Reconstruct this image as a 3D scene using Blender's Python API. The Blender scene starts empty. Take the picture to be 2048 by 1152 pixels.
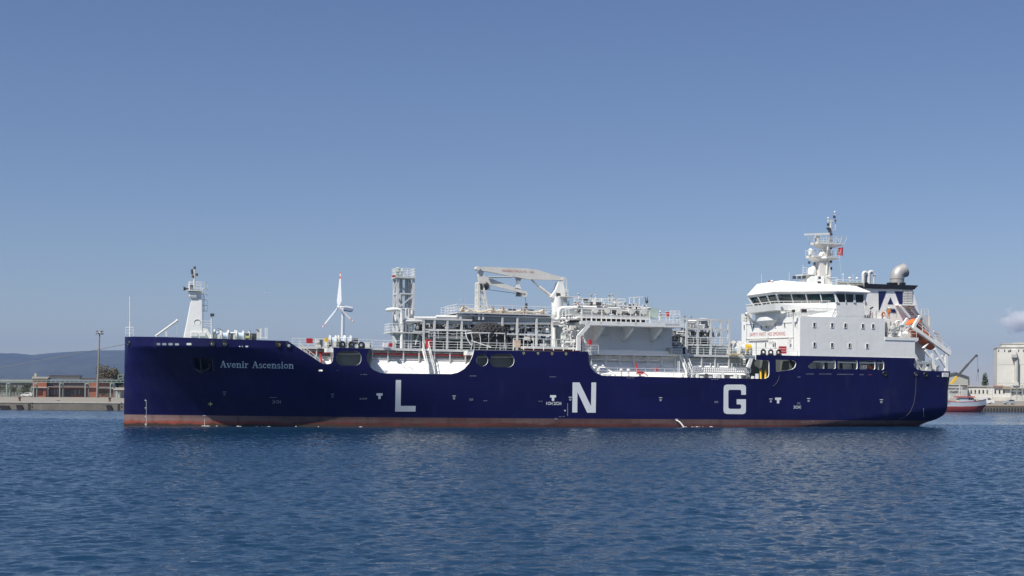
import bpy, bmesh, math, random
import numpy as np
from mathutils import Vector, Matrix
from mathutils.geometry import tessellate_polygon
R = math.radians
rnd = random.Random(7)
SC = bpy.context.scene
COL = SC.collection

# ------------------------------------------------------------------ camera, sky, sun, exposure
F_PX, CX, YH, ROLL = 2814.0, 1024.0, 780.0, 0.0066     # photograph is 2048 px wide
CAM_H = 5.22
HAZE = 8e-5
cam = bpy.data.cameras.new('camera')
cam.sensor_width = 36.0
cam.lens = 36.0 * F_PX / 2048
cam.shift_y = (YH - 576.0) / 2048
cam.clip_start, cam.clip_end = 0.5, 40000
cam_o = bpy.data.objects.new('camera', cam)
COL.objects.link(cam_o)
cam_o.matrix_world = Matrix.Translation((0, 0, CAM_H)) @ Matrix.Rotation(R(90), 4, 'X') @ Matrix.Rotation(ROLL, 4, 'Z')
SC.camera = cam_o

YAW, TRIM = R(17.0), R(0.31)
S_DIR = Vector((math.cos(YAW), math.sin(YAW), 0)); T_DIR = Vector((-math.sin(YAW), math.cos(YAW), 0))
SUN = (-0.505 * S_DIR - 0.285 * T_DIR + Vector((0, 0, 0.82))).normalized()     # towards the sun
SUN_EL = math.asin(SUN.z)
world = bpy.data.worlds.new('World'); SC.world = world; world.use_nodes = True
wn = world.node_tree.nodes; wl = world.node_tree.links
bg = wn['Background']
sky = wn.new('ShaderNodeTexSky'); sky.sky_type = 'NISHITA'; sky.sun_disc = False
sky.sun_elevation = SUN_EL
sky.sun_rotation = math.atan2(SUN.x, SUN.y)
sky.altitude = 0; sky.air_density = 1.0; sky.dust_density = 0.05; sky.ozone_density = 2.6
tint = wn.new('ShaderNodeMix'); tint.data_type = 'RGBA'; tint.blend_type = 'MULTIPLY'; tint.inputs['Factor'].default_value = 1.0
tint.inputs['B'].default_value = (.99, .995, 1.17, 1)      # the camera's cool white balance
wl.new(sky.outputs[0], tint.inputs['A']); wl.new(tint.outputs['Result'], bg.inputs[0]); bg.inputs[1].default_value = 0.058
sun = bpy.data.lights.new('sun', 'SUN'); sun.energy = 5.0; sun.angle = R(0.5); sun.color = (1.0, 0.95, 0.87)
sun_o = bpy.data.objects.new('sun', sun); COL.objects.link(sun_o)
sun_o.rotation_euler = SUN.to_track_quat('Z', 'Y').to_euler()
SC.view_settings.view_transform = 'Standard'; SC.view_settings.look = 'None'
SC.view_settings.exposure = 0.30; SC.view_settings.gamma = 1.0
SC.view_settings.use_curve_mapping = False
SC.cycles.use_denoising = True
SC.cycles.max_bounces = 8; SC.cycles.volume_bounces = 8

# ------------------------------------------------------------------ pixel of the photograph -> place
_c, _s = math.cos(ROLL), math.sin(ROLL)
def ray(px, py):
    u, v = (px - CX) / F_PX, -(py - YH) / F_PX
    return Vector((u * _c - v * _s, 1.0, u * _s + v * _c))
CAM = Vector((0, 0, CAM_H))
def W(px, py, Y):
    return CAM + ray(px, py) * Y
def WX(px, Y): return W(px, YH, Y).x
def G(px, py, z=0.0):
    r = ray(px, py); return CAM + r * ((z - CAM_H) / r.z)

BEAM = 19.6
M = Matrix.Translation((-49.8, 181.6, 0.33)) @ Matrix.Rotation(YAW, 4, 'Z') @ Matrix.Rotation(TRIM, 4, 'Y')
MI = M.inverted()
CL = MI @ CAM
def lray(px, py): return MI.to_3x3() @ ray(px, py)
def P(px, py, t):          # ship coordinates (along from bow, across from port side, up) on the plane across = t
    r = lray(px, py); return CL + r * ((t - CL.y) / r.y)
def PS(px, py, s):
    r = lray(px, py); return CL + r * ((s - CL.x) / r.x)
def PZ(px, py, z):
    r = lray(px, py); return CL + r * ((z - CL.z) / r.z)
def pix(v):                # ship coordinates -> pixel, for checks
    w = M @ Vector(v) - CAM; u0, v0 = w.x / w.y, w.z / w.y
    return (CX + F_PX * (u0 * _c + v0 * _s), YH - F_PX * (-u0 * _s + v0 * _c))

# ------------------------------------------------------------------ mesh builder
class MB:
    def __init__(self): self.v = []; self.f = []; self.m = []; self.sm = []
    def add(self, verts, faces, m=0, smooth=False):
        b = len(self.v); self.v += [tuple(x) for x in verts]
        for f in faces:
            self.f.append([b + i for i in f]); self.m.append(m); self.sm.append(smooth)
        return self
    def box(self, a, b, m=0):
        x0, x1 = sorted((a[0], b[0])); y0, y1 = sorted((a[1], b[1])); z0, z1 = sorted((a[2], b[2]))
        return self.add([(x0,y0,z0),(x1,y0,z0),(x1,y1,z0),(x0,y1,z0),(x0,y0,z1),(x1,y0,z1),(x1,y1,z1),(x0,y1,z1)],
            [(3,2,1,0),(4,5,6,7),(0,1,5,4),(1,2,6,5),(2,3,7,6),(3,0,4,7)], m)
    def bar(self, p, q, w, h=None, m=0, up=(0,0,1)):
        p, q = Vector(p), Vector(q); h = h or w; d = (q - p)
        if d.length < 1e-6: return self
        d.normalize(); u = Vector(up)
        if abs(d.dot(u)) > .95: u = Vector((0,1,0))
        a = d.cross(u).normalized(); b = a.cross(d).normalized(); a *= w / 2; b *= h / 2
        vs = [o + x for o in (p, q) for x in (-a-b, a-b, a+b, -a+b)]
        return self.add(vs, [(3,2,1,0),(4,5,6,7),(0,1,5,4),(1,2,6,5),(2,3,7,6),(3,0,4,7)], m)
    def tube(self, pts, r, n=8, m=0, r2=None, cap=True):
        pts = [Vector(p) for p in pts]; k = len(pts); rings = []
        prev = None
        for i, p in enumerate(pts):
            d = (pts[min(i+1,k-1)] - pts[max(i-1,0)]).normalized()
            u = prev if prev is not None else (Vector((0,0,1)) if abs(d.z) < .9 else Vector((1,0,0)))
            a = d.cross(u)
            if a.length < 1e-4: a = d.cross(Vector((0.3,1,0.2)))
            a.normalize(); b = a.cross(d).normalized(); prev = b
            rr = r if r2 is None else r + (r2 - r) * i / max(1, k-1)
            sc = 1.0
            if 0 < i < k-1:
                c = (pts[i]-pts[i-1]).normalized().dot(d); sc = 1 / max(.5, c)
            rings.append([p + (a * math.cos(2*math.pi*j/n) + b * math.sin(2*math.pi*j/n)) * rr for j in range(n)])
        vs = [x for ring in rings for x in ring]; fs = []
        for i in range(k-1):
            for j in range(n):
                fs.append((i*n+j, i*n+(j+1)%n, (i+1)*n+(j+1)%n, (i+1)*n+j))
        self.add(vs, fs, m, n > 6)
        if cap: self.add(vs[:n], [tuple(range(n))[::-1]], m); self.add(vs[-n:], [tuple(range(n))], m)
        return self
    def prism(self, poly, vec, m=0, m_side=None):     # planar polygon (3D points) pushed along vec; concave allowed
        poly = [Vector(p) for p in poly]; vec = Vector(vec); n = len(poly)
        nor = Vector((0,0,0))
        for i in range(n):
            a, b = poly[i], poly[(i+1)%n]; nor += a.cross(b)
        if nor.dot(vec) > 0: poly = poly[::-1]
        tri = tessellate_polygon([poly]); nor.normalize()
        vs = poly + [p + vec for p in poly]
        def ok(t):
            a, b, c = (poly[i] for i in t); return (b-a).cross(c-a).dot(vec) < 0
        front = [t if ok(t) else t[::-1] for t in tri]
        self.add(vs, front + [tuple(n+i for i in t[::-1]) for t in front], m)
        b0 = len(self.v) - 2*n
        ms = m if m_side is None else m_side
        for i in range(n):
            j = (i+1) % n; self.f.append([b0+j, b0+i, b0+n+i, b0+n+j]); self.m.append(ms); self.sm.append(False)
        return self
    def loft(self, rings, m=0, closed=True, smooth=False, cap=False):
        n = len(rings[0]); vs = [x for r in rings for x in r]; fs = []
        for i in range(len(rings)-1):
            for j in range(n if closed else n-1):
                fs.append((i*n+j, i*n+(j+1)%n, (i+1)*n+(j+1)%n, (i+1)*n+j))
        self.add(vs, fs, m, smooth)
        if cap: self.add(rings[0], [tuple(range(n))[::-1]], m); self.add(rings[-1], [tuple(range(n))], m)
        return self
    def lathe(self, c, axis, prof, n=16, m=0):        # prof: (distance along axis, radius)
        c = Vector(c); ax = Vector(axis).normalized()
        u = Vector((0,0,1)) if abs(ax.z) < .9 else Vector((1,0,0))
        a = ax.cross(u).normalized(); b = ax.cross(a).normalized()
        rings = [[c + ax*d + (a*math.cos(2*math.pi*j/n) + b*math.sin(2*math.pi*j/n))*max(r,.001) for j in range(n)] for d, r in prof]
        return self.loft(rings, m, True, True, True)
    def torus(self, c, nrm, RR, r, n=16, k=6, m=0):
        c = Vector(c); ax = Vector(nrm).normalized()
        u = Vector((0,0,1)) if abs(ax.z) < .9 else Vector((1,0,0))
        a = ax.cross(u).normalized(); b = ax.cross(a).normalized(); rings = []
        for i in range(n+1):
            d = a*math.cos(2*math.pi*i/n) + b*math.sin(2*math.pi*i/n)
            rings.append([c + d*(RR + r*math.cos(2*math.pi*j/k)) + ax*r*math.sin(2*math.pi*j/k) for j in range(k)])
        return self.loft(rings, m, True, True)
    def ball(self, c, r, n=10, m=0, sq=(1,1,1)):
        c = Vector(c); rings = []
        for i in range(n//2+1):
            th = math.pi*i/(n//2)
            rings.append([c + Vector((math.sin(th)*math.cos(2*math.pi*j/n)*r*sq[0], math.sin(th)*math.sin(2*math.pi*j/n)*r*sq[1], -math.cos(th)*r*sq[2])) for j in range(n)])
        return self.loft(rings, m, True, True)
    def mesh(self, name, mats, base=None):
        me = bpy.data.meshes.new(name)
        v = self.v if base is None else [(x[0]-base[0], x[1]-base[1], x[2]-base[2]) for x in self.v]
        me.from_pydata(v, [], self.f)
        for mt in (mats if isinstance(mats, (list, tuple)) else [mats]): me.materials.append(mt)
        me.polygons.foreach_set('material_index', self.m)
        me.polygons.foreach_set('use_smooth', self.sm)
        me.validate(); me.update()
        if any(self.sm): me.set_sharp_from_angle(angle=R(40))
        return me
    def build(self, name, mats, parent=None, base=None):
        o = bpy.data.objects.new(name, self.mesh(name, mats, base)); COL.objects.link(o)
        if parent is not None: o.parent = parent
        return o

def tag(o, label=None, cat=None, group=None, kind=None):
    if label: o['label'] = label
    if cat: o['category'] = cat
    if group: o['group'] = group
    if kind: o['kind'] = kind
    return o
def thing(name, label, cat, loc=(0,0,0), group=None, mat=None):
    o = bpy.data.objects.new(name, None); COL.objects.link(o)
    o.matrix_world = mat if mat is not None else Matrix.Translation(loc)
    o.empty_display_size = .3
    return tag(o, label, cat, group)
def copy_thing(o, offset, label=None, parent=None):
    c = o.copy(); COL.objects.link(c)
    if parent is not None: c.parent = parent
    else: c.matrix_world = Matrix.Translation(offset) @ o.matrix_world
    if label: c['label'] = label
    for ch in list(o.children): copy_thing(ch, None, None, c)
    return c

# ------------------------------------------------------------------ materials
def mat(name, rgb, rough=.5, metal=0.0, var=.12, scale=.6, bump=0.0, bscale=3.0, streak=0.0, spec=.5, rust=0.0, stretch=None):
    m = bpy.data.materials.new(name); m.use_nodes = True
    n, l = m.node_tree.nodes, m.node_tree.links; b = n['Principled BSDF']
    b.inputs['Roughness'].default_value = rough; b.inputs['Metallic'].default_value = metal
    b.inputs['Specular IOR Level'].default_value = spec
    tc = n.new('ShaderNodeTexCoord'); src = tc.outputs['Object']
    if stretch:
        mp = n.new('ShaderNodeMapping'); mp.inputs['Scale'].default_value = stretch; l.new(src, mp.inputs[0]); src = mp.outputs[0]
    nz = n.new('ShaderNodeTexNoise'); nz.inputs['Scale'].default_value = scale; nz.inputs['Detail'].default_value = 6; nz.inputs['Roughness'].default_value = .65
    l.new(src, nz.inputs['Vector'])
    cr = n.new('ShaderNodeValToRGB'); e = cr.color_ramp.elements
    e[0].position, e[1].position = .3, .72
    e[0].color = (*[c*(1-var) for c in rgb], 1); e[1].color = (*[min(1, c*(1+var*.6)) for c in rgb], 1)
    l.new(nz.outputs['Fac'], cr.inputs[0]); col = cr.outputs[0]
    if streak or rust:
        mp = n.new('ShaderNodeMapping'); mp.inputs['Scale'].default_value = (1.4, 1.4, .12); l.new(tc.outputs['Object'], mp.inputs[0])
        n2 = n.new('ShaderNodeTexNoise'); n2.inputs['Scale'].default_value = 1.6; n2.inputs['Detail'].default_value = 5; l.new(mp.outputs[0], n2.inputs['Vector'])
        r2 = n.new('ShaderNodeMapRange'); r2.inputs[1].default_value = .56; r2.inputs[2].default_value = .78; l.new(n2.outputs['Fac'], r2.inputs[0])
        mu = n.new('ShaderNodeMath'); mu.operation = 'MULTIPLY'; mu.inputs[1].default_value = streak or rust; l.new(r2.outputs[0], mu.inputs[0])
        mx = n.new('ShaderNodeMix'); mx.data_type = 'RGBA'; l.new(mu.outputs[0], mx.inputs['Factor']); l.new(col, mx.inputs['A'])
        mx.inputs['B'].default_value = (.30,.17,.09,1) if rust else (.34,.31,.27,1)
        col = mx.outputs['Result']
    l.new(col, b.inputs['Base Color'])
    if bump:
        n3 = n.new('ShaderNodeTexNoise'); n3.inputs['Scale'].default_value = bscale; n3.inputs['Detail'].default_value = 4; l.new(src, n3.inputs['Vector'])
        bp = n.new('ShaderNodeBump'); bp.inputs['Strength'].default_value = 1.0; bp.inputs['Distance'].default_value = bump
        l.new(n3.outputs['Fac'], bp.inputs['Height']); l.new(bp.outputs[0], b.inputs['Normal'])
    return m

WHITE = mat('white_ship_paint', (.82,.82,.79), .45, var=.05, scale=.25, streak=.20, bump=.03, bscale=.8)
CREAM = mat('off_white_gear_paint', (.70,.69,.64), .5, var=.12, scale=.5, rust=.28)
PIPEW = mat('pale_grey_piping_paint', (.62,.63,.62), .5, var=.15, scale=.6, streak=.25)
GREYP = mat('grey_ship_paint', (.40,.43,.43), .55, var=.15, scale=.4, streak=.2)
DARKP = mat('dark_machinery_paint', (.07,.072,.07), .55, var=.4, scale=1.2)
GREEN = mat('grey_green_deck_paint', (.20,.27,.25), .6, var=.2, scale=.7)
SHADEP = mat('grey_green_paint_and_shade', (.15,.17,.16), .6, var=.2)  # shade behind the hull openings put into the colour; deck tank uses it too
BLACK = mat('black_rubber', (.018,.017,.017), .7, var=.3, scale=2, bump=.02, bscale=8)
BLACKP = mat('black_gloss_paint', (.012,.013,.016), .4, var=.2)
STEEL = mat('dull_grey_exhaust_cladding', (.44,.43,.41), .42, .25, var=.18, scale=1.5)
RED = mat('fire_red_paint', (.50,.025,.03), .5, var=.15)
REDTXT = mat('red_lettering_paint', (.55,.10,.09), .6, var=.1)
YELLOW = mat('yellow_safety_paint', (.75,.47,.03), .5, var=.15)
ORANGE = mat('orange_lifeboat_shell', (.78,.17,.03), .4, var=.15, scale=.8)
DKORANGE = mat('dark_orange_lifeboat_hull', (.42,.10,.03), .45, var=.15)
LOGOBLUE = mat('navy_logo_paint', (.010,.012,.085), .4, var=.1)
MARK = mat('white_hull_marking_paint', (.74,.77,.78), .5, var=.06, scale=.8, streak=.10)
MARKDIM = mat('worn_grey_marking_paint', (.33,.35,.40), .6, var=.2)
MARKYEL = mat('pale_yellow_marking_paint', (.62,.60,.22), .6, var=.2)
NAMEP = mat('pale_blue_white_name_paint', (.62,.70,.74), .5, var=.12, scale=.5)
ROPE = mat('mooring_rope', (.20,.20,.19), .8, var=.2)
REDFLAG = mat('red_flag_cloth', (.62,.02,.035), .75, var=.1)
DRUM = mat('pale_blue_winch_drum', (.55,.66,.80), .5, var=.15)

def glass(name, rgb, rough=.06, var=.6, scale=.9):
    m = mat(name, rgb, rough, var=var, scale=scale, spec=.7); return m
GLASS = glass('dark_green_bridge_glass', (.022,.045,.045))
GLASSD = glass('dark_cabin_glass', (.03,.034,.036), .12)
# ------------------------------------------------------------------ the water
def wave_field(X, Y, waves):
    Z = np.zeros_like(X)
    for kx, ky, a, ph, g in waves:
        arg = kx*X + ky*Y + ph
        Z += a * (np.sin(arg) + .3*np.sin(2*arg))
    return Z
def make_waves():
    g = np.random.default_rng(3); out = []
    for i in range(90):
        lam = float(np.exp(g.uniform(np.log(.6), np.log(1.6))))
        ang = g.normal(R(98), R(55)); k = 2*math.pi/lam
        amp = .0037 * lam**.6 * g.uniform(.5, 1.3)
        out.append((k*math.cos(ang), k*math.sin(ang), amp, g.uniform(0, 6.28), 0))
    for lam, deg, amp in ((3.1, 88, .004), (4.2, 97, .005), (5.5, 108, .005), (8.5, 103, .006), (14, 99, .008)):
        k = 2*math.pi/lam; out.append((k*math.cos(R(deg)), k*math.sin(R(deg)), amp, g.uniform(0,6.28), 0))
    return out
WAVES = make_waves()
def water_material():
    m = bpy.data.materials.new('harbour_water'); m.use_nodes = True
    n, l = m.node_tree.nodes, m.node_tree.links; b = n['Principled BSDF']
    b.inputs['Base Color'].default_value = (.006,.029,.064,1); b.inputs['Roughness'].default_value = .10
    b.inputs['IOR'].default_value = 1.33; b.inputs['Specular IOR Level'].default_value = .5
    tc = n.new('ShaderNodeTexCoord')
    big = n.new('ShaderNodeTexNoise'); big.inputs['Scale'].default_value = .018; big.inputs['Detail'].default_value = 3
    mp0 = n.new('ShaderNodeMapping'); mp0.inputs['Scale'].default_value = (.35, 1, 1); l.new(tc.outputs['Object'], mp0.inputs[0]); l.new(mp0.outputs[0], big.inputs['Vector'])
    amp = n.new('ShaderNodeMapRange'); amp.inputs[1].default_value = .35; amp.inputs[2].default_value = .65; amp.inputs[3].default_value = .45; amp.inputs[4].default_value = 1.55
    l.new(big.outputs['Fac'], amp.inputs[0])
    sep = n.new('ShaderNodeSeparateXYZ'); l.new(tc.outputs['Object'], sep.inputs[0]); strength = amp.outputs[0]
    for cx, cy, rx, ry in ((-78, 236, 62, 30), (84, 238, 42, 20)):        # calm slicks lying on the water off the bow and off the stern
        v = n.new('ShaderNodeVectorMath'); v.operation = 'SUBTRACT'; l.new(tc.outputs['Object'], v.inputs[0]); v.inputs[1].default_value = (cx, cy, 0)
        q = n.new('ShaderNodeVectorMath'); q.operation = 'DIVIDE'; l.new(v.outputs[0], q.inputs[0]); q.inputs[1].default_value = (rx, ry, 1)
        ln = n.new('ShaderNodeVectorMath'); ln.operation = 'LENGTH'; l.new(q.outputs[0], ln.inputs[0])
        k = n.new('ShaderNodeMapRange'); k.inputs[1].default_value = .55; k.inputs[2].default_value = 1.1; k.inputs[3].default_value = .25; k.inputs[4].default_value = 1.0; l.new(ln.outputs['Value'], k.inputs[0])
        mu = n.new('ShaderNodeMath'); mu.operation = 'MULTIPLY'; l.new(strength, mu.inputs[0]); l.new(k.outputs[0], mu.inputs[1]); strength = mu.outputs[0]
    last = None
    for sc, dist, st in ((1.4, .060, (.85,1,1)), (3.0, .070, (.85,1,1)), (7.0, .028, (.85,1,1))):
        mp = n.new('ShaderNodeMapping'); mp.inputs['Scale'].default_value = st; l.new(tc.outputs['Object'], mp.inputs[0])
        mp.inputs['Rotation'].default_value = (0,0,R(-8))
        nz = n.new('ShaderNodeTexNoise'); nz.inputs['Scale'].default_value = sc; nz.inputs['Detail'].default_value = 3; l.new(mp.outputs[0], nz.inputs['Vector'])
        bp = n.new('ShaderNodeBump'); bp.inputs['Distance'].default_value = dist; l.new(strength, bp.inputs['Strength'])
        l.new(nz.outputs['Fac'], bp.inputs['Height'])
        if last: l.new(last.outputs[0], bp.inputs['Normal'])
        last = bp
    l.new(last.outputs[0], b.inputs['Normal'])
    return m
WATER = water_material()
def grid_mesh(name, x0, x1, y0, y1, nx, ny, zf, mt):
    xs = np.linspace(x0, x1, nx); ys = np.linspace(y0, y1, ny)
    X, Y = np.meshgrid(xs, ys); Z = zf(X, Y)
    v = np.stack([X, Y, Z], -1).reshape(-1, 3).astype(np.float32)
    i = np.arange((ny-1)*(nx-1)); r = i // (nx-1); c = i % (nx-1); a = r*nx + c
    f = np.stack([a, a+1, a+nx+1, a+nx], -1).astype(np.int32)
    me = bpy.data.meshes.new(name)
    me.vertices.add(len(v)); me.vertices.foreach_set('co', v.ravel())
    me.loops.add(f.size); me.loops.foreach_set('vertex_index', f.ravel())
    me.polygons.add(len(f)); me.polygons.foreach_set('loop_start', np.arange(0, f.size, 4, dtype=np.int32))
    me.polygons.foreach_set('loop_total', np.full(len(f), 4, dtype=np.int32))
    me.polygons.foreach_set('use_smooth', np.ones(len(f), dtype=bool))
    me.materials.append(mt); me.update(); me.validate()
    o = bpy.data.objects.new(name, me); COL.objects.link(o); return o
def taper(X, Y, x0, x1, y0, y1, w):
    d = np.minimum(np.minimum(X-x0, x1-X), np.minimum(Y-y0, y1-Y)); return np.clip(d/w, 0, 1)
def near_z(X, Y): return wave_field(X, Y, WAVES)
W_MID = [w for w in WAVES if 2*math.pi/math.hypot(w[0], w[1]) > 1.1]
def far_z(X, Y): return wave_field(X, Y, W_MID) * np.clip(np.minimum(np.minimum(X+150, 170-X), 330-Y)/8, 0, 1)
tag(grid_mesh('water', -62, 62, 16, 126, 500, 620, near_z, WATER), 'rippled deep blue harbour water in the foreground', None, None, 'structure')
tag(grid_mesh('water', -88, 92, 125.5, 232, 700, 420, near_z, WATER), 'rippled blue harbour water along the ship', None, None, 'structure')
tag(grid_mesh('water', -150, 170, 231.5, 330, 460, 170, far_z, WATER), 'rippled blue harbour water around the ship', None, None, 'structure')
for a_, b_ in ((-160, -61.8), (61.8, 160)): tag(grid_mesh('water', a_, b_, 16, 126, 220, 260, near_z, WATER), 'rippled blue harbour water to one side of the quay', None, None, 'structure')
wb = MB()
for x0, x1, y0, y1 in ((-6000,-160,-60,126),(160,6000,-60,126),(-160,160,-60,16),(-6000,-88,126,232),(92,6000,126,232),(-6000,-150,232,330),(170,6000,232,330),(-6000,6000,330,7000)):
    wb.add([(x0,y0,0),(x1,y0,0),(x1,y1,0),(x0,y1,0)], [(0,1,2,3)])
tag(wb.build('water', WATER), 'open harbour water reaching the far quays', None, None, 'structure')
# ------------------------------------------------------------------ the gas carrier: hull
SHIP = thing('gas_carrier', 'long navy blue gas carrier with white deckhouse aft and big white letters on its side', 'ship', mat=M)
HB = BEAM / 2
S_END = P(1901, 780, 0).x
ZK, ZD, ZW = 10.38, 7.28, 10.72         # knuckle, main deck, walkway on the trunk
BOOT = 1.22                              # top of the red boot topping
def inset(s, z):
    """how far the port side lies inboard of its widest plane"""
    w = min(1.0, max(0.0, (z - .8) / (ZK - .8))); t = 0.0
    Lz = 54 - 32 * w**1.45; p = 1.75 + 1.0 * w; q = 1.0 - .4 * w
    u = max(0.0, s) / Lz
    if u < 1: t = HB * (1 - (1 - (1-u)**p)**q)
    if s > 96:
        zk = 0.2 + (s - 96) / 26 * 3.0; d = max(0.0, zk - z); t += .62 * d**1.35
    if s > S_END - 1.1:
        x = min(1.1, s - (S_END - 1.1)); t += 1.1 - math.sqrt(max(0, 1.21 - x*x))
    return min(HB, t)
def H3(px, py):                          # pixel -> point of the port side plating
    t = 0.0
    for _ in range(60):
        v = P(px, py, t); t = .6*t + .4*inset(v.x, v.z)
    return Vector((v.x, t, v.z))
def side(poly): return [(H3(*p).x, H3(*p).z) for p in poly]
def zt(s): return 11.74 + (11.27 - 11.74) * s / 20.7
def rrect(x0, y0, x1, y1, r, k=4):
    out = []
    for cx, cy, a0 in ((x1-r, y0+r, -90), (x1-r, y1-r, 0), (x0+r, y1-r, 90), (x0+r, y0+r, 180)):
        for i in range(k+1):
            a = R(a0 + 90*i/k); out.append((cx + r*math.cos(a), cy + r*math.sin(a)))
    return out
def circ(x, y, r, n=14): return [(x + r*math.cos(2*math.pi*i/n), y + r*math.sin(2*math.pi*i/n)) for i in range(n)]

top_aft = [(576,682),(645,727.5),(657,728),(662,726.5),(665,722),(666.3,715),(666.5,694.7),(742,697.3),(739.5,700),(735.5,705),(733,712),(734,722),(739,732),(747,740),(760,745.3),(775,747),(850,747.7),(903,748),(916,745),(928,738),(938,727),(944,715),(947,706),(948,699.8),
 (1060,701.7),(1176,703.7),(1177,714),(1178,725),(1182,736),(1191,745.5),(1205,751.3),(1300,753.4),(1400,755.3),(1522,757.5),(1531,757),(1536.5,754),(1538.5,748.5),(1538.5,724),(1537,721.5),(1533,720.8),(1512,719.5),(1512,709.6),(1600,711.6),(1700,713.6),(1829.5,716),(1829.5,725),(1827,728),(1829,734),(1836,739.5),(1848,741.7),(1900.6,742.9)]
outer = [(s, zt(s)) for s in (0, 2, 5, 9, 14)] + side(top_aft)
outer += [(S_END, 3.7), (S_END-.15, 2.9), (S_END-.6, 2.1), (S_END-1.6, 1.45), (S_END-3, 1.0), (S_END-3.9, .6), (S_END-4.6, -.2), (S_END-5, -3), (0, -3)]
outer = outer[::-1]                       # counter-clockwise seen from port: see fix below
holes = [rrect(672,702,722.5,731,12), circ(964,720.5,12.2), rrect(980,708,1028.5,734.5,12),
 [(1551.5,719.5),(1585,720.3),(1590,722.5),(1592.3,727),(1590.5,734),(1585,738.5),(1577,740.3),(1552,743)],
 [(1629,720.3),(1668,720.5),(1671,722),(1671.3,736),(1669,737.6),(1621,737.3),(1616.5,735),(1616.5,731)],
 rrect(1675,721,1715,738.3,3), rrect(1719,721.6,1750.5,739,3), rrect(1753,722,1768,739.8,4)]
holes += [rrect(313,685.8,320.5,690.6,2,2), rrect(324,686,333,690.6,2,2), rrect(336.5,686,345.5,690.6,2,2), rrect(349.5,686.5,358,690.8,1.8,2), rrect(373,686,383,691,2,2),
 rrect(478,691.8,486,694,1,2), rrect(491,691.5,497,694.3,1,2), rrect(637,739.6,645.5,743,1.4,2), rrect(671,740,676.5,742.6,1,2),
 [(386,716.5),(424,716),(427,742),(394,743)]]
FAIR = [(425,687.3,3.8,1),(450,687.3,3.8,1),(557.3,689,3.8,1),(577.5,691,3.6,0),(1769.5,747.8,3.6,0),(1832,748.8,3.2,0),(1851,749.3,3.4,0),(257.5,687,2.6,0)]
holes += [circ(x, y, r, 12) for x, y, r, _ in FAIR]
loops = [outer] + [side(h) for h in holes]
def build_hull():
    flat = [p for lp in loops for p in lp]
    tri = tessellate_polygon([[Vector((a, b, 0)) for a, b in lp] for lp in loops])
    bm = bmesh.new(); vs = [bm.verts.new((a, b, 0)) for a, b in flat]
    for t in tri:
        a, b, c = (flat[i] for i in t)
        ar = (b[0]-a[0])*(c[1]-a[1]) - (b[1]-a[1])*(c[0]-a[0])
        if abs(ar) < 1e-9: continue
        try: bm.faces.new([vs[i] for i in (t if ar > 0 else t[::-1])])
        except ValueError: pass
    def cut(co, no): bmesh.ops.bisect_plane(bm, geom=bm.verts[:] + bm.edges[:] + bm.faces[:], dist=1e-4, plane_co=co, plane_no=no)
    scuts = [.06,.18,.4,.75,1.2,1.8,2.5,3.4,4.4,5.5] + [6.6+1.25*i for i in range(29)] + [50,60,70,80,90] + [96+1.2*i for i in range(20)] + [S_END-1.1*k for k in (.05,.15,.3,.5,.75,1.0)]
    for s in scuts: cut((s,0,0), (1,0,0))
    for z in [-1,0,.6,1.2,1.8,2.5,3.2,4,5,6,7,8,8.8,9.5,ZK-.25,ZK]: cut((0,z,0), (0,1,0))
    bm.verts.ensure_lookup_table(); bm.verts.index_update()
    V = [(v.co.x, v.co.y) for v in bm.verts]; Fs = [[v.index for v in f.verts] for f in bm.faces]
    E = [[v.index for v in l.edge.verts] + [l.vert.index] for e in bm.edges if len(e.link_loops) == 1 for l in e.link_loops]
    bm.free(); n = len(V); mb = MB()
    for star in (0, 1):
        o = [(s, inset(s, z), z) for s, z in V]; i_ = [(s + (.02 if s < .05 else 0), min(HB-.002, inset(s, z) + .24), z) for s, z in V]
        vv = o + i_
        if star: vv = [(a, BEAM-b, c) for a, b, c in vv]
        fo = [tuple(f) for f in Fs]; fi = [tuple(n + k for k in f[::-1]) for f in Fs]
        fr = []
        for a, b, first in E:
            p, q = (a, b) if first == a else (b, a)     # loop runs p->q
            fr.append((q, p, n+p, n+q))
        if star: fo, fi, fr = ([t[::-1] for t in x] for x in (fo, fi, fr))
        mb.add(vv, fo, 0, True); b0 = len(mb.v) - len(vv)
        for f in fi: mb.f.append([b0+k for k in f]); mb.m.append(1); mb.sm.append(True)
        for f in fr: mb.f.append([b0+k for k in f]); mb.m.append(1); mb.sm.append(False)
    # transom and the bottom of the counter
    zz = [8.9, 7, 5, 3.7]
    mb.loft([[(S_END-.02, inset(S_END-.1, z) + .02, z) for z in zz], [(S_END-.02, BEAM - inset(S_END-.1, z) - .02, z) for z in zz]], 0, False)
    pr = [(S_END,3.7),(S_END-.15,2.9),(S_END-.6,2.1),(S_END-1.6,1.45),(S_END-3,1.0),(S_END-3.9,.6),(S_END-4.6,-.2),(S_END-5,-3)]
    mb.loft([[(s, inset(s,z)+.01, z) for s, z in pr], [(s, BEAM-inset(s,z)-.01, z) for s, z in pr]], 0, False)
    return mb
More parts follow.
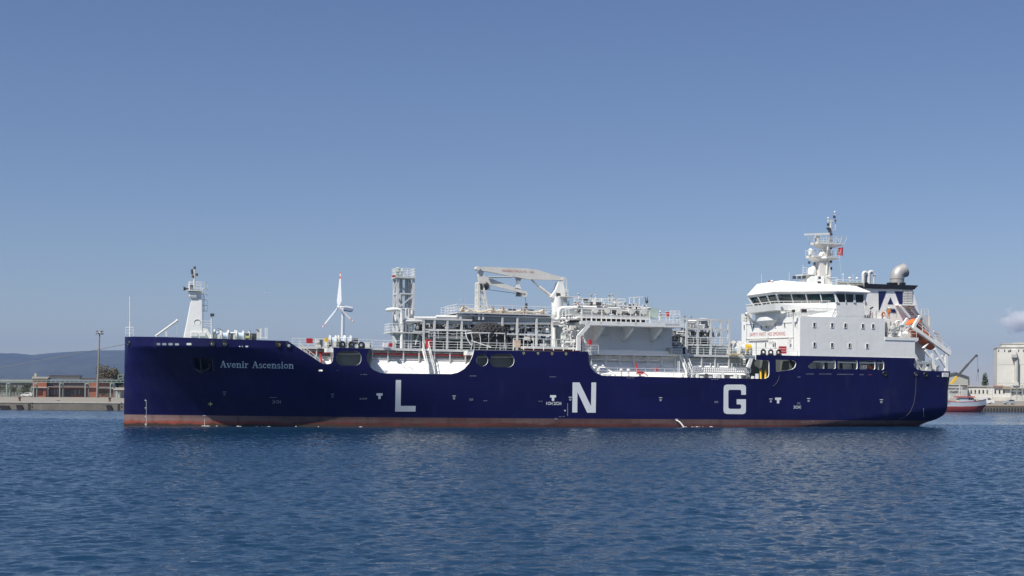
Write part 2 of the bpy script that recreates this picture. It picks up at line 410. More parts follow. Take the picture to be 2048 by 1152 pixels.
def hull_material():
    m = bpy.data.materials.new('navy_hull_with_red_boot_topping'); m.use_nodes = True
    n, l = m.node_tree.nodes, m.node_tree.links; b = n['Principled BSDF']
    b.inputs['Roughness'].default_value = .42; b.inputs['Specular IOR Level'].default_value = .22
    tc = n.new('ShaderNodeTexCoord'); sp = n.new('ShaderNodeSeparateXYZ'); l.new(tc.outputs['Object'], sp.inputs[0])
    def noise(scale, sc3=(1,1,1), detail=5, rough=.6):
        mp = n.new('ShaderNodeMapping'); mp.inputs['Scale'].default_value = sc3; l.new(tc.outputs['Object'], mp.inputs[0])
        z = n.new('ShaderNodeTexNoise'); z.inputs['Scale'].default_value = scale; z.inputs['Detail'].default_value = detail; z.inputs['Roughness'].default_value = rough
        l.new(mp.outputs[0], z.inputs['Vector']); return z.outputs['Fac']
    def rng(src, a, b_, c=0.0, d=1.0):
        r = n.new('ShaderNodeMapRange'); l.new(src, r.inputs[0])
        for i, v in enumerate((a, b_, c, d)): r.inputs[i+1].default_value = v
        return r.outputs[0]
    def mix(f, a, b_):
        x = n.new('ShaderNodeMix'); x.data_type = 'RGBA'
        if isinstance(f, float): x.inputs['Factor'].default_value = f
        else: l.new(f, x.inputs['Factor'])
        for k, v in (('A', a), ('B', b_)):
            if isinstance(v, tuple): x.inputs[k].default_value = (*v, 1)
            else: l.new(v, x.inputs[k])
        return x.outputs['Result']
    def mul(a, k):
        x = n.new('ShaderNodeMath'); x.operation = 'MULTIPLY'; l.new(a, x.inputs[0])
        if isinstance(k, float): x.inputs[1].default_value = k
        else: l.new(k, x.inputs[1])
        return x.outputs[0]
    blue = mix(rng(noise(.12), .35, .65), (.0048,.0052,.055), (.0064,.0070,.066))
    blue = mix(mul(rng(noise(.9, (1,1,.16)), .58, .85), .30), blue, (.045,.05,.10))            # pale run marks
    blue = mix(mul(rng(noise(2.6, (.35,1,1.2)), .66, .8), .22), blue, (.05,.05,.075))           # scuffs
    up = mix(rng(noise(.55, (.35,1,.6)), .35, .7), (.145,.095,.087), (.092,.045,.041))           # faded upper boot topping
    lo = mix(rng(noise(.8, (.4,1,1)), .35, .7), (.140,.038,.030), (.075,.026,.022))
    bow_sun = rng(sp.outputs['X'], 22, 6); up = mix(bow_sun, up, (.27,.175,.155)); lo = mix(bow_sun, lo, (.30,.070,.045))     # sunlight on the bow painted in as brighter red
    zz = n.new('ShaderNodeMath'); zz.operation = 'ADD'; l.new(sp.outputs['Z'], zz.inputs[0]); l.new(rng(noise(.8, (.5,1,1)), .3, .7, -.18, .18), zz.inputs[1])
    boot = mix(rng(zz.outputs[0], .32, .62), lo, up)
    boot = mix(mul(rng(noise(1.1, (1,1,.1)), .5, .72), .6), boot, (.05,.038,.034))
    boot = mix(rng(zz.outputs[0], .22, .0), boot, (.05,.035,.025))
    # one strake of plates differs a little from the next; rubbed grey patches and runs under the openings
    cb = n.new('ShaderNodeCombineXYZ'); l.new(sp.outputs['X'], cb.inputs[0]); l.new(sp.outputs['Z'], cb.inputs[1])
    bk = n.new('ShaderNodeTexBrick'); l.new(cb.outputs[0], bk.inputs['Vector'])
    for k, v in (('Scale',1.0),('Brick Width',9.5),('Row Height',2.1),('Mortar Size',.025),('Mortar Smooth',.6),('Bias',0.0)): bk.inputs[k].default_value = v
    bk.inputs['Color1'].default_value = (.86,.86,.86,1); bk.inputs['Color2'].default_value = (1.12,1.12,1.10,1); bk.inputs['Mortar'].default_value = (1.35,1.35,1.3,1)
    mm = n.new('ShaderNodeMix'); mm.data_type = 'RGBA'; mm.blend_type = 'MULTIPLY'; mm.inputs['Factor'].default_value = 1.0; l.new(blue, mm.inputs['A']); l.new(bk.outputs['Color'], mm.inputs['B']); blue = mm.outputs['Result']
    aft = rng(sp.outputs['X'], 96, 112); blue = mix(mul(mul(rng(noise(.35, (1,1,.35)), .52, .75), aft), .35), blue, (.05,.052,.075))
    bowf = mul(rng(sp.outputs['X'], 34, 14), rng(noise(.5, (1,1,.4)), .5, .72)); blue = mix(mul(bowf, .25), blue, (.035,.037,.06))
    f = rng(sp.outputs['Z'], BOOT-.015, BOOT+.015)
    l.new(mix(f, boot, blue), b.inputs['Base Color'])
    bp = n.new('ShaderNodeBump'); bp.inputs['Distance'].default_value = .03; bp.inputs['Strength'].default_value = .5
    l.new(noise(.8, (1,1,1), 2), bp.inputs['Height']); l.new(bp.outputs[0], b.inputs['Normal'])
    l.new(mix(f, (.7,.7,.7), (.46,.46,.46)), b.inputs['Roughness'])
    return m
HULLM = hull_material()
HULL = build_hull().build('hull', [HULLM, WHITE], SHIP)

# decks inside the shell
def outline_at(z, s0, s1, k=24, m=.26):
    ss = [s0 + (s1-s0)*i/k for i in range(k+1)]
    a = [(s, min(HB-.01, inset(s, z)+m), z) for s in ss]
    return a + [(s, BEAM-t, z) for s, t, _ in a[::-1]]
d = MB(); d.prism(outline_at(ZK-.15, .3, 21.5), (0,0,-.15)); d.build('forecastle_deck', GREEN, SHIP)
d = MB(); d.prism(outline_at(ZD, 21.5, S_END-.3), (0,0,-.2)); d.build('main_deck', PIPEW, SHIP)
bl = [(21.4, inset(21.4, z)+.3, z) for z in (ZD+.01, 8, 8.8, 9.5, ZK-.31)]
d = MB(); d.prism(bl + [(a, BEAM-b, z) for a, b, z in bl[::-1]], (.15,0,0)); d.build('forecastle_bulkhead', WHITE, SHIP)
c = H3(404, 730)
ao = [H3(*q) for q in ((384,714.5),(426,714),(429,744),(392,745))]
d = MB(); d.loft([[q + Vector((0,.26,0)) for q in ao], [q + Vector((0,1.7,0)) for q in ao]], 0, True); d.add([q + Vector((0,1.7,0)) for q in ao], [(0,1,2,3)]); d.build('anchor_recess', BLACKP, SHIP)
d = MB()
d.bar((c.x-.2, c.y+.75, c.z+1.0), (c.x, c.y+.7, c.z-.9), .2); d.bar((c.x-1.1, c.y+.85, c.z-.35), (c.x, c.y+.75, c.z-1.0), .25); d.bar((c.x+1.1, c.y+.85, c.z-.35), (c.x, c.y+.75, c.z-1.0), .25)
d.bar((c.x-1.15, c.y+.85, c.z-.3), (c.x-1.0, c.y+.85, c.z+.25), .25); d.bar((c.x+1.15, c.y+.85, c.z-.3), (c.x+1.0, c.y+.85, c.z+.25), .25)
d.build('anchor', BLACKP, SHIP)

# chocks let into the plating, some with a pale roller inside
for x, y, r, roll in FAIR:
    v = H3(x, y); rad = r / 14.2
    e1, e2 = H3(x-2, y), H3(x+2, y); tg = (e2-e1).normalized(); nn = Vector((tg.y, -tg.x, 0))
    mb = MB(); mb.torus(v + nn*.02, nn, rad+.06, .13, 16, 6, 0)
    if roll:
        rl = MB(); rl.lathe(v - nn*.5 - Vector((0,0,.3)), (0,0,1), [(0,.16),(.1,.2),(.6,.2),(.7,.16)], 10); rl.build('fairlead_roller', YELLOW if x == 557.3 else PIPEW, SHIP)
    mb.build('fairlead', BLACKP, SHIP)
for i, (x, y, t) in enumerate([(684.5,694.9,.4),(703,695.5,.4),(722.5,696.2,.4),(1526.5,709.6,.4),(1541.5,710,.4),(1557.5,710.4,.4)]):
    v = P(x, y, t); mb = MB()
    mb.torus(v + Vector((0,0,.42)), (0,1,0), .33, .13, 16, 6); mb.box(v + Vector((-.45,-.16,-.02)), v + Vector((.45,.16,.14)))
    mb.build('mooring_chock', BLACKP, SHIP)

# ------------------------------------------------------------------ paint marks on the side
nudge = [0]
def marks(name, polys, m, parent=HULL, lift=.02, fn=None, label=None):
    mb = MB(); fn = fn or H3
    for poly in polys:
        nudge[0] = (nudge[0] + 1) % 9
        off = Vector((0, -lift - .0015*nudge[0], 0))
        bm = bmesh.new(); bv = [bm.verts.new((p[0], p[1], 0)) for p in poly]
        for t in tessellate_polygon([[Vector((p[0], p[1], 0)) for p in poly]]):
            try: bm.faces.new([bv[i] for i in t])
            except ValueError: pass
        if fn is H3:
            xs_, ys_ = [p[0] for p in poly], [p[1] for p in poly]
            for ax_, lo_, hi_ in ((0, min(xs_), max(xs_)), (1, min(ys_), max(ys_))):
                for k in range(int((hi_-lo_)/5)):
                    co = [0, 0, 0]; co[ax_] = lo_ + (hi_-lo_)*(k+1)/(int((hi_-lo_)/5)+1); no = [0, 0, 0]; no[ax_] = 1
                    bmesh.ops.bisect_plane(bm, geom=bm.verts[:]+bm.edges[:]+bm.faces[:], plane_co=co, plane_no=no)
        bm.verts.index_update()
        vs = [fn(v.co.x, v.co.y) + off for v in bm.verts]; fs = []
        for f in bm.faces:
            t = [v.index for v in f.verts]; nn_ = sum((vs[t[i]].cross(vs[t[(i+1) % len(t)]]) for i in range(len(t))), Vector())
            fs.append(t if nn_.y < 0 else t[::-1])
        bm.free(); mb.add(vs, fs)
    o = mb.build(name, m, parent)
    if label: o['label'] = label
    if len(polys) > 1: o['kind'] = 'stuff'
    return o
def sc(poly, ox, oy, k): return [(ox + x/k, oy + y/k) for x, y in poly]
K1, K2 = 4.452, 5.689
marks('letter', [sc([(1743,267),(1790,267),(1787,498),(1920,498),(1918,548),(1737,548)],400,700,K1)], MARK, label='large white letter L')
marks('letter', [sc([(1358,289),(1420,289),(1522,500),(1526,289),(1568,289),(1564,558),(1488,558),(1402,375),(1400,556),(1355,556)],840,700,K1)], MARK, label='large white letter N')
marks('letter', [sc([(1265,510),(1318,510),(1318,425),(1312,404),(1285,393),(1100,393),(1074,402),(1065,430),(1063,690),(1072,716),(1100,728),(1285,730),(1310,720),(1318,695),(1318,560),(1213,560),(1213,618),(1244,618),(1258,622),(1264,634),(1264,652),(1258,666),(1244,670),(1140,670),(1124,664),(1118,648),(1118,470),(1124,457),(1138,453),(1248,453),(1260,458),(1265,470)],1260,700,K2)], MARK, label='large white letter G')
for x, y in ((759,786.5),(1106,790.3),(1556,795.2)):
    marks('tug_mark', [[(x-6,y),(x+6,y),(x+6,y+4.6),(x+2.6,y+4.6),(x+2.4,y+11),(x,y+12),(x-2.4,y+11),(x-2.6,y+4.6),(x-6,y+4.6)]], MARK)

def text_shapes(body, bold=0.0):
    cu = bpy.data.curves.new('lettering', 'FONT'); cu.body = body; cu.offset = bold; cu.resolution_u = 2
    o = bpy.data.objects.new('lettering', cu); me = bpy.data.meshes.new_from_object(o)
    v = [(p.co.x, p.co.y) for p in me.vertices]; f = [tuple(p.vertices) for p in me.polygons]
    bpy.data.objects.remove(o); bpy.data.curves.remove(cu); bpy.data.meshes.remove(me)
    x0, x1 = min(a for a, _ in v), max(a for a, _ in v); y0, y1 = min(b for _, b in v), max(b for _, b in v)
    return [((a-x0)/(x1-x0), (b-y0)/(y1-y0)) for a, b in v], f
def text(name, body, x0, x1, ytl, ybl, ytr, ybr, m, parent, fn, off, bold=.0, label=None):
    v, f = text_shapes(body, bold); mb = MB(); pts = []
    for a, b in v:
        top, bot = ytl + (ytr-ytl)*a, ybl + (ybr-ybl)*a
        pts.append(fn(x0 + (x1-x0)*a, bot + (top-bot)*b) + Vector(off))
    mb.add(pts, f); o = mb.build(name, m, parent); o['kind'] = 'stuff'
    if label: o['label'] = label
    return o
OFF = (0, -.02, 0)
# ship's name, slab-serif letters made of strokes
GL = {
 'A': (.98, [((.12,.03),(.44,1.0),.09),((.45,1.0),(.80,.03),.19),((.24,.36),(.68,.36),.08),((0,.035),(.30,.035),.08),((.60,.035),(.99,.035),.08)]),
 'v': (.78, [((.13,.64),(.38,.0),.17),((.64,.64),(.42,.0),.08),((0,.645),(.30,.645),.075),((.48,.645),(.78,.645),.075)]),
 'e': (.66, 'e'), 'c': (.62, 'c'), 'o': (.70, 'o'), 's': (.58, 's'),
 'n': (.86, [((.20,0),(.20,.68),.16),((.02,.645),(.22,.645),.075),((.03,.035),(.38,.035),.075),((.25,.50),(.36,.61),.12),((.34,.62),(.54,.62),.12),((.52,.63),(.64,.52),.13),((.64,.55),(.64,0),.16),((.46,.035),(.84,.035),.075)]),
 'i': (.44, [((.21,0),(.21,.68),.16),((.03,.645),(.22,.645),.075),((.03,.035),(.40,.035),.075),((.21,.82),(.21,.98),.17)]),
 'r': (.66, [((.20,0),(.20,.68),.16),((.02,.645),(.22,.645),.075),((.03,.035),(.40,.035),.075),((.25,.48),(.38,.62),.11),((.36,.61),(.56,.58),.14)]),
 ' ': (.55, [])}
def arc(cx, cy, rx, ry, a0, a1, w, k=14):
    p = [(cx + rx*math.cos(R(a0+(a1-a0)*i/k)), cy + ry*math.sin(R(a0+(a1-a0)*i/k))) for i in range(k+1)]
    return [(p[i], p[i+1], w) for i in range(k)]
GL['e'] = (.70, arc(.34,.34,.25,.28,5,320,.13) + [((.14,.37),(.60,.37),.08)])
GL['c'] = (.66, arc(.34,.34,.25,.28,35,320,.13) + [((.50,.50),(.56,.58),.14)])
GL['o'] = (.74, arc(.36,.34,.26,.28,0,360,.13))
GL['s'] = (.62, arc(.30,.48,.19,.15,30,250,.11,8) + arc(.30,.19,.20,.16,-150,75,.12,8))
def stroke_text(s, x0, x1, ybl, ybr, hpx):
    tot = sum(GL[c_][0] for c_ in s); k = (x1-x0)/tot; x = 0; out = []
    for ch in s:
        for (a, b, w) in GL[ch][1]:
            dx, dy = (b[0]-a[0])*k, (b[1]-a[1])*hpx; L = math.hypot(dx, dy) or 1
            nx, ny = -dy/L*w*hpx*.5, dx/L*w*hpx*.5; ex, ey = dx/L*.25, dy/L*.25
            q = []
            for (px, py) in ((a[0]*k-ex+nx, a[1]*hpx-ey+ny),(a[0]*k-ex-nx, a[1]*hpx-ey-ny),(b[0]*k+ex-nx, b[1]*hpx+ey-ny),(b[0]*k+ex+nx, b[1]*hpx+ey+ny)):
                X = x0 + x*k + px; q.append((X, ybl + (ybr-ybl)*(X-x0)/(x1-x0) - py))
            out.append(q)
        x += GL[ch][0]
    return out
marks('ship_name', stroke_text('Avenir Ascension', 440.5, 588, 735, 737.3, 13.2), NAMEP)
text('frame_mark', '1CH', 548.5, 561.5, 800.5, 806.8, 800.8, 807, MARKDIM, HULL, H3, OFF, .01)
text('frame_mark', '1CH', 1092.5, 1104.5, 803.6, 809.6, 803.8, 809.8, MARK, HULL, H3, OFF, .02)
text('frame_mark', '2CH', 1107.8, 1122.3, 803.6, 810, 803.8, 810.2, MARK, HULL, H3, OFF, .02)
text('frame_mark', '2CH', 1587, 1600, 811.2, 817, 811.4, 817.2, MARK, HULL, H3, OFF, .02)
marks('frame_line', [[(546,799.5),(547,799.5),(546.5,808),(545.5,808)], [(1105.5,803),(1106.4,803),(1106.4,811),(1105.5,811)], [(1600.8,810),(1601.7,810),(1601.7,818.5),(1600.8,818.5)]], MARKDIM)
def dashes(x, y, w, h=.9, n=3, k=1):
    out = []; g = random.Random(int(x*7+y))
    for r in range(k):
        xx = x
        for i in range(n):
            ww = w/n * g.uniform(.55, .95); out.append([(xx,y+r*2.3),(xx+ww,y+r*2.3),(xx+ww,y+r*2.3+h),(xx,y+r*2.3+h)]); xx += w/n
    return out
# little ring-and-bar marks along the side, and rows of worn stencilling
for x, y in ((449,784.5),(665,789),(908,792.5),(1140.5,795),(1321,796),(1541.5,798.5),(1617,797.5),(1762.5,800),(1898,802.5)):
    marks('ring_mark', [[(x-3.4,y-1.2),(x+3.4,y-1.2),(x+3.4,y),(x-3.4,y)]] + [[(x+2.1*math.cos(a), y+4.2+2.1*math.sin(a)),(x+2.1*math.cos(a+.8), y+4.2+2.1*math.sin(a+.8)),(x+1.3*math.cos(a+.8), y+4.2+1.3*math.sin(a+.8)),(x+1.3*math.cos(a), y+4.2+1.3*math.sin(a))] for a in [i*.785 for i in range(8)]], MARKDIM if x < 700 else MARK)
st = []
for a in ((719,796,16,1,3,2),(539,794.5,16,.9,3,1),(721,748.5,15,.8,3,1),(939.5,751.5,15,.8,3,1),(1099.5,753.3,14,.8,3,1),(1254,755.5,15,.8,3,1),(1422.5,758.2,15,.8,3,1),(938.5,797.5,8,.9,2,2),(967,801,8,.9,2,1),(1077,802,9,.8,2,1),(1429,802.5,8,1,2,2),(1594,805,7,.9,2,2),(1595,753.5,6,.9,2,1),(1612,747.6,17,.8,4,1),(1638,747.6,26,.8,6,1),(1674,748.2,34,.8,8,1),(1873.5,751.5,5.5,1.3,2,1),(1602,844,7,.7,2,1),(1612,844,6,.7,2,1),(1623,842.5,6,.7,2,1),(1109,836.3,6,.9,2,2),(1118,833,5,.8,2,1),(1125,832.8,6,.6,1,1)): st += dashes(*a)
marks('stencil_marks', st, MARKDIM)
marks('stencil_marks', dashes(1719,749,10,.8,2), MARKDIM); marks('stencil_marks', dashes(1737,749,7,1,2), REDTXT)
x, y = 420.7, 808
marks('pale_cross_mark', [[(x-.9,y-4),(x+.9,y-4),(x+.9,y+4),(x-.9,y+4)], [(x-4.5,y-.9),(x-1,y-.9),(x-1,y+.9),(x-4.5,y+.9)], [(x+1,y-.9),(x+4.5,y-.9),(x+4.5,y+.9),(x+1,y+.9)]], MARKYEL)
dm = []
for i in range(24): yy = 801 + i*2.2; dm.append([(292,yy),(293.2,yy),(293.2,yy+1.1),(292,yy+1.1)])
for i in range(11): yy = 807 + i*2.3; dm.append([(1134.6,yy),(1135.6,yy),(1135.6,yy+1),(1134.6,yy+1)])
for i in range(8): yy = 817 + i*2.3; dm.append([(1846.5,yy),(1847.4,yy),(1847.4,yy+1),(1846.5,yy+1)])
for i in range(8): yy = 835 + i*2.2; dm.append([(408.5,yy),(409.6,yy),(409.6,yy+1.3),(408.5,yy+1.3)])
marks('draught_scale', dm, MARK)
for b, x, y in (('8',289.5,799),('7',289.5,814.5),('6',289.5,831),('5',289.5,847)):
    text('draught_figure', b, x, x+2.6, y, y+3.4, y, y+3.4, MARK, HULL, H3, OFF, .03)
marks('thruster_mark', [[(405.5,830.5),(411.5,830.5),(411.5,832),(405.5,832)], [(1350,838),(1356,838),(1356,839.5),(1350,839.5)]] + [[(1128,820),(1131.5,820),(1129.8,823.5)]], MARK)
mk = []
for x, y in ((1047.5,706),(1076,706.3),(1104,706.8),(1132,707.2)):
    mk += [[(x+2.4*math.cos(a), y+2.4*math.sin(a)),(x+2.4*math.cos(a+.7), y+2.4*math.sin(a+.7)),(x+1.5*math.cos(a+.7), y+1.5*math.sin(a+.7)),(x+1.5*math.cos(a), y+1.5*math.sin(a))] for a in [i*.7 for i in range(9)]]
    mk.append([(x-.4,y+2.6),(x+.4,y+2.6),(x+.4,y+3.8),(x-.4,y+3.8)])
marks('yellow_ring_mark', mk, MARKYEL)
v0, v1 = P(1884, 745.5, 0), P(1897, 754, 0)
mb = MB(); mb.box((v0.x, -.06, v1.z), (v1.x, .0, v0.z))
for i in range(5):
    zz_ = v1.z + (v0.z-v1.z)*(i+.5)/5; mb.box((v0.x+.1, -.10, zz_-.03), (v1.x-.1, -.06, zz_+.03))
mb.build('side_grating', WHITE, HULL)
# cooling water running out of the side
SPLASH = mat('white_water', (.75,.8,.8), .5, var=.2, scale=4)
a, b_ = H3(1352, 841), H3(1363, 855.5)
mb = MB(); mb.tube([Vector((a.x+(b_.x-a.x)*k, -.02-.9*k**.7, a.z+(b_.z-a.z)*k**1.8)) for k in (0,.2,.4,.6,.8,1)], .07, 6, 0, .12)
mb.build('discharge_jet', SPLASH, SHIP)
# broken white water along the hull where it meets the harbour
fo = random.Random(3)
for x0, x1, n_ in ((405,530,14),(540,760,5),(1360,1425,10)):
    mb = MB()
    for i in range(n_):
        px = x0 + (x1-x0)*fo.random()**1.6; v = PZ(px, 854, 0); v = H3(px, 853.5); q = M @ v; L_ = fo.uniform(.08,.32)
        for k in range(1):
            o_ = Vector((fo.uniform(-.3,.3), -.12-fo.uniform(0,.35), 0)); p_ = M @ (Vector((v.x, v.y, v.z)) + o_); p_.z = fo.uniform(.02,.06)
            mb.add([p_+S_DIR*-L_, p_+T_DIR*-.12, p_+S_DIR*L_, p_+T_DIR*.10+Vector((0,0,.05))], [(0,1,2,3)])
    tag(mb.build('foam', SPLASH), 'flecks of white foam on the water along the hull', None, None, 'stuff')
# ------------------------------------------------------------------ helpers for the topsides
def rail(pts, h=1.1, step=1.55, bars=3, r=.035, m=WHITE, parent=SHIP, name='railing', post=.05):
    mb = MB(); pts = [Vector(p) for p in pts]
    for a, b in zip(pts[:-1], pts[1:]):
        n = max(1, round((b-a).length/step))
        for i in range(n+1):
            p = a + (b-a)*i/n; mb.bar(p, p + Vector((0,0,h)), post)
        for k in range(bars):
            z = Vector((0,0,h*(k+1)/bars)); mb.bar(a+z, b+z, r*(2 if k == bars-1 else 1.5))
    return mb.build(name, m, parent)
def railp(pts, t, **k): return rail([P(x, y, t) for x, y in pts], **k)
def beam(p, q, w, h=None, m=PIPEW, name='beam', parent=SHIP):
    mb = MB(); mb.bar(p, q, w, h); return mb.build(name, m, parent)
def pipe(pts, r, m=PIPEW, name='pipe', parent=SHIP, n=10, flange=0):
    # rounded corners
    pts = [Vector(p) for p in pts]; out = [pts[0]]
    for i in range(1, len(pts)-1):
        a, b, c_ = pts[i-1], pts[i], pts[i+1]; q = min(2.2*r+.1, (a-b).length*.45, (c_-b).length*.45)
        p0 = b + (a-b).normalized()*q; p1 = b + (c_-b).normalized()*q
        out += [p0, p0*.3+b*.5+p1*.2, p0*.2+b*.5+p1*.3, p1]
    out.append(pts[-1]); mb = MB(); mb.tube(out, r, n)
    if flange:
        for a, b in zip(pts[:-1], pts[1:]):
            L = (b-a).length
            for i in range(1, int(L/flange)+1):
                p = a + (b-a)*(i/(int(L/flange)+1)); dd = (b-a).normalized()*.05
                mb.tube([p-dd, p+dd], r*1.3, n)
    return mb.build(name, m, parent)
def ladder(p, q, w=.5, step=.35, side=Vector((1,0,0)), name='ladder', m=WHITE, parent=SHIP, rr=.04):
    mb = MB(); p, q = Vector(p), Vector(q); hw = side*w/2
    mb.bar(p-hw, q-hw, rr); mb.bar(p+hw, q+hw, rr); n = max(2, int((q-p).length/step))
    for i in range(1, n): c_ = p+(q-p)*i/n; mb.bar(c_-hw, c_+hw, rr*.8)
    return mb.build(name, m, parent)
def boxpart(a, b, name, m=WHITE, parent=SHIP): return MB().box(a, b).build(name, m, parent)
def bxp(x0, y0, x1, y1, t0, t1, name, m=WHITE, parent=SHIP):      # box whose port face fills a pixel rectangle on the plane t0
    a, b = P(x0, y0, t0), P(x1, y1, t0); return boxpart((a.x, t0, b.z), (b.x, t1, a.z), name, m, parent)
def valve(mb, p, s=1.0, m=0, rr=random.Random(2)):
    p = Vector(p); mb.lathe(p, (0,0,1), [(0,.12*s),(.25*s,.18*s),(.3*s,.10*s),(.7*s,.08*s),(.72*s,.22*s),(.78*s,.22*s)], 8, m)
crnd = random.Random(21)
def clutter(s0, s1, t0, t1, z0, z1, n, mats=None, name='piping', dens=1.0, rmax=.16):
    """runs of small pipes, valves and cabinets filling a rack bay: one part"""
    mb = MB(); g = crnd
    for i in range(n):
        k = g.random(); s, t, z = g.uniform(s0, s1), g.uniform(t0, t1), g.uniform(z0, z1); mi = g.choice((0,0,1,2))
        if k < .34:
            L = g.uniform(.8, (s1-s0)*.7); a = max(s0, s-L/2); b = min(s1, s+L/2); r = g.uniform(.05, rmax)
            dz = g.choice((-1,1))*g.uniform(.3,1.1); zz = min(z1, max(z0, z+dz))
            mb.tube([(a,t,z),(b,t,z)], r, 6, mi); mb.tube([(b,t,z),(b,t,zz)], r, 6, mi)
        elif k < .66:
            r = g.uniform(.04, rmax); L = g.uniform(.5, (z1-z0)*.8); a = max(z0, z-L/2); b = min(z1, z+L/2)
            mb.tube([(s,t,a),(s,t,b)], r, 6, mi)
            if g.random() < .5: mb.tube([(s,t,b-.1),(s,t,b+.1)], r*1.6, 8, mi)
        elif k < .80: valve(mb, (s,t,z), g.uniform(.7,1.4), mi)
        elif k < .93:
            a, b, c_ = g.uniform(.15,.5), g.uniform(.15,.4), g.uniform(.2,.6); mb.box((s-a,t-b,z-c_*.5),(s+a,t+b,z+c_*.5), g.choice((0,2,2,1)))
        else: mb.bar((s-g.uniform(.3,.8),t,z), (s+g.uniform(.3,.8),t,min(z1,z+g.uniform(.5,1.5))), .08, .08, mi)
    o = mb.build(name, mats or [PIPEW, GREYP, DARKP], SHIP); o['kind'] = 'stuff'; return o

# ------------------------------------------------------------------ forecastle
zf = lambda s: zt(s)
rail([PS(251,671.5,P(251,671.5,9.0).x), P(266.5,671.5,8.6)], h=1.15, step=.5, bars=3, name='railing')
v = P(259.8, 672, 8.8); mb = MB(); mb.tube([(v.x,8.8,ZK-.15),(v.x,8.8,v.z+2)], .09, 8); mb.tube([(v.x,8.8,v.z+2), P(259.8,593,8.8)], .06, 8); mb.build('jackstaff', WHITE, SHIP)
mb = MB(); a, b_ = P(313,671,6), P(354,641.5,6); mb.tube([(a.x,6,ZK-.2), a, b_], .14, 8); mb.ball(b_, .22, 8); mb.tube([P(310,672,6), P(350,643.5,6)], .05, 6); mb.bar(b_, b_ - Vector((0,0,2)), .02); mb.build('stores_davit', CREAM, SHIP)
bxp(331,663,334.5,673,5,5.5,'vent_post',CREAM)
# foremast
tm = 8.6
def mastring(px0, px1, y, w, dt=0): a, b = P(px0,y,tm), P(px1,y,tm); return [(a.x,tm-w,a.z),(b.x,tm-w,a.z),(b.x,tm+w,a.z),(a.x,tm+w,a.z)]
mb = MB(); mb.loft([mastring(367,405,690,1.3), mastring(368.3,403.6,672,1.25), mastring(373,402.4,650,1.15), mastring(382.5,402.3,599,.8), mastring(386,402.2,594,.75), mastring(386,402.2,584,.75)], 0, True, False, True)
mb.loft([mastring(379,392,596,.95), mastring(378,392,593,1.0), mastring(378,392,584.5,1.0)], 0, True, False, True)
a, b_ = P(402,655,tm), P(425,690,tm)
mb.prism([P(400,650,tm-1.1), P(403,652,tm-1.1), P(407,656.5,tm-1.1), P(415,657.5,tm-1.1), P(417,662,tm-1.1), P(423,673,tm-1.1), P(423,690,tm-1.1), P(400,690,tm-1.1)], (0,2.2,0))
FM = mb.build('foremast', WHITE, SHIP)
mb = MB(); a, b_ = P(374.5,581.5,tm), P(403.5,584.5,tm); mb.box((a.x,tm-1.2,b_.z+.05),(b_.x,tm+1.2,a.z+.05)); mb.build('mast_platform', CREAM, FM)
for tt in (tm-1.15, tm+1.15): rail([(a.x+.25,tt,a.z+.05),(b_.x-.1,tt,a.z+.05)], h=1.15, step=.8, parent=FM)
rail([(a.x+.2,tm-1.1,a.z+.05),(a.x+.2,tm+1.1,a.z+.05)], h=1.15, step=.8, parent=FM)
mb = MB(); q = P(388.5,582,tm); top = P(389.3,537,tm); mb.tube([q, P(388.8,560,tm)], .16, 8); mb.tube([P(388.8,560,tm), top], .10, 8)
for (x,y,x2) in ((389,546,384.5),(389,552,386),(389,549.5,393.5),(389,541,384.5)): mb.bar(P(x,y,tm), P(x2,y,tm), .08)
mb.build('mast_pole', CREAM, FM)
for x, y in ((389.3,535.2),(383.8,541),(384.2,545.5),(393.6,549),(385.8,552.5)):
    c = P(x,y,tm); mb = MB(); mb.lathe(c-Vector((0,0,.2)), (0,0,1), [(0,.14),(.25,.17),(.4,.1)], 8); mb.build('mast_lantern', DARKP, FM)
mb = MB(); c = P(372.5,577.5,tm); mb.lathe(c, (-1,0,0), [(-.5,.08),(0,.12),(.35,.34)], 10); mb.build('horn', DARKP, FM)
for x in (381, 384.5): c = P(x,573.5,tm-.6); mb = MB(); mb.box(c-Vector((.15,.15,.2)), c+Vector((.15,.15,.2))); mb.bar(c-Vector((0,0,.2)), c-Vector((0,0,.8)), .06); mb.build('floodlight', DARKP, FM)
mb = MB(); l0, l1 = P(407.5,622,tm), P(407.5,566,tm)      # caged ladder aft of the mast
ladder(P(406,655,tm), P(406,575,tm), .5, .35, Vector((0,1,0)), parent=FM)
mb = MB()
for i in range(6):
    c = l0 + (l1-l0)*i/5
    mb.tube([c + Vector((-.25 + .75*math.sin(k), .38*math.cos(k), 0)) for k in [i_*math.pi/6 for i_ in range(7)]], .03, 5)
for k in (.4, 1.57, 2.7): mb.bar(l0 + Vector((-.25+.75*math.sin(k), .38*math.cos(k), 0)), l1 + Vector((-.25+.75*math.sin(k), .38*math.cos(k), 0)), .035)
mb.build('ladder_cage', CREAM, FM)
c = P(394.6,645,tm-1.12); MB().torus(c, (0,1,0), .42, .04, 20, 5).build('cable_hoop', GREYP, FM)
for x0 in (382, 398): bxp(x0,664,x0+13,672.5,tm-1.35,tm-1.1,'mast_locker',WHITE,FM)
railp([(402.5,656),(415,656.5),(423.5,657)], tm-1.1, h=.98, step=.9)
mb = MB(); mb.tube([P(422.8,690,6.5), P(423.2,633,6.5)], .09, 8); c = P(424,630,6.5); mb.box(c-Vector((.22,.2,.18)), c+Vector((.3,.2,.2)),1); mb.build('light_post', [CREAM, DARKP], SHIP)
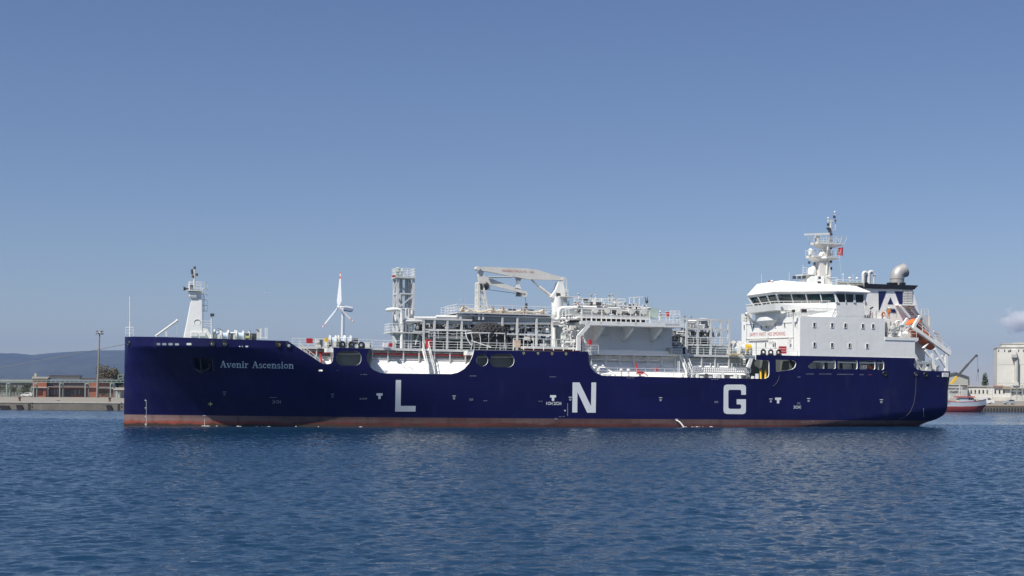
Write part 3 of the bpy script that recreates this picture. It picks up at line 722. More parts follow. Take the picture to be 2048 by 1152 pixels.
# winches
def winch(x, y, t, r, wd, drum=DRUM):
    v = P(x, y, t); z0 = ZK-.1; mb = MB(); zc = max(z0+.5, v.z)
    for k in (-wd/2, wd/2): mb.lathe((v.x+k-.06, t, zc), (1,0,0), [(0,r),(.12,r)], 16, 0)
    mb.lathe((v.x-wd/2, t, zc), (1,0,0), [(0,r*.62),(wd,r*.62)], 12, 1)
    for k in (-wd/2-.25, wd/2+.25): mb.box((v.x+k-.12,t-.4,z0),(v.x+k+.12,t+.4,zc+.2),2)
    mb.box((v.x+wd/2+.3,t-.35,zc-.5),(v.x+wd/2+1.0,t+.35,zc+.4),3)
    mb.build('mooring_winch', [CREAM, drum, PIPEW, DARKP], SHIP)
for x, y, t, r, w in ((434,671,7.5,.85,.8),(448,672,6,.75,.9),(463,671.5,7,.8,.9),(479,672,5.5,.75,.9),(492,672.5,8,.75,.8)): winch(x, y, t, r, w)
g = crnd; mb = MB()
for i in range(26):
    x = g.uniform(426,500); p = P(x, 672, g.uniform(4,11)); mb.tube([(p.x,p.y,ZK-.1),(p.x,p.y,p.z+g.uniform(.1,.85))], g.uniform(.03,.09), 6, g.choice((0,0,1)))
o = mb.build('deck_fittings', [CREAM, DARKP], SHIP); o['kind'] = 'stuff'
MB().torus(P(437,663,7), (0,1,0), .42, .03, 16, 5).torus(P(450,662.5,7), (0,1,0), .42, .03, 16, 5).build('winch_handwheel', GREYP, SHIP)
bxp(515,657.5,521,677,6,6.6,'vent_cabinet',CREAM); bxp(512.5,658.6,517,660,5.9,6.3,'vent_hood',DARKP)
mb = MB()
for x in (522,530.5,534): mb.bar(P(x,678,6), P(x,656.5,6), .12)
mb.bar(P(522,675.5,6), P(534,675.5,6), .1); mb.bar(P(530.5,656.5,6), P(534,656.5,6), .1); mb.build('vent_frame', WHITE, SHIP)
bxp(492,671.5,499,676,4,4.5,'yellow_cover',MARKYEL)

# ------------------------------------------------------------------ trunk deck (the white sloping top of the cargo tanks) and its walkway
s0, s1 = P(592, 700, 2).x, P(1500, 720, 2).x
zslope = P(850, 717.5, 3.4).z
mb = MB()
sec = [(1.7, ZD+.004), (3.5, zslope), (4.3, zslope), (4.3, ZW-.35), (BEAM-4.3, ZW-.35), (BEAM-4.3, zslope), (BEAM-3.5, zslope), (BEAM-1.7, ZD+.004)]
mb.loft([[(s0, t, z) for t, z in sec], [(s1, t, z) for t, z in sec]], 0, True, False, True)
TR = mb.build('trunk_deck', WHITE, SHIP)
boxpart((s0, 2.9, ZW-.22), (s1+1.5, BEAM-2.9, ZW), 'walkway_deck', GREEN)
boxpart((s0, 2.82, ZW-.28), (s1+1.5, 2.895, ZW+.06), 'walkway_edge', PIPEW)
mb = MB(); x = 615                                      # web frames under the walkway
zwv = [P(px, 700, 3).x for px in [613,633] + list(range(745, 945, 31)) + [1183,1212,1240,1268,1296,1323.5,1351]]
for s in zwv: MB().bar((s,3.0,ZW-.3), (s,3.0,zslope-.55), .16).build('stanchion', PIPEW, SHIP)
for px in (1403,1430,1457.5,1480): s = P(px,720,3).x; MB().bar((s,3.0,ZW-.3), (s,3.0,zslope-.55), .18).build('stanchion', PIPEW, SHIP)
for px in range(612, 1500, 31): s = P(px,710,3).x; MB().box((s-.06,3.2,zslope+.9),(s+.06,4.29,ZW-.36)).build('bracket', GREYP, SHIP)
sA, sB = P(590,705,2.4).x, P(945,705,2.4).x
pipe([(sA,3.3,ZW-.75),(sB,3.3,ZW-.75)], .13, RED, 'fire_main')
pipe([(sA,3.5,ZW-1.25),(sB,3.5,ZW-1.25)], .08, CREAM, flange=6); pipe([(sA,3.2,ZW-1.5),(sB,3.2,ZW-1.5)], .06, PIPEW)
sC, sD = P(1180,722,2.4).x, P(1500,722,2.4).x
pipe([(sC,3.2,ZW-.95),(P(1318,722,3.2).x,3.2,ZW-.95),(P(1322,715,3.2).x,3.2,ZW-.5)], .09, CREAM); pipe([(P(1385,718,3.2).x,3.2,ZW-1.15),(sD,3.2,ZW-1.15)], .08, PIPEW)
for px in (1421,1436,1464,1473): s = P(px,720,3.1).x; pipe([(s,3.1,ZW-1.15),(s,3.1,ZD+1.5)], .08, PIPEW)
pipe([P(640.5,708,2.2), P(643,729,1.9)], .09, RED, 'hydrant_pipe'); pipe([P(639,708,2.3), P(645,722,1.9)], .06, RED, 'hydrant_pipe')
# weld lines and a hose line on the slope
mb = MB()
for a, b_ in (((800,718),(833,746)),((790,717),(820,746)),((859,722),(868,744))):
    p, q = P(*a, 3.2), P(*b_, 2.0)
    p.y = 1.7 + 1.8*(p.z-ZD)/(zslope-ZD) - .05; q.y = 1.7 + 1.8*(q.z-ZD)/(zslope-ZD) - .05; mb.bar(p, q, .04)
mb.build('drain_line', GREYP, TR)
# platforms behind the raised side plating
for x0, x1 in ((664,744),(936,1181),(1488,1602)):
    a, b_ = P(x0,700,.3).x, P(x1,700,.3).x; boxpart((a,.26,ZW-.2),(b_,2.81,ZW+.01),'mooring_platform',GREYP)
for px, w in ((662,8),(943,8)):
    p = P(px,700,.3); boxpart((p.x-.6,.3,ZW-.75),(p.x+.35,2.2,ZW-.21),'platform_bracket',WHITE)
p = P(1490,711,.5); mb = MB(); mb.prism([P(1482,711.5,.4),P(1512,711.5,.4),P(1512,717.5,.4),P(1494,717.5,.4)], (0,1.4,0)); mb.build('platform_bracket', WHITE, SHIP)
mb = MB(); mb.bar(P(1502,717,.5), P(1496,735,.5), .5, .4, up=(0,1,0)); mb.build('strut', WHITE, SHIP)
# walls coloured dark to stand for shade behind the openings, covering the white slope
for x0, x1 in ((668,741),(950,1176)): a, b_ = P(x0,720,1.5).x, P(x1,720,1.5).x; boxpart((a,1.5,ZD+.01),(b_,1.6,ZW-.21),'shade_bulkhead',SHADEP)
for x in (667.5, 950, 1175): a = P(x,720,1).x; boxpart((a-.1,.26,ZD+.01),(a+.1,2.9,ZW-.3),'web_bulkhead',GREYP)
pipe([P(672,708,.9), P(722,708,.9)], .05, CREAM); pipe([P(952,714,.9), P(1028,714,.9)], .05, CREAM); 

# rails along the walkway and the deck edge
def zrail(x0, x1, t, z, **k):
    a, b_ = P(x0,700,t).x, P(x1,700,t).x; return rail([(a,t,z),(b_,t,z)], **k)
zrail(584, 664, 2.95, ZW, step=1.2); zrail(744, 840, 2.95, ZW, step=2.2); zrail(858, 943, 2.95, ZW, step=2.2)
zrail(664, 744, .5, ZW, step=1.6); zrail(1384, 1500, 2.95, ZW, step=1.9); zrail(1500, 1600, .6, ZW, step=2)
zrail(948, 1026, .5, ZW, step=2.0, h=1.0); 
zrail(1027, 1166, .5, ZW+.1, step=1.4, h=1.62, bars=2, post=.09); zrail(1166, 1197, .5, ZW-.2, step=1.5, h=1.2)
zrail(1197, 1385, .25, P(1300,753,.25).z, step=1.5, h=1.15); zrail(800, 850, .6, ZD, h=.75, step=2, bars=2)
mb = MB(); mb.prism([P(590,694,1.2),P(598,694,1.2),P(645,727.5,1.2),P(640,727.5,1.2),P(596,697,1.2),P(590,697,1.2)], (0,.06,0)); mb.build('slope_coaming', WHITE, SHIP)
rail([P(598,697,.9), P(640,731,.9)], h=.8, step=.9, bars=2)
# fire stations, boxes and vents on the walkway
def hose_box(x0, y0, x1, y1, t): bxp(x0,y0,x1,y1,t,t+.5,'hose_box',RED)
hose_box(613.5,676.5,625.5,686.5,1.6); hose_box(779,686,785,693.5,2); hose_box(853,679,864,696,3); hose_box(1179,679,1184,692,2); hose_box(1151,604,1159,611.5,7); hose_box(1334,624,1339,634,2)
bxp(767,685,776,694,2.4,3,'deck_cabinet',WHITE); hose_box(1560.5,692.5,1573,707.5,1.2)
mb = MB(); mb.prism([P(650,676,2),P(656,676,2),P(657,682,2),P(654,683.5,2),P(650,682,2)], (0,.6,0)); mb.build('yellow_roller', YELLOW, SHIP)
for x, y in ((665,682),(682,682),(695,682)): winch(x, y, 3.5, .8, .8)
mb = MB(); g = crnd
for i in range(30):
    x = g.uniform(625,740); p = P(x, 694, g.uniform(2.2,6)); h = g.uniform(.2,1.1); mb.box((p.x-g.uniform(.05,.35),p.y-.15,ZW),(p.x+g.uniform(.05,.35),p.y+.2,ZW+h), g.choice((0,1,1,0)))
o = mb.build('deck_fittings', [CREAM, DARKP], SHIP); o['kind'] = 'stuff'
# stairs from the walkway to the deck
def stair(px0, py0, px1, py1, t0, t1, w=.85):
    a, b_ = P(px0,py0,t0), P(px1,py1,t1); n = 12; mb = MB(); sd = Vector((1,0,0))*w/2
    for k in (-1,1):
        mb.bar(a+sd*k, b_+sd*k, .08, .3); mb.bar(a+sd*k+Vector((0,0,1.0)), b_+sd*k+Vector((0,0,1.0)), .07)
        for i in (0,.33,.66,1): c_ = a+(b_-a)*i+sd*k; mb.bar(c_, c_+Vector((0,0,1.0)), .06)
    st = mb.build('stairway', WHITE, SHIP)
    for i in range(1, n): c_ = a+(b_-a)*i/n; MB().box(c_-sd-Vector((0,.16,.03)), c_+sd+Vector((0,.16,.03))).build('step', GREYP, st)
stair(850.5,697,863.5,747,2.6,.8,.85); stair(1365.5,711,1379,748,2.6,.8,.85)
# ------------------------------------------------------------------ vent mast
tv0, tv1 = 6.6, 9.0
zb = ZW
LG = MB(); vm = []
def vcol(px, t): return P(px, 650, t).x
A0, A1 = vcol(794.5, tv0), vcol(826, tv0)
zt_ = P(800, 556, tv0).z; z1_, z2_ = P(800,587,tv0).z, P(800,617,tv0).z; z3_ = P(800,664,tv0).z
mb = MB()
for s in (A0, A1):
    for t in (tv0, tv1): mb.bar((s,t,zb), (s,t,zt_), .3)
VM = mb.build('vent_mast', PIPEW, SHIP)
for z in (z1_, z2_, z3_):
    for a_, b__ in (((A0,tv0,z),(A1,tv0,z)),((A0,tv1,z),(A1,tv1,z)),((A0,tv0,z),(A0,tv1,z)),((A1,tv0,z),(A1,tv1,z))): beam(a_, b__, .2, name='cross_beam', parent=VM)
for (a, b_) in (((A0,tv0,z2_),(A1,tv0,z1_-.2)),((A1,tv1,z1_),(A0,tv1,zt_)),((A0,tv0,z1_),(A0,tv1,z2_)),((A0,tv1,z1_),(A0,tv0,zt_)),((A1,tv0,z1_),(A1,tv1,zt_)),((A1,tv1,z2_),(A1,tv0,z1_)),((A0,tv0,z3_),(A0,tv1,z2_))):
    beam(a, b_, .16, m=PIPEW, name='brace', parent=VM)
for s, t, r in ((A0+.75,8,.22),(A0+1.4,7.6,.16),(A0+1.75,8.4,.2)): pipe([(s,t,zb),(s,t,zt_+.5)], r, GREYP, 'vent_riser', VM)
boxpart((A0-.35,tv0-.35,zt_),(A1+.2,tv1+.3,zt_+.22),'top_platform',PIPEW,VM)
zz = zt_+.22
rail([(A0-.3,tv0-.3,zz),(A1+.15,tv0-.3,zz),(A1+.15,tv1+.25,zz),(A0-.3,tv1+.25,zz),(A0-.3,tv0-.3,zz)], h=1.15, step=.6, parent=VM)
VG = mat('pale_green_vent_head', (.42,.52,.46), .5, var=.15)
for px, py, r in ((796,539.5,.33),(804.5,542.5,.2)):
    c = P(px, py, 7.8); mb = MB(); mb.lathe((c.x,7.8,zz), (0,0,1), [(0,r*.6),(c.z-zz-.4,r*.6),(c.z-zz-.3,r),(c.z-zz+.2,r*1.1),(c.z-zz+.35,r*.5)], 12); mb.build('vent_head', VG, VM)
bxp(784.5,550.5,791,554.5,tv0-.4,tv0-.36,'warning_board',RED,VM)
ladder((A0+1.0,tv1-.2,zb),(A0+1.0,tv1-.2,zt_), .45, .35, name='ladder', parent=VM)
# expansion loop and headers
q = [P(803.5,697,5.4), P(803.5,618.5,5.4)]
c0 = P(803.5,619,5.4); c1 = P(775,619,7.5)
pipe([P(803.2,697,5.2), c0, Vector((c1.x,5.4,c0.z)), Vector((c1.x,8.4,c0.z)), Vector((c0.x+.3,8.4,c0.z))], .24, WHITE, 'expansion_loop')
pipe([P(824,620,6.5), P(824,636,6.5), P(880,636,6.5), P(880,634,6.5), P(944,634,6.5)], .2, WHITE, 'header_pipe')
pipe([P(813,617,6.3), P(813,639.5,6.0), P(940,639.5,6.0), P(943,648,6)], .2, PIPEW, 'header_pipe')
pipe([P(805,642.5,5.6), P(848,642.5,5.6), P(848,660,5.6)], .2, PIPEW, 'header_pipe')
pipe([P(872,633.5,5.2), P(944,634.5,5.2), P(944,628,5.2)], .22, WHITE, 'header_pipe')
for px in (812,818): pipe([P(px,697,6), P(px,618,6)], .13, PIPEW)
# platform round the foot of the mast
zp = P(790,663.5,5.2).z
a, b_ = P(779.5,664,5.2).x, P(848,664,5.2).x
boxpart((a,5.0,zp-.18),(b_,9.4,zp),'mast_foot_platform',PIPEW)
rail([(a+.1,9,zp),(a+.1,5.1,zp),(P(806,664,5.1).x,5.1,zp)], h=1.15, step=.9)
mb = MB()
for px in (786.5,790.5,809,817,822): s = P(px,690,5.5).x; mb.bar((s,5.6,ZW),(s,5.6,zp-.18), .22)
mb.build('platform_posts', PIPEW, SHIP)
s = P(784,680,5.3).x; mb = MB(); mb.bar((a+.2,5.3,zp-.2),(s+.6,5.3,ZW+.9),.3); mb.build('platform_strut', WHITE, SHIP)
clutter(A0-.3, A1+1.0, 5.5, 8.8, ZW+.2, zp+1.8, 34); 
s_a, s_b = P(826,690,6).x, P(868,690,6).x
clutter(s_a, s_b, 6, 9, ZW+.2, P(840,655,6).z, 46, [PIPEW,GREYP,DARKP])
pipe([P(831,690,5.4), P(836,668,5.4), P(846,668,5.4), P(852,690,5.4)], .1, PIPEW)

# ------------------------------------------------------------------ pipe racks amidships
tr0, tr1 = 4.4, 11.0
def post(px, y0, y1, t, w=.28, m=PIPEW): 
    a, b_ = P(px, y0, t), P(px, y1, t); return boxpart((a.x-w/2,t-w/2,b_.z),(a.x+w/2,t+w/2,a.z),'rack_post',m)
def hbeam(x0, x1, y, t, h=.22, w=.2, m=PIPEW, name='rack_beam'):
    a, b_ = P(x0, y, t), P(x1, y, t); z = (a.z+b_.z)/2; return boxpart((a.x,t-w/2,z-h/2),(b_.x,t+w/2,z+h/2),name,m)
for px in (847.5,869,894.8,923.5): post(px,638.5,698,tr0); post(px+2,640,698,tr1)
hbeam(830,944,638.6,tr0-.02,.25,.3); hbeam(847,944,644,tr0+.3,.6,.2,GREYP); hbeam(847,942,660.2,tr0); hbeam(868,930,675.5,tr0-.02,.13)
hbeam(826,870,663.6,tr0+.02)
z_ = P(890,677.3,tr0).z; rail([P(858,677.5,tr0-.15), P(932,678,tr0-.15)], h=1.15, step=1.45)
boxpart((P(858,678,tr0).x,tr0+.3,z_-.12),(P(940,678,tr0).x,tr1,z_),'rack_floor',GREYP)
for x0, x1 in ((848,868),(870,893),(896,922),(925,950)):
    a, b_ = P(x0,690,tr0+.6).x, P(x1,690,tr0+.6).x
    clutter(a, b_, tr0+.6, tr1, P(900,656,tr0).z, P(900,645,tr0).z, 30, [PIPEW,DARKP,DARKP])
    clutter(a, b_, tr0+.5, tr1-2, z_, P(900,661,tr0).z, 16, [DARKP,DARKP,GREYP], rmax=.2)
    clutter(a, b_, tr0+.5, tr1-2, ZW+.1, z_-.2, 12, [DARKP,GREYP,GREYP], rmax=.2)
# insulated cargo vessel and dark skids standing inside the racks
mb = MB(); a, b_ = P(872,680,8).x, P(944,680,8).x; mb.lathe((a,8.2,ZW+1.25), (1,0,0), [(-.4,.2),(0,1.0),(.3,1.2),(b_-a-.3,1.2),(b_-a,1.0),(b_-a+.4,.2)], 18); mb.build('deck_tank', SHADEP, SHIP)
bx = P(900,690,11); boxpart((P(853,690,10.5).x,10.8,ZW),(P(948,690,10.5).x,12,P(900,665,10.5).z),'machinery_skid',DARKP)
for px, py in ((844,648),(846,655),(838.5,655.5),(852,652)): 
    c = P(px, py, 9); mb = MB(); mb.lathe(c, (0.3,0,1), [(-.9,.3),(-.4,.55),(.3,.55),(.8,.25)], 10); mb.build('pump_motor', DARKP, SHIP)

# right-hand rack with the hose platform on top
zpl = P(1000,626.5,tr0).z
a, b_ = P(913,627,tr0).x, P(1110,627,tr0).x
boxpart((a,tr0-.3,zpl-.16),(b_,tr1+2.5,zpl),'hose_platform',PIPEW)
hbeam(912,1106,633,tr0,.22); hbeam(948,1106,637.5,tr0+.5,.75,.25,GREYP)
boxpart((P(950,637,tr0).x,tr0+1,zpl-1.5),(P(1104,637,tr0).x,tr1,zpl-.2),'platform_underframe',GREYP)
rail([(a,tr1,zpl),(a,tr0-.25,zpl),(b_,tr0-.25,zpl)], h=1.1, step=1.55)
rail([(a,tr1+2.4,zpl),(b_,tr1+2.4,zpl)], h=1.1, step=1.55)
for px in (1004.5,1034.5,1073,1104.5): post(px,634,700,tr0)
for px in (921,958,966): post(px,627,640,tr0)
for px in (960,1010,1045,1085): post(px,634,700,tr1)
hbeam(944,1106,668.5,tr0); hbeam(1040,1102,654.5,tr0+.7,.1,.1)
pipe([P(944,646,tr0+.4), P(1104,646.5,tr0+.4), P(1128,647,tr0+.4), P(1140,637,tr0+.4)], .2, WHITE, 'header_pipe', flange=3)
pipe([P(950,640.5,tr0+1.5), P(1003,641,tr0+1.5)], .13, WHITE)
pipe([P(950,645,8), P(1104,645,8)], .25, PIPEW, 'header_pipe', flange=4)
for x0, x1 in ((1004,1033),(1035,1072),(1074,1103)):
    a, b_ = P(x0,690,tr0+.6).x, P(x1,690,tr0+.6).x
    clutter(a, b_, tr0+.6, tr1, P(1050,667,tr0).z, P(1050,640,tr0).z, 44, [PIPEW,GREYP,DARKP])
    clutter(a, b_, tr0+.3, tr1-2, ZW+.1, P(1050,670,tr0).z, 34, [PIPEW,CREAM,DARKP])
boxpart((P(953,690,9).x,9.5,ZW),(P(1075,690,9).x,11,P(1000,672,9).z),'machinery_skid',DARKP)
for px in (1041,1052,1061,1082): bxp(px,656,px+8,664,9,9.6,'valve_cabinet',g.choice((PIPEW,DARKP,GREYP)))
bxp(1046,643,1058,651,6,6.6,'junction_box',PIPEW)
# lower manifold walkway with dark red shadow gap
a, b_ = P(1050,694.5,2).x, P(1160,694.5,2).x
boxpart((a,1.6,P(1100,694.5,2).z-.25),(b_,4,P(1100,694.5,2).z+.1),'manifold_floor',PIPEW)
boxpart((a,2.2,ZW),(b_,2.3,P(1100,697,2).z),'drip_tray',mat('dark_red_deck_paint',(.16,.02,.025),.6,var=.2))
bxp(1030,680,1041,695,1.6,2.6,'sand_box',mat('pale_tan_cover',(.62,.47,.36),.7,var=.15)); 
# hoses lying in saddles on the platform
HOSE = mat('cream_cargo_hose', (.68,.60,.46), .7, var=.15)
def hose(pts, t, r=.16):
    o = []
    for i in range(len(pts)-1):
        for k in range(4):
            f = k/4; p0, p1 = P(*pts[i], t), P(*pts[i+1], t); o.append(p0.lerp(p1, f))
    o.append(P(*pts[-1], t)); mb = MB(); mb.tube(o, r, 8); h = mb.build('cargo_hose', HOSE)
    return h
HOSES = []
for pts, t in (([(921,622),(925,615),(930,613.5),(938,618),(948,623.5)],4.9),([(955,624),(970,623),(982,619),(992,622.5),(1004,620.5),(1016,623.5),(1031,624),(1042,621)],4.9),([(1048,620),(1056,623.5),(1068,625),(1080,623),(1086,620.5)],4.9),([(930,624),(940,620),(960,624.5),(1000,624.5),(1040,624),(1080,624.5)],5.6)):
    HOSES.append((pts, t))
for px in (926,985,1005.5,1047,1087):
    p = P(px,626,5.1); mb = MB(); mb.bar((p.x,4.8,zpl),(p.x,4.8,zpl+.95),.22); mb.bar((p.x,6.1,zpl),(p.x,6.1,zpl+.95),.22); mb.bar((p.x,4.7,zpl+.25),(p.x,6.2,zpl+.25),.2); mb.build('hose_saddle', mat('brown_saddle',(.30,.21,.13),.7,var=.2) if px == 926 else bpy.data.materials['brown_saddle'], SHIP)
for x0, x1 in ((1019,1029),(1060,1066)):
    a, b_ = P(x0,618,9), P(x1,618,9); mb = MB(); mb.lathe(((a.x+b_.x)/2,9,zpl+.5),(1,0,0),[(-.6,.2),(-.5,.5),(.5,.5),(.6,.2)],10); mb.build('hose_reel', GREYP, SHIP)

# ------------------------------------------------------------------ deck crane
tc = 7.6
kc = 6.777
def cr(pts, ox=900, oy=520, k=kc): return [(ox+x/k, oy+y/k) for x, y in pts]
CR = MB()
c = P(1115,620,tc); zc0 = zpl-.3; zcol = P(1115,593,tc).z
rad = (P(1126.5,610,tc).x - P(1103.5,610,tc).x)/2
CR.lathe((c.x,tc,ZW), (0,0,1), [(0,rad*.95),(zcol-ZW-1.6,rad*.95),(zcol-ZW-.5,rad*1.12),(zcol-ZW,rad*1.12)], 24)
CRANE = CR.build('deck_crane', WHITE, SHIP)
mb = MB(); mb.prism([P(x,y,tc-.75) for x,y in cr([(1395,470),(1440,400),(1475,295),(1530,285),(1560,420),(1585,520),(1500,545),(1360,500)])], (0,1.5,0)); mb.build('crane_house', WHITE, CRANE)
mb = MB(); mb.prism([P(x,y,tc-.45) for x,y in cr([(362,108),(385,95),(520,91),(800,103),(1050,115),(1165,128),(1360,186),(1545,238),(1560,258),(1545,275),(1480,272),(1080,262),(900,232),(600,172),(415,140),(370,140)])], (0,.9,0))
mb.lathe(P(900+1545/kc,520+255/kc,tc-.6), (0,1,0), [(0,.28),(1.2,.28)], 12); mb.lathe(P(900+385/kc,520+112/kc,tc-.6), (0,1,0), [(0,.3),(1.2,.3)], 12)
JIB = mb.build('main_jib', CREAM, CRANE)
mb = MB(); mb.prism([P(x,y,tc-.3) for x,y in cr([(388,150),(450,150),(462,190),(475,222),(530,240),(1005,425),(1015,440),(1005,455),(540,335),(430,300),(395,280),(385,215)])], (0,.6,0))
FJ = mb.build('folding_jib', CREAM, CRANE)
mb = MB(); mb.lathe(P(900+1012/kc,520+460/kc,tc-.2), (0,1,0), [(0,.46),(.08,.46),(.1,.36),(.3,.36),(.32,.46),(.4,.46)], 16); mb.build('jib_sheave', CREAM, CRANE)
mb = MB(); mb.prism([P(x,y,tc-.28) for x,y in cr([(895,238),(975,245),(945,300),(940,328),(915,328),(918,300)])], (0,.56,0)); mb.build('jib_lug', GREYP, CRANE)
mb = MB(); mb.prism([P(x,y,tc-.36) for x,y in cr([(880,372),(905,335),(940,330),(968,395)])], (0,.7,0)); mb.build('jib_lug', WHITE, CRANE)
pipe([P(x,y,tc-.5) for x,y in cr([(520,232),(840,230)])], .13, GREYP, 'fold_cylinder', CRANE)
pipe([P(x,y,tc-.2) for x,y in cr([(1100,265),(1220,375)])], .12, GREYP, 'luffing_ram', CRANE); pipe([P(x,y,tc-.2) for x,y in cr([(1210,365),(1370,490)])], .22, CREAM, 'luffing_cylinder', CRANE)
mb = MB(); c = P(900+465/kc,520+355/kc,tc); mb.lathe((c.x,tc-.5,c.z),(0,1,0),[(0,.6),(.1,.6),(.12,.4),(.9,.4),(.92,.6),(1,.6)],14); mb.build('hoist_winch', DARKP, CRANE)
c = P(900+512/kc,520+372/kc,tc-.4); mb = MB(); mb.lathe(c,(0,1,0),[(0,.35),(.8,.35)],12); mb.build('winch_motor', CREAM, CRANE)
mb = MB(); mb.bar(P(*cr([(520,402)])[0],tc), P(*cr([(905,455)])[0],tc), .06); mb.bar(P(*cr([(1018,500)])[0],tc), P(*cr([(1032,590)])[0],tc), .05); mb.build('hoist_wire', DARKP, CRANE)
mb = MB(); p = P(*cr([(1034,615)])[0],tc); mb.box(p-Vector((.16,.12,.3)), p+Vector((.16,.12,.3))); mb.torus(p-Vector((0,0,.55)),(0,1,0),.18,.06,12,5); mb.build('crane_hook', DARKP, CRANE)
mb = MB(); p = P(*cr([(925,462)])[0],tc); mb.prism([p+Vector(v) for v in ((-.35,-.2,-.35),(.4,-.2,-.35),(.25,-.2,.3),(-.2,-.2,.3))],(0,.4,0)); mb.build('hose_clamp', DARKP, CRANE)
z0c = P(1130,593,tc).z
ladder(P(1129.5,634,tc-1.0), P(1129.5,560,tc-1.0), .45, .3, Vector((1,0,0)), parent=CRANE)
rail([P(1122,594,tc-1.2), P(1136,594,tc-1.2)], h=1.1, step=.6, parent=CRANE); boxpart(P(1120,593.6,tc-1.3), P(1137,595,tc+1.3), 'crane_platform', CREAM, CRANE)
mb = MB(); mb.bar(P(1133.5,593,tc-1), P(1133.5,558,tc-1), .07); mb.bar(P(1124,556,tc-1), P(1133.5,558,tc-1), .07); mb.build('ladder_frame', CREAM, CRANE)
bxp(1113,586,1121,593,tc-.95,tc-.8,'crane_controls',DARKP,CRANE)
mb = MB(); mb.prism([P(1126,598,tc-.9),P(1134,594.5,tc-.9),P(1134.5,610,tc-.9),P(1128,601,tc-.9)],(0,.1,0)); mb.build('bracket', GREYP, CRANE)
text('crane_lettering', 'MASADA SWL 5t 4.5 - 16m', 1004.5, 1068, 539, 543.6, 541.6, 546.2, REDTXT, JIB, lambda x, y: P(x, y, tc-.45), OFF, -.006)
# jib rest
mb = MB()
L0, L1 = [P(x, 567, tc).x for x in (955, 973.5)]; zr0, zr1 = zpl, P(960, 566, tc).z
mb.bar((L0,tc-.6,zr0),(L0,tc-.6,zr1),.36); mb.bar((L0,tc+.7,zr0),(L0,tc+.7,zr1),.3); mb.bar((L1+.2,tc-.6,zr0),(L0+.6,tc-.6,zr1),.22); mb.bar((L1+.2,tc+.7,zr0),(L0+.6,tc+.7,zr1),.2)
for f in (.25,.5,.75): 
    z = zr0+(zr1-zr0)*f; mb.bar((L0,tc-.6,z),(L0+(L1-L0)*(1-.55*f),tc-.6,z),.14); mb.bar((L0,tc+.7,z),(L0+(L1-L0)*(1-.55*f),tc+.7,z),.14); mb.bar((L0,tc-.6,z),(L0,tc+.7,z),.14)
    mb.bar((L0,tc-.6,z),(L0+(L1-L0)*(1-.55*(f-.25)),tc-.6,z-(zr1-zr0)*.25),.12)
mb.bar((L0,tc-.8,zr1),(L0+1.0,tc-.8,zr1),.25); mb.bar((L0,tc+.9,zr1),(L0+1.0,tc+.9,zr1),.25); mb.bar((L0+.1,tc-.9,zr1),(L0+.1,tc+1,zr1),.25)
mb.build('jib_rest', CREAM, SHIP)

# ------------------------------------------------------------------ compressor room and manifold platform
tp = .05; th = 4.6
zs0, zs1 = P(1270,652.5,tp).z, P(1270,644.2,tp).z
sa, sb = P(1177,648,tp).x, P(1368,648,tp).x
boxpart((sa,tp,zs0),(sb,BEAM-tp,zs1),'manifold_platform',WHITE)
ha, hb = P(1160,690,th).x, P(1344,690,th).x
boxpart((ha,th,ZW),(hb,BEAM-th,zs0-.003),'compressor_room',WHITE)
zf0 = P(1250,715,1.3).z
boxpart((P(1170,710,2.7).x,2.7,ZW-.3),(P(1364,710,2.7).x,th-.002,ZW+.45),'room_plinth',WHITE)
for px in (1185,1243,1299): 
    a = P(px, 668, th).x; mb = MB(); mb.prism([(a,tp+.6,zs0-.002),(a,th-.002,zs0-.002),(a,th-.002,zs0-2.1),(a,th-.35,zs0-2.1),(a,tp+.6,zs0-.3)],(.45,0,0)); mb.build('bracket', WHITE, SHIP)
# forward raked strut with triangular opening
mb = MB(); mb.bar(P(1177.5,650,tp+.2), P(1157,673,tp+.2), .5, .4, up=(0,1,0)); mb.bar(P(1157,672,tp+.2), P(1157,701,tp+.2), .55, .4, up=(0,1,0)); mb.bar(P(1160,645,tp+.2), P(1178,644.5,tp+.2), .45, .4, up=(0,1,0)); mb.build('platform_strut', WHITE, SHIP)
a = P(1112,690,5).x
mb = MB(); mb.lathe((P(1120,690,6.5).x,6.5,ZW),(0,0,1),[(0,1.55),(3.6,1.55),(4.0,1.2)],22); mb.build('deck_tank', GREYP, SHIP)
boxpart((P(1139,690,3).x,3.0,ZW),(ha-.003,BEAM-6,zs0-1.2),'white_casing',WHITE)
pipe([P(1108,700,4), P(1108,655,4)], .25, WHITE); pipe([P(1143,700,2), P(1143,690,2), P(1140,660,2), P(1130,656,2)], .12, CREAM); pipe([P(1132,674,2.4),P(1140,674,2.4),P(1141,664,2.4),P(1150,662,2.4),P(1160,662,2.4)], .1, WHITE); pipe([P(1133,684,2.4),P(1137,679,2.4),P(1143,679,2.4)], .08, WHITE)
pipe([P(1129,676,3),P(1126,684,3)], .16, WHITE); pipe([P(1163,660,.9), P(1163,702,.9)], .09, RED, 'fire_main'); 
clutter(P(1128,690,2).x, P(1160,690,2).x, 1.5, 3.0, ZW+.2, zs0, 34, [WHITE,CREAM,GREYP])
# big crossover pipes beside the crane column
pipe([P(1105,632,3.6), P(1107,638,3.6), P(1114,640,3.6), P(1117.5,636,3.6), P(1117.5,616,3.6), P(1160,615.5,3.6), P(1240,616,3.6)], .28, WHITE, 'crossover_pipe')
pipe([P(1122,637,3.2), P(1142,637,3.2), P(1165,638,3.2)], .2, WHITE, 'crossover_pipe')
boxpart(P(1119,622,5), P(1146,635,8), 'duct_box', GREYP)
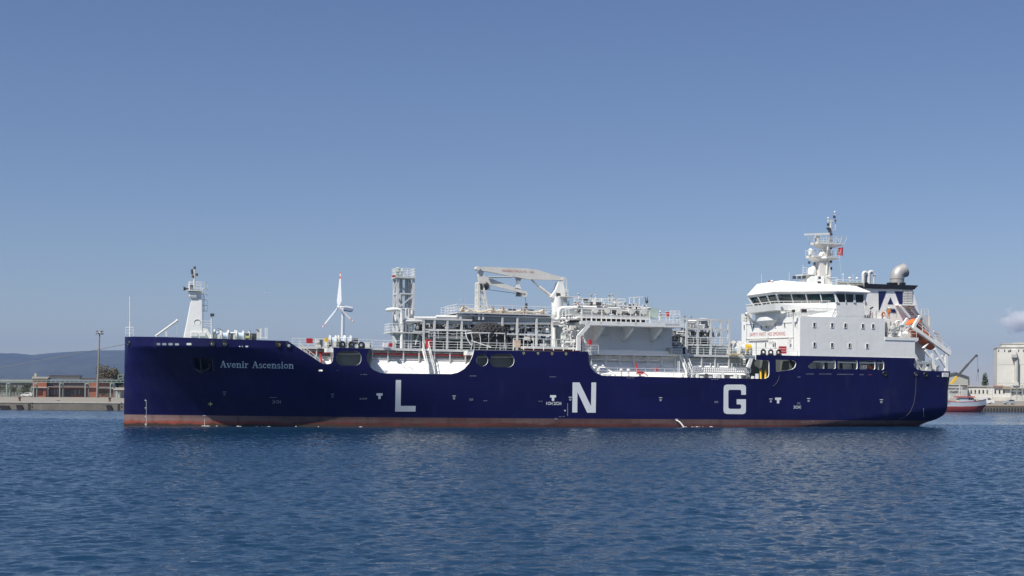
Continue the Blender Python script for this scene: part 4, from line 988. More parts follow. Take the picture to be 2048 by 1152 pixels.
# level above: rails, manifold machinery
rail([(P(1145,640,tp).x,BEAM-1,zs1),(P(1145,640,tp).x,tp+.1,zs1),(P(1300,640,tp).x,tp+.1,zs1)], h=1.75, step=1.45, bars=2, post=.1, r=.05)
rail([(P(1300,640,tp).x,tp+.1,zs1),(sb-.1,tp+.1,zs1)], h=.35, step=2)
boxpart((P(1163,640,1).x,1.2,zs1+.48),(P(1302,640,1).x,BEAM-2,zs1+.85),'manifold_floor',PIPEW)
rail([(P(1163,640,1).x,1.15,zs1+.0),(P(1302,640,1).x,1.15,zs1)], h=.48, step=.74, bars=1, post=.09, r=.03)
boxpart((P(1163,641,1.6).x,3.4,zs1+.003),(P(1300,641,1.6).x,3.5,zs1+.47),'drip_tray',DARKP)
a, b_ = P(1160,640,2).x, P(1298,640,2).x; zb2 = zs1+.85
for i in range(5):
    px = 1190+i*24; c = P(px,625,1.5); mb = MB(); mb.lathe((c.x,1.2,zb2+.75),(0,1,0),[(0,.42),(.12,.42),(.13,.27),(2.4,.27)],14); mb.build('manifold_flange', CREAM, SHIP)
clutter(a, b_, 1.8, 8, zb2, zb2+1.9, 110, [PIPEW,GREYP,DARKP], rmax=.13)
clutter(a, b_, 1.8, 6, zb2+.2, zb2+1.2, 46, [PIPEW,CREAM,DARKP], rmax=.17)
pipe([P(1158,617,3), P(1296,617.5,3)], .12, CREAM, flange=3); pipe([P(1166,622,2.4), P(1290,624,2.4)], .16, WHITE, flange=4)
zu = P(1200,613,6).z
boxpart((P(1150,613,6).x,5.5,zu-.12),(P(1252,613,6).x,12,zu),'upper_grating',PIPEW)
rail([P(1148,612.5,5.6), P(1250,613.5,5.6)], h=1.2, step=1.3); rail([P(1150,612.5,11.5), P(1250,613.5,11.5)], h=1.2, step=1.1)
mb = MB()
for x in (1163,1168,1185,1200,1211,1225,1227,1233,1246): a = P(x, 614, 8); mb.bar(a, P(x, g.uniform(597,606), 8), .06)
mb.bar(P(1147,594,8), P(1163,593.5,8), .06); mb.bar(P(1184,598,8), P(1250,599,8), .05); mb.bar(P(1196,602.5,8), P(1212,602.5,8), .06); mb.build('light_frames', WHITE, SHIP)
clutter(P(1158,610,8).x, P(1246,610,8).x, 7, 11, zu, zu+1.1, 44, [PIPEW,WHITE,GREYP], rmax=.09)
for x, y, w in ((1206,608,3),(1235,611,3),(1216,611,4)): bxp(x,y,x+w,y+3,6,6.3,'junction_box',MARKYEL if x == 1206 else PIPEW)
# frame with a white fan casing
mb = MB()
for x in (1259,1268,1278.5): mb.bar(P(x,616,6), P(x,594.5,6), .1); mb.bar(P(x,616,8), P(x,596,8), .1)
mb.bar(P(1257,595.5,6), P(1286,593.5,6), .09); mb.bar(P(1268,594.5,6), P(1268,594.5,8), .08); mb.build('davit_frame', WHITE, SHIP)
mb = MB(); mb.ball(P(1272,612,5.5), .42, 12); mb.lathe(P(1272,618,5.5),(0,0,1),[(0,.3),(.4,.3)],10); mb.build('white_dome', WHITE, SHIP)
pipe([P(1252,622,5), P(1256,615,5), P(1268,616,5), P(1300,617,5)], .16, WHITE)
bxp(1295.5,615.5,1316,636,3.5,7,'deck_cabinet',VG)
mb = MB(); mb.tube([P(1293.5,620,4), P(1293.5,606,4)], .06, 6); c = P(1293.5,602.5,4); mb.lathe(c,(0,0,1),[(-.3,.15),(0,.28),(.35,.1)],8,1); mb.bar(c+Vector((-.2,0,.2)), c+Vector((-.28,0,.6)), .08,.08,1); mb.bar(c+Vector((.1,0,.2)), c+Vector((.08,0,.65)), .07,.07,1); mb.build('siren_post', [CREAM, DARKP], SHIP)
mb = MB(); mb.bar(P(1170,615,7), P(1172,604,7), .06); c = P(1171.5,600.5,7); mb.box(c-Vector((.3,.2,.15)), c+Vector((.3,.2,.2)),1); mb.build('light_post', [CREAM, DARKP], SHIP)
zr = P(1340,636,2).z
rail([P(1318,643.5,1.2), P(1360,644.5,1.2)], h=1.2, step=1.3); rail([P(1340,632,4), P(1360,633,4)], h=.8, step=1); mb = MB(); mb.bar(P(1330,623,3), P(1353,623,3), .06); mb.bar(P(1339,644,3), P(1339,623,3), .06); mb.build('light_frame', WHITE, SHIP)
text('platform_number', 'BHAS360', 1331.5, 1358.5, 647.3, 650.6, 647.7, 651, MARKDIM, SHIP, lambda x, y: P(x, y, tp), OFF, .01)
mk = []
for x, y in ((1202,645),(1236.5,645.8),(1271,646.6)): mk += [[(x+2*math.cos(a), y+2*math.sin(a)),(x+2*math.cos(a+.7), y+2*math.sin(a+.7)),(x+1.3*math.cos(a+.7), y+1.3*math.sin(a+.7)),(x+1.3*math.cos(a), y+1.3*math.sin(a))] for a in [i*.7 for i in range(9)]]
marks('yellow_ring_mark', mk, MARKYEL, SHIP, fn=lambda x, y: P(x, y, tp))
for x, y in ((1210,670),(1313,673)): c = P(x, y, th); mb = MB(); mb.box(c-Vector((.5,.35,.1)), c+Vector((.5,-.01,.1))); mb.build('wall_lamp', PIPEW, SHIP)

# aft of the room: darker pipe bundle and the tall rack
a, b_ = P(1346,690,4.6).x, P(1384,690,4.6).x
clutter(a, b_, 4.6, 9, ZW+.2, zs0-.2, 95, [PIPEW,PIPEW,DARKP], rmax=.13)
boxpart((a,10,ZW),(b_,11,zs0),'machinery_skid',DARKP)
bxp(1344,695,1364,708.5,1.6,3.8,'side_walkway',GREYP); rail([P(1344,709,1.4), P(1364,709.5,1.4)], h=1.2, step=1.2)
t2 = 4.0
for px in (1373.5,1395.8,1422,1457.8): post(px,639,711,t2,.3); post(px+1,641,711,t2+6,.24)
post(1442,641,711,t2+6,.26)
hbeam(1364,1459,639.2,t2+.02,.2); hbeam(1372,1459,658.4,t2,.26); hbeam(1372,1459,690.3,t2,.24); hbeam(1395,1459,640.5,t2+6,.2); hbeam(1395,1459,659.5,t2+6,.24)
boxpart((P(1373,690,t2).x,t2+.12,P(1400,691,t2).z-.1),(P(1459,690,t2).x,t2+6,P(1400,691,t2).z+.05),'rack_floor',GREYP)
rail([P(1372,689.5,t2-.15), P(1459,690,t2-.15)], h=1.1, step=1.25); rail([P(1372,658,t2-.1), P(1392,658,t2-.1)], h=.9, step=1.2)
for x0, x1, n1, n2 in ((1374,1394,26,26),(1397,1421,30,26),(1424,1440,12,4)):
    a, b_ = P(x0,690,t2+.6).x, P(x1,690,t2+.6).x
    clutter(a, b_, t2+.6, t2+5, P(1400,674,t2).z, P(1400,659,t2).z, n1, [PIPEW,DARKP,DARKP]); clutter(a, b_, t2+.6, t2+5, P(1400,657,t2).z, P(1400,642,t2).z, n2//2, [PIPEW,WHITE,GREYP])
    clutter(a, b_, t2+.6, t2+5, ZW, P(1400,692,t2).z, 14, [GREYP,PIPEW,DARKP])
bxp(1376,676,1420,689,t2+1.5,t2+4,'machinery_skid',DARKP); bxp(1376,694,1424,710.5,t2+1.2,t2+4,'machinery_skid',GREYP)
mb = MB(); c = P(1407,652,7); mb.lathe(P(1407,660,7),(0,0,1),[(0,.7),(.7,.85),(1.2,.85),(1.35,1.2),(1.5,1.15),(1.8,.5)],16); mb.build('exhaust_fan', GREYP, SHIP)
mb = MB(); mb.lathe(P(1385,656,6),(0,0,1),[(0,.5),(.9,.6),(1.3,.3)],14); mb.build('vent_hood', CREAM, SHIP)
pipe([P(1374,642.5,5), P(1394,642.5,5)], .2, WHITE)
boxpart(P(1427,697,5), P(1450,711,7), 'valve_cabinet', PIPEW)
for x, y, t, r, w in ((1466,699,5,1.0,.9),(1472,697,7,1.2,1.0),(1482,698,4.5,1.05,1.0),(1491,699,5.5,1.1,.8)):
    v = P(x, y, t); mb = MB()
    for k in (-w/2, w/2): mb.lathe((v.x+k-.06,t,v.z),(1,0,0),[(0,r),(.12,r)],16,0)
    mb.lathe((v.x-w/2,t,v.z),(1,0,0),[(0,r*.6),(w,r*.6)],12,1); mb.box((v.x+w/2+.1,t-.3,ZW),(v.x+w/2+.6,t+.3,v.z+.3),2); mb.build('mooring_winch', [CREAM,DRUM,PIPEW], SHIP)
mb = MB(); c = P(1496,695,3.5); mb.lathe(c-Vector((.3,0,0)),(1,0,0),[(0,.5),(.7,.5)],14); mb.build('yellow_motor', YELLOW, SHIP)
bxp(1462,707,1486,711,2,3.5,'timber_tray',mat('pale_wood_tray',(.5,.42,.27),.7,var=.2))
boxpart((P(1466,704,6).x,5.5,ZW),(P(1500,704,6).x,6.5,P(1480,705,6).z),'winch_bed',DARKP)

# gangway stowed along the deck edge
ga, gb = P(1386,742,.8), P(1501,742,.8); zg0, zg1 = P(1440,744.3,.8).z, P(1440,735.6,.8).z
mb = MB()
for z in (zg0, (zg0+zg1)/2, zg1): mb.bar((ga.x,.8,z),(gb.x,.8,z),.13)
n = 28
for i in range(n+1): s = ga.x+(gb.x-ga.x)*i/n; mb.bar((s,.8,zg0),(s,.8,zg1),.13)
GW = mb.build('gangway', PIPEW, SHIP)
boxpart((ga.x,.9,zg0-.1),(gb.x,1.6,zg0),'gangway_tread',GREYP,GW)
for px in (1383,1391,1395): p = P(px,740,.8); MB().torus((p.x,.8,p.z),(0,1,0),.55,.05,16,5).build('hoop_guard', PIPEW, SHIP)
mb = MB(); zd_ = P(1440,756,.6).z
for i in range(16):
    s = P(1386+i*8.6,750,.7).x; mb.box((s-g.uniform(.05,.3),.6,ZD),(s+g.uniform(.05,.3),.9,ZD+g.uniform(.2,.9)), g.choice((0,0,1,2)))
o = mb.build('deck_fittings', [WHITE, DARKP, PIPEW], SHIP); o['kind'] = 'stuff'
bxp(1384,748,1500,756,1.45,1.6,'deck_coaming',WHITE)
for px in (1521.5,1531): p = P(px,757,.8); mb = MB(); mb.lathe((p.x,.8,ZD),(0,0,1),[(0,.17),(.9,.17),(1.2,.16),(1.42,.02)],10); mb.build('yellow_post', YELLOW, SHIP)
# deck-edge fittings in the after gap
for px in (1197,1242.5,1257): p = P(px,752,.8); mb = MB(); mb.lathe((p.x,.8,ZD),(0,0,1),[(0,.14),(.75,.14),(.8,.26),(1.05,.26),(1.15,.15)],12); mb.build('mushroom_vent', CREAM, SHIP)
pipe([P(1195,745,1.2), P(1209,753,.6)], .2, WHITE); pipe([P(1217,740,1.3), P(1232,751,.6)], .12, WHITE)
pipe([P(1271,726,1.8), P(1275,740,1.6), P(1280,746,1.4)], .13, RED, 'hydrant_pipe'); bxp(1275,743,1287,749,1.2,1.6,'hose_box',RED); pipe([P(1287,745,1.2),P(1296,752,1)], .07, RED, 'hydrant_pipe')
mb = MB(); c = P(1312.5,739,1.2); mb.lathe(c,(0,-1,0),[(-.1,.3),(.1,.3)],14); mb.build('hose_reel', RED, SHIP)
mb = MB()
for i in range(8): s = P(1333+i*2.2,748,.9).x; mb.bar((s,.9,ZD),(s,.9,ZD+.75),.06)
for x in (1356,1359): mb.bar(P(x,753,.9), P(x,722,1.6), .06)
mb.build('post_cluster', WHITE, SHIP)
# ------------------------------------------------------------------ deckhouse
hs0 = P(1600, 680, .05).x; zh0 = P(1600, 711.6, .05).z; zh1 = P(1600, 632, .05).z
hs1 = P(1770, 660, .05).x; hs2 = P(1830, 690, .05).x; zh2 = P(1800, 676, .05).z
TW = BEAM - .06
zhull = P(1830, 716, .05).z
mb = MB()
mb.box((hs0, .06, zh0-.25), (hs1, TW, zh1))
mb.box((hs1+.002, .06, zh0-.25), (hs2, TW, zh2))
HOUSE = mb.build('deckhouse', WHITE, SHIP)
boxpart((hs1, -.02, zh2-.35), (P(1836.5,676,.05).x, TW, zh2+.12), 'deck_ledge', WHITE, HOUSE)
boxpart((hs0-.02, .03, zh0-.3), (hs2+.01, .06, zh0+.02), 'house_sill', HULLM, HOUSE)
# after bulkhead in the shade, stepped up to the funnel
boxpart((hs2+.005, 3.9, ZD+.01), (P(1850,700,3.9).x, TW-3, zh2-.36), 'after_casing', WHITE, HOUSE)
def window(c, w, h, face, pane=GLASSD, d=.07):     # face 'port' or 'front'
    mb = MB(); f = .055
    if face == 'port':
        mb.box((c.x-w/2,c.y-.012,c.z-h/2),(c.x+w/2,c.y-.004,c.z+h/2),1)
        for a, b in (((-w/2-f,-h/2-f),(w/2+f,-h/2)),((-w/2-f,h/2),(w/2+f,h/2+f)),((-w/2-f,-h/2),(-w/2,h/2)),((w/2,-h/2),(w/2+f,h/2))):
            mb.box((c.x+a[0],c.y-d,c.z+a[1]),(c.x+b[0],c.y-.002,c.z+b[1]),0)
    else:
        mb.box((c.x-.012,c.y-w/2,c.z-h/2),(c.x-.004,c.y+w/2,c.z+h/2),1)
        for a, b in (((-w/2-f,-h/2-f),(w/2+f,-h/2)),((-w/2-f,h/2),(w/2+f,h/2+f)),((-w/2-f,-h/2),(-w/2,h/2)),((w/2,-h/2),(w/2+f,h/2))):
            mb.box((c.x-d,c.y+a[0],c.z+a[1]),(c.x-.002,c.y+b[0],c.z+b[1]),0)
    return mb.build('window', [WHITE, pane], HOUSE)
for x, y in ((1628.6,649.5),(1664.2,650.3),(1690.6,651.2),(1725.6,652.2),(1746,652.6),(1628.8,689.3),(1664,690.3),(1699,691.2),(1734.2,692)): window(P(x,y,.06), .38, .62, 'port')
for x, y in ((1489,654),(1508,653),(1523.3,652.3),(1533.3,651.8),(1551,650.7),(1570,649.5),(1591,648)): window(PS(x,y,hs0), .42, .68, 'front')
for x, y in ((1532,690),(1551.2,689.5)): window(PS(x,y,hs0), .42, .72, 'front')
text('warning_lettering', 'SAFETY FIRST  NO SMOKING', 1499.3, 1570.3, 666, 672.8, 663.2, 670.5, REDTXT, HOUSE, lambda x, y: PS(x, y, hs0), (-.03,0,0), -.006)
def fp(x, y, d=.12): return PS(x, y, hs0-d)
pipe([fp(1493,648), fp(1493,700)], .03, GREYP, parent=HOUSE); pipe([fp(1586,634), fp(1587,700)], .03, GREYP, parent=HOUSE); pipe([fp(1491,678,.08), fp(1586,674.5,.08)], .04, CREAM, parent=HOUSE)
pipe([fp(1496,687), fp(1498,681), fp(1535,680)], .09, CREAM, parent=HOUSE); pipe([fp(1512,684), fp(1512,706)], .07, GREYP, parent=HOUSE)
pipe([fp(1491,649,.05), fp(1584,645,.05)], .03, GREYP, 'seam', HOUSE); pipe([fp(1536,644,.05), fp(1536,681,.05)], .025, GREYP, 'seam', HOUSE)
for x, y in ((1582,679),(1582,685.5),(1548,685)): c = fp(x,y,.0); MB().box((c.x-.3,c.y-.25,c.z-.22),(c.x-.004,c.y+.25,c.z+.22)).build('bulkhead_box', PIPEW, HOUSE)
mb = MB()
for i in range(9): c = fp(1537+i*1.6, 681.5); mb.bar(c, c-Vector((0,0,.35)), .05)
mb.build('hook_row', CREAM, HOUSE)
# rounded balcony under the bridge front
c0, c1 = PS(1516,643,hs0), PS(1558,638,hs0); zc = (c0.z+c1.z)/2; tm_, hw = (c0.y+c1.y)/2, abs(c0.y-c1.y)/2
def dish(k, z): return [(hs0-1.0*k*max(0,math.sin(a)), tm_+hw*k*math.cos(a), z) for a in [math.pi*i/16 for i in range(17)]] 
mb = MB(); mb.loft([dish(.55,zc-.85), dish(.8,zc-.45), dish(1,zc-.1), dish(1,zc+.4), dish(.97,zc+.45)], 0, True, False, True); mb.build('front_balcony', WHITE, HOUSE)
# bow rails on the house top
rail([(hs0+.1,TW-.1,zh1),(hs0+.1,TW-3.0,zh1)], h=1.15, step=.9, parent=HOUSE); 
c = PS(1489,629,hs0+.5); boxpart((c.x,c.y-1.2,zh1),(c.x+.8,c.y+1.2,zh1+1.35), 'bridge_side_box', CREAM, HOUSE)
rail([P(1602,632,.12), P(1676,632.4,.12)], h=1.12, step=1.2, parent=HOUSE, bars=2)
rail([(hs0+.12,7.5,zh1),(hs0+.12,.12,zh1)], h=1.12, step=1.0, parent=HOUSE, bars=2)
c = P(1608.5,621.5,.3); boxpart((c.x-.45,.3,c.z-.3),(c.x+.45,.7,c.z+.25),'dark_box',mat('dark_maroon_box',(.05,.02,.022),.5),HOUSE)
mb = MB()
for i in range(6): a = P(1617+i*2.2,618.5+i*.2,.25); mb.bar(a, P(1620+i*2.2,629,.25), .05)
mb.bar(P(1597,629,.25), P(1604,620,.25), .05); mb.bar(P(1593,630,.25), P(1600,620,.25), .05); mb.build('folded_ladder', WHITE, HOUSE)
for x, y in ((1587,622),(1492.5,629)): c = P(x,y,.5) if x > 1500 else PS(x,y,hs0-.2); mb = MB(); mb.box(c-Vector((.18,.18,.2)), c+Vector((.18,.18,.2))); mb.bar(c-Vector((0,0,.2)), c-Vector((0,0,1.2)), .06); mb.build('floodlight', DARKP, HOUSE)

# bridge
bs0 = P(1673, 604, .06).x; bs1 = P(1728, 604, .06).x
zsill, zhead, zeave, ztop = P(1672,604.6,.06).z, P(1668,587.5,.06).z, P(1664,583.2,.06).z, P(1671,570.4,1.5).z
def bplan(off, z, back=0.0):
    b = 6.6; o = off
    pts = [(bs1+back, .06, z), (bs0-o*.35, .06, z), (bs0-b-o, 5.6-o*.6, z), (bs0-b-o, BEAM-5.6+o*.6, z), (bs0-o*.35, TW, z), (bs1+back, TW, z)]
    return pts
zwk = P(1672,619.5,.06).z; zwkt = P(1672,606,.06).z
mb = MB(); mb.loft([bplan(-.15,zh1), bplan(-.1,zwk)], 0, True, False, True); mb.build('bridge_support', WHITE, HOUSE)
# wing wall below the side windows (flush with the side)
mb = MB(); mb.prism([P(1676,606,.05),P(1672.5,604.3,.05),P(1728,604.3,.05),P(1728,632.5,.05),P(1671,632.5,.05),P(1675,628,.05),P(1677.5,622,.05)], (0,.35,0)); mb.build('wing_wall', WHITE, HOUSE)
c = P(1670,624.5,1.2); MB().box((c.x-1.2,1.2,c.z-.55),(c.x+.6,1.4,c.z+.55)).build('wing_window', GLASS, HOUSE)
BR = MB(); BR.loft([bplan(0,zwk+.02), bplan(0,zsill)], 0, True, False, True); BRG = BR.build('bridge', WHITE, SHIP)
# walkway in front of the bridge with its bulwark
def walk(o, z): return [(bs0+.2,.07,z),(bs0-6.6-o,5.3-o*.3,z),(bs0-6.6-o,BEAM-5.3+o*.3,z),(bs0+.2,TW-.01,z)]
mb = MB(); mb.loft([walk(.2,zwk-.12), walk(.9,zwk), walk(1.15,zwkt), walk(1.05,zwkt), walk(.8,zwk+.06), walk(0,zwk+.06)], 0, False); mb.build('bridge_walkway', WHITE, BRG)
w = walk(1.12, zwkt); rail([w[3],w[2],w[1],w[0]], h=.32, step=1.4, bars=1, parent=BRG, r=.04)
mb = MB(); ww = walk(1.1, zwk)
mb.bar(ww[2], (hs0-.1, ww[2][1]+.5, zh1-.4), .25); mb.bar((ww[2][0],ww[2][1],zwk), (ww[2][0]+3,ww[2][1]+4,zh1), .25); mb.build('walkway_strut', WHITE, BRG)
# panes: between lower plan and outward leaning upper plan
lo, hi = bplan(0, zsill), bplan(.75, zhead)
def facet(i, n, gaps=.09, skip=()):
    a0, a1, b0, b1 = (Vector(x) for x in (lo[i], lo[i+1], hi[i], hi[i+1]))
    out = (a1-a0).cross(Vector((0,0,1))); out = out.normalized() * (1 if i < 9 else 1)
    mid = Vector(((bs0+bs1)/2, HB, 0)); 
    if (a0 - mid).dot(out) < 0: out = -out
    for k in range(n):
        f0, f1 = k/n + gaps/n*.6, (k+1)/n - gaps/n*.6
        q = [a0.lerp(a1,f0), a0.lerp(a1,f1), b0.lerp(b1,f1), b0.lerp(b1,f0)]
        mb = MB(); mb.prism(q, -out*.05); mb.build('window_pane', GLASS, BRG)
    mb = MB()
    for k in range(n+1):
        p, q = a0.lerp(a1,k/n)+out*.04, b0.lerp(b1,k/n)+out*.04; mb.bar(p, q, .24 if k in (0,n) else .13, .2, up=tuple(out))
    mb.build('window_mullion', WHITE, BRG)
facet(1, 4); facet(2, 3); facet(3, 4); facet(0, 3); facet(4, 3)
mb = MB(); mb.loft([bplan(-.4,zsill), bplan(.35,zhead)], 0, True); mb.build('bridge_interior', DARKP, BRG)
mb = MB(); mb.loft([bplan(.7,zhead), bplan(1.0,zeave,.8), bplan(1.05,zeave+.12,.85), [(x, y, z + (.8 if x < bs0-3 else 0)) for x, y, z in bplan(-.3,ztop,-1)]], 0, True, False, True)
# keep the roof inside the beam line at the sides but overhanging a little
mb.v = [(x, (y-.55 if y < .1 and z < ztop-.2 and z > zhead+.1 else (y+1.0 if y < .1 and z >= ztop-.2 else y)), z) for x, y, z in mb.v]
mb.build('bridge_roof', WHITE, BRG)
mb = MB(); p, q = P(1671,604.3,.03), P(1668,587,.03); mb.bar(P(1677,606,.0), P(1667.5,584,.0), .3, .12, up=(0,1,0)); mb.bar(P(1707.5,605,.0), P(1708,586,.0), .16, .12, up=(0,1,0)); mb.bar(P(1728,605,.0), P(1733,585,.0), .3, .12, up=(0,1,0)); mb.build('wing_post', WHITE, BRG)
rail([P(1672,572,2.2), P(1728,574.5,2.2)], h=1.0, step=1.2, parent=BRG)
rail([P(1658,570.5,5), P(1674,571,5)], h=1.2, step=1, parent=BRG)
bxp(1672.5,563.6,1728,569.8,1.9,2.0,'name_board',mat('pale_olive_name_board',(.50,.48,.37),.6,var=.1),BRG)
marks('name_board_lettering', stroke_text('Avenir Ascension', 1675, 1726, 568.3, 569, 4.2), DARKP, BRG, fn=lambda x, y: P(x, y, 1.9))
boxpart((bs0-2.6,6,ztop),(bs0-1.4,7.4,ztop+.5),'roof_locker',WHITE,BRG)
for x, y in ((1588.5,555),(1598.5,555),(1608,554.5)): c = P(x,y,6.5); mb = MB(); mb.box(c-Vector((.2,.2,.22)), c+Vector((.2,.2,.22))); mb.bar(c-Vector((0,0,.2)), c-Vector((0,0,1)), .06, .06, 1); mb.build('signal_lamp', [DARKP, CREAM], BRG)
for x0, y0, y1, t in ((1578.5,570,544,8),(1523,568,548,14),(1686.3,573,546,3),(1706,573,548,3),(1606,566,530,9)): pipe([P(x0,y0,t), P(x0,y1,t)], .03, CREAM, 'whip_aerial', BRG, 6)
for x, y, r in ((1699.5,556,.22),(1714,556.5,.22),(1544,562.5,.24),(1686.5,549,.12)): c = P(x,y,3); mb = MB(); mb.ball(c, r, 10, 0, (1,1,.8)); mb.bar(c, P(x,572,3), .06); mb.build('aerial_dome', WHITE, BRG)
boxpart((bs0-5.6,10.5,ztop+.7),(bs0-5.0,11.4,ztop+1.15),'roof_flag_box',mat('dull_maroon_cover',(.22,.05,.05),.7),BRG)

# radar mast
tr = 7.4
def rr(x0, x1, y, w): a, b = P(x0,y,tr), P(x1,y,tr); return [(a.x,tr-w,a.z),(b.x,tr-w,a.z),(b.x,tr+w,a.z),(a.x,tr+w,a.z)]
mb = MB(); mb.loft([rr(1629,1658,571,1.1), rr(1632.5,1655,548,1.0), rr(1634,1653.5,517,.85), rr(1648,1656,516,.8), rr(1648.5,1655.5,489,.7)], 0, True, False, True); RM = mb.build('radar_mast', CREAM, SHIP)
mb = MB(); mb.loft([rr(1606,1640,572,1.3), rr(1608,1640,560,1.3), rr(1616,1640,553,1.2)], 0, True, False, True)
mb.lathe(P(1624,549.5,tr),(0,0,-1),[(0,.75),(.4,.7),(1.6,.5)],14); mb.build('dome_pedestal', WHITE, RM)
mb = MB(); c = P(1624.3,540,tr); mb.lathe((c.x,tr,c.z-.7),(0,0,1),[(0,.62),(.1,.66),(.65,.66),(.95,.58),(1.2,.40),(1.33,.05)],18); mb.build('satellite_dome', WHITE, RM)
rail([P(1606,549,tr-1), P(1614,549,tr-1)], h=1.05, step=.5, parent=RM); bxp(1605,548.3,1633,550,tr-1.2,tr+1.2,'mast_platform',WHITE,RM)
for y, x0, x1, bm_ in ((515,1619.5,1672,.25),(488.5,1629,1680,.3)):
    a, b = P(x0,y,tr), P(x1,y,tr); mb = MB()
    mb.loft([[(a.x+1.2,tr-.9,a.z-.55),(b.x-.9,tr-.9,a.z-.35),(b.x-.9,tr+.9,a.z-.35),(a.x+1.2,tr+.9,a.z-.55)],[(a.x,tr-1.2,a.z),(b.x,tr-1.2,a.z),(b.x,tr+1.2,a.z),(a.x,tr+1.2,a.z)],[(a.x,tr-1.2,a.z+.3),(b.x,tr-1.2,a.z+.12),(b.x,tr+1.2,a.z+.12),(a.x,tr+1.2,a.z+.3)]],0,True,False,True)
    mb.build('mast_platform', CREAM, RM)
    fl = .55 if y < 500 else .1
    for tt in (tr-1.2, tr+1.2):
        mb = MB()
        for i in range(7): q = Vector((a.x+(b.x-a.x)*i/6, tt, a.z)); mb.bar(q, q+Vector(((i-3)/3*fl,0,1.25)), .05)
        for k in (.4,.8,1.25): mb.bar((a.x-fl*k/1.25,tt,a.z+k),(b.x+fl*k/1.25,tt,a.z+k),.045)
        mb.build('railing', CREAM, RM)
mb = MB(); c = P(1634,477,tr); mb.lathe(P(1634,488,tr),(0,0,1),[(0,.3),(.3,.25),(.9,.4),(1.25,.36),(1.35,.15)],12); mb.build('radar_pedestal', CREAM, RM)
mb = MB(); mb.bar(P(1609.5,469.2,tr-.4), P(1658.5,467.3,tr-.4), .24, .28); mb.bar(P(1634,476,tr), P(1634,468.5,tr-.4), .2); mb.build('radar_scanner', WHITE, RM)
mb = MB(); mb.bar(P(1614,502,tr-.6), P(1620,500,tr-.6), .2); mb.lathe(P(1621,505,tr),(0,0,1),[(-.4,.3),(.3,.4),(.6,.2)],10); mb.lathe(P(1645,511,tr-.5),(0,0,1),[(-.5,.9),(.2,.55),(.9,.1)],12); mb.build('second_radar', WHITE, RM)
mb = MB(); mb.tube([P(1662,488,tr), P(1661.5,462,tr), P(1662,440,tr)], .22, 8, 0, .13); mb.tube([P(1670,444,tr), P(1670.5,424,tr)], .07, 6)
mb.bar(P(1655,443,tr), P(1674,440.5,tr), .22); mb.bar(P(1656,443,tr), P(1656.5,436,tr), .1); mb.bar(P(1671,442,tr), P(1671,461,tr), .1); mb.bar(P(1663,461.5,tr), P(1672,458.5,tr), .1); mb.bar(P(1664,452,tr), P(1671,453,tr), .08); mb.build('mast_pole', CREAM, RM)
for x, y in ((1669.8,424),(1656.5,436)): mb = MB(); mb.ball(P(x,y,tr), .16, 8); mb.build('mast_light', WHITE, RM)
for x, y in ((1656,449),(1655.5,457),(1659,458),(1658.5,463),(1662.5,468.5),(1668.5,433.5),(1662.5,482),(1661.5,496),(1661.5,509),(1662,523),(1662,537),(1618.3,525),(1629,527.5)):
    c = P(x, y, tr-.3); mb = MB(); mb.lathe(c-Vector((0,0,.2)),(0,0,1),[(0,.16),(.1,.2),(.35,.2),(.42,.1)],8); mb.build('mast_lantern', DARKP, RM)
mb = MB(); mb.tube([P(1653.5,548,tr-1), P(1655.5,490,tr-1)], .14, 8)
for y in (527,540,500,513): mb.bar(P(1655,y,tr-.4), P(1663,y,tr-.4), .08)
mb.build('lamp_post', CREAM, RM)
for x, y in ((1637,555.5),(1637.5,565)): c = P(x,y,tr-1.15); mb = MB(); mb.box(c-Vector((.3,.15,.18)), c+Vector((.3,.15,.18))); mb.build('mast_box', mat('dark_mast_box',(.06,.04,.035),.6) if y < 560 else DARKP, RM)
mb = MB(); mb.lathe(P(1656.5,553,tr-.9),(0,0,1),[(-.2,.05),(0,.45),(.1,.45)],12); mb.lathe(P(1632,556,tr-.9),(0,0,1),[(-.5,.3),(0,.5),(.3,.4)],10); mb.build('mast_fitting', WHITE, RM)
pipe([P(1618.7,470,tr), P(1618.5,528,tr)], .025, GREYP, 'whip_aerial', RM, 6)
# small lamps and lookouts are done; flag halyard
pipe([P(1676,490,tr-1), P(1685,572,3)], .02, GREYP, 'halyard', RM, 5)

# funnel
tf0, tf1 = 4.2, 12.0
mb = MB(); pf = lambda x, y: P(x, y, tf0)
mb.prism([pf(1731.5,577),pf(1826,579.3),pf(1842,640),pf(1838,680),pf(1731.5,680)], (0,tf1-tf0,0)); FN = mb.build('funnel', WHITE, SHIP)
mb = MB(); q = lambda x, y: P(x, y, tf0-.25)
mb.prism([q(1727,567),q(1836.5,570.8),q(1829,579),q(1731,576.6)], (0,tf1-tf0+.5,0)); mb.build('funnel_cap', BLACKP, FN)
for x in (1733.5, 1782, 1792, 1808): c = P(x,567.5,tf0); MB().box(c-Vector((.3,0,.15)), c+Vector((.3,.8,.2))).build('cap_bracket', BLACKP, FN)
kz = lambda pts: [(1460+x/4.448, 530+y/4.448) for x, y in pts]
marks('funnel_logo', [kz(p) for p in ([(1320,234),(1392,234),(1322,420)],[(1463,234),(1535,236),(1535,352),(1505,352)],[(1427,287),(1453,349),(1399,349)],[(1395,386),(1466,389),(1483,430),(1440,428),(1385,410)])], LOGOBLUE, FN, lift=.03, fn=pf, label='navy blue square with a white letter A cut out of it')
LV = mat('white_louvre', (.70,.70,.68), .5); LD = mat('louvre_shadow_gap', (.2,.2,.19), .6)
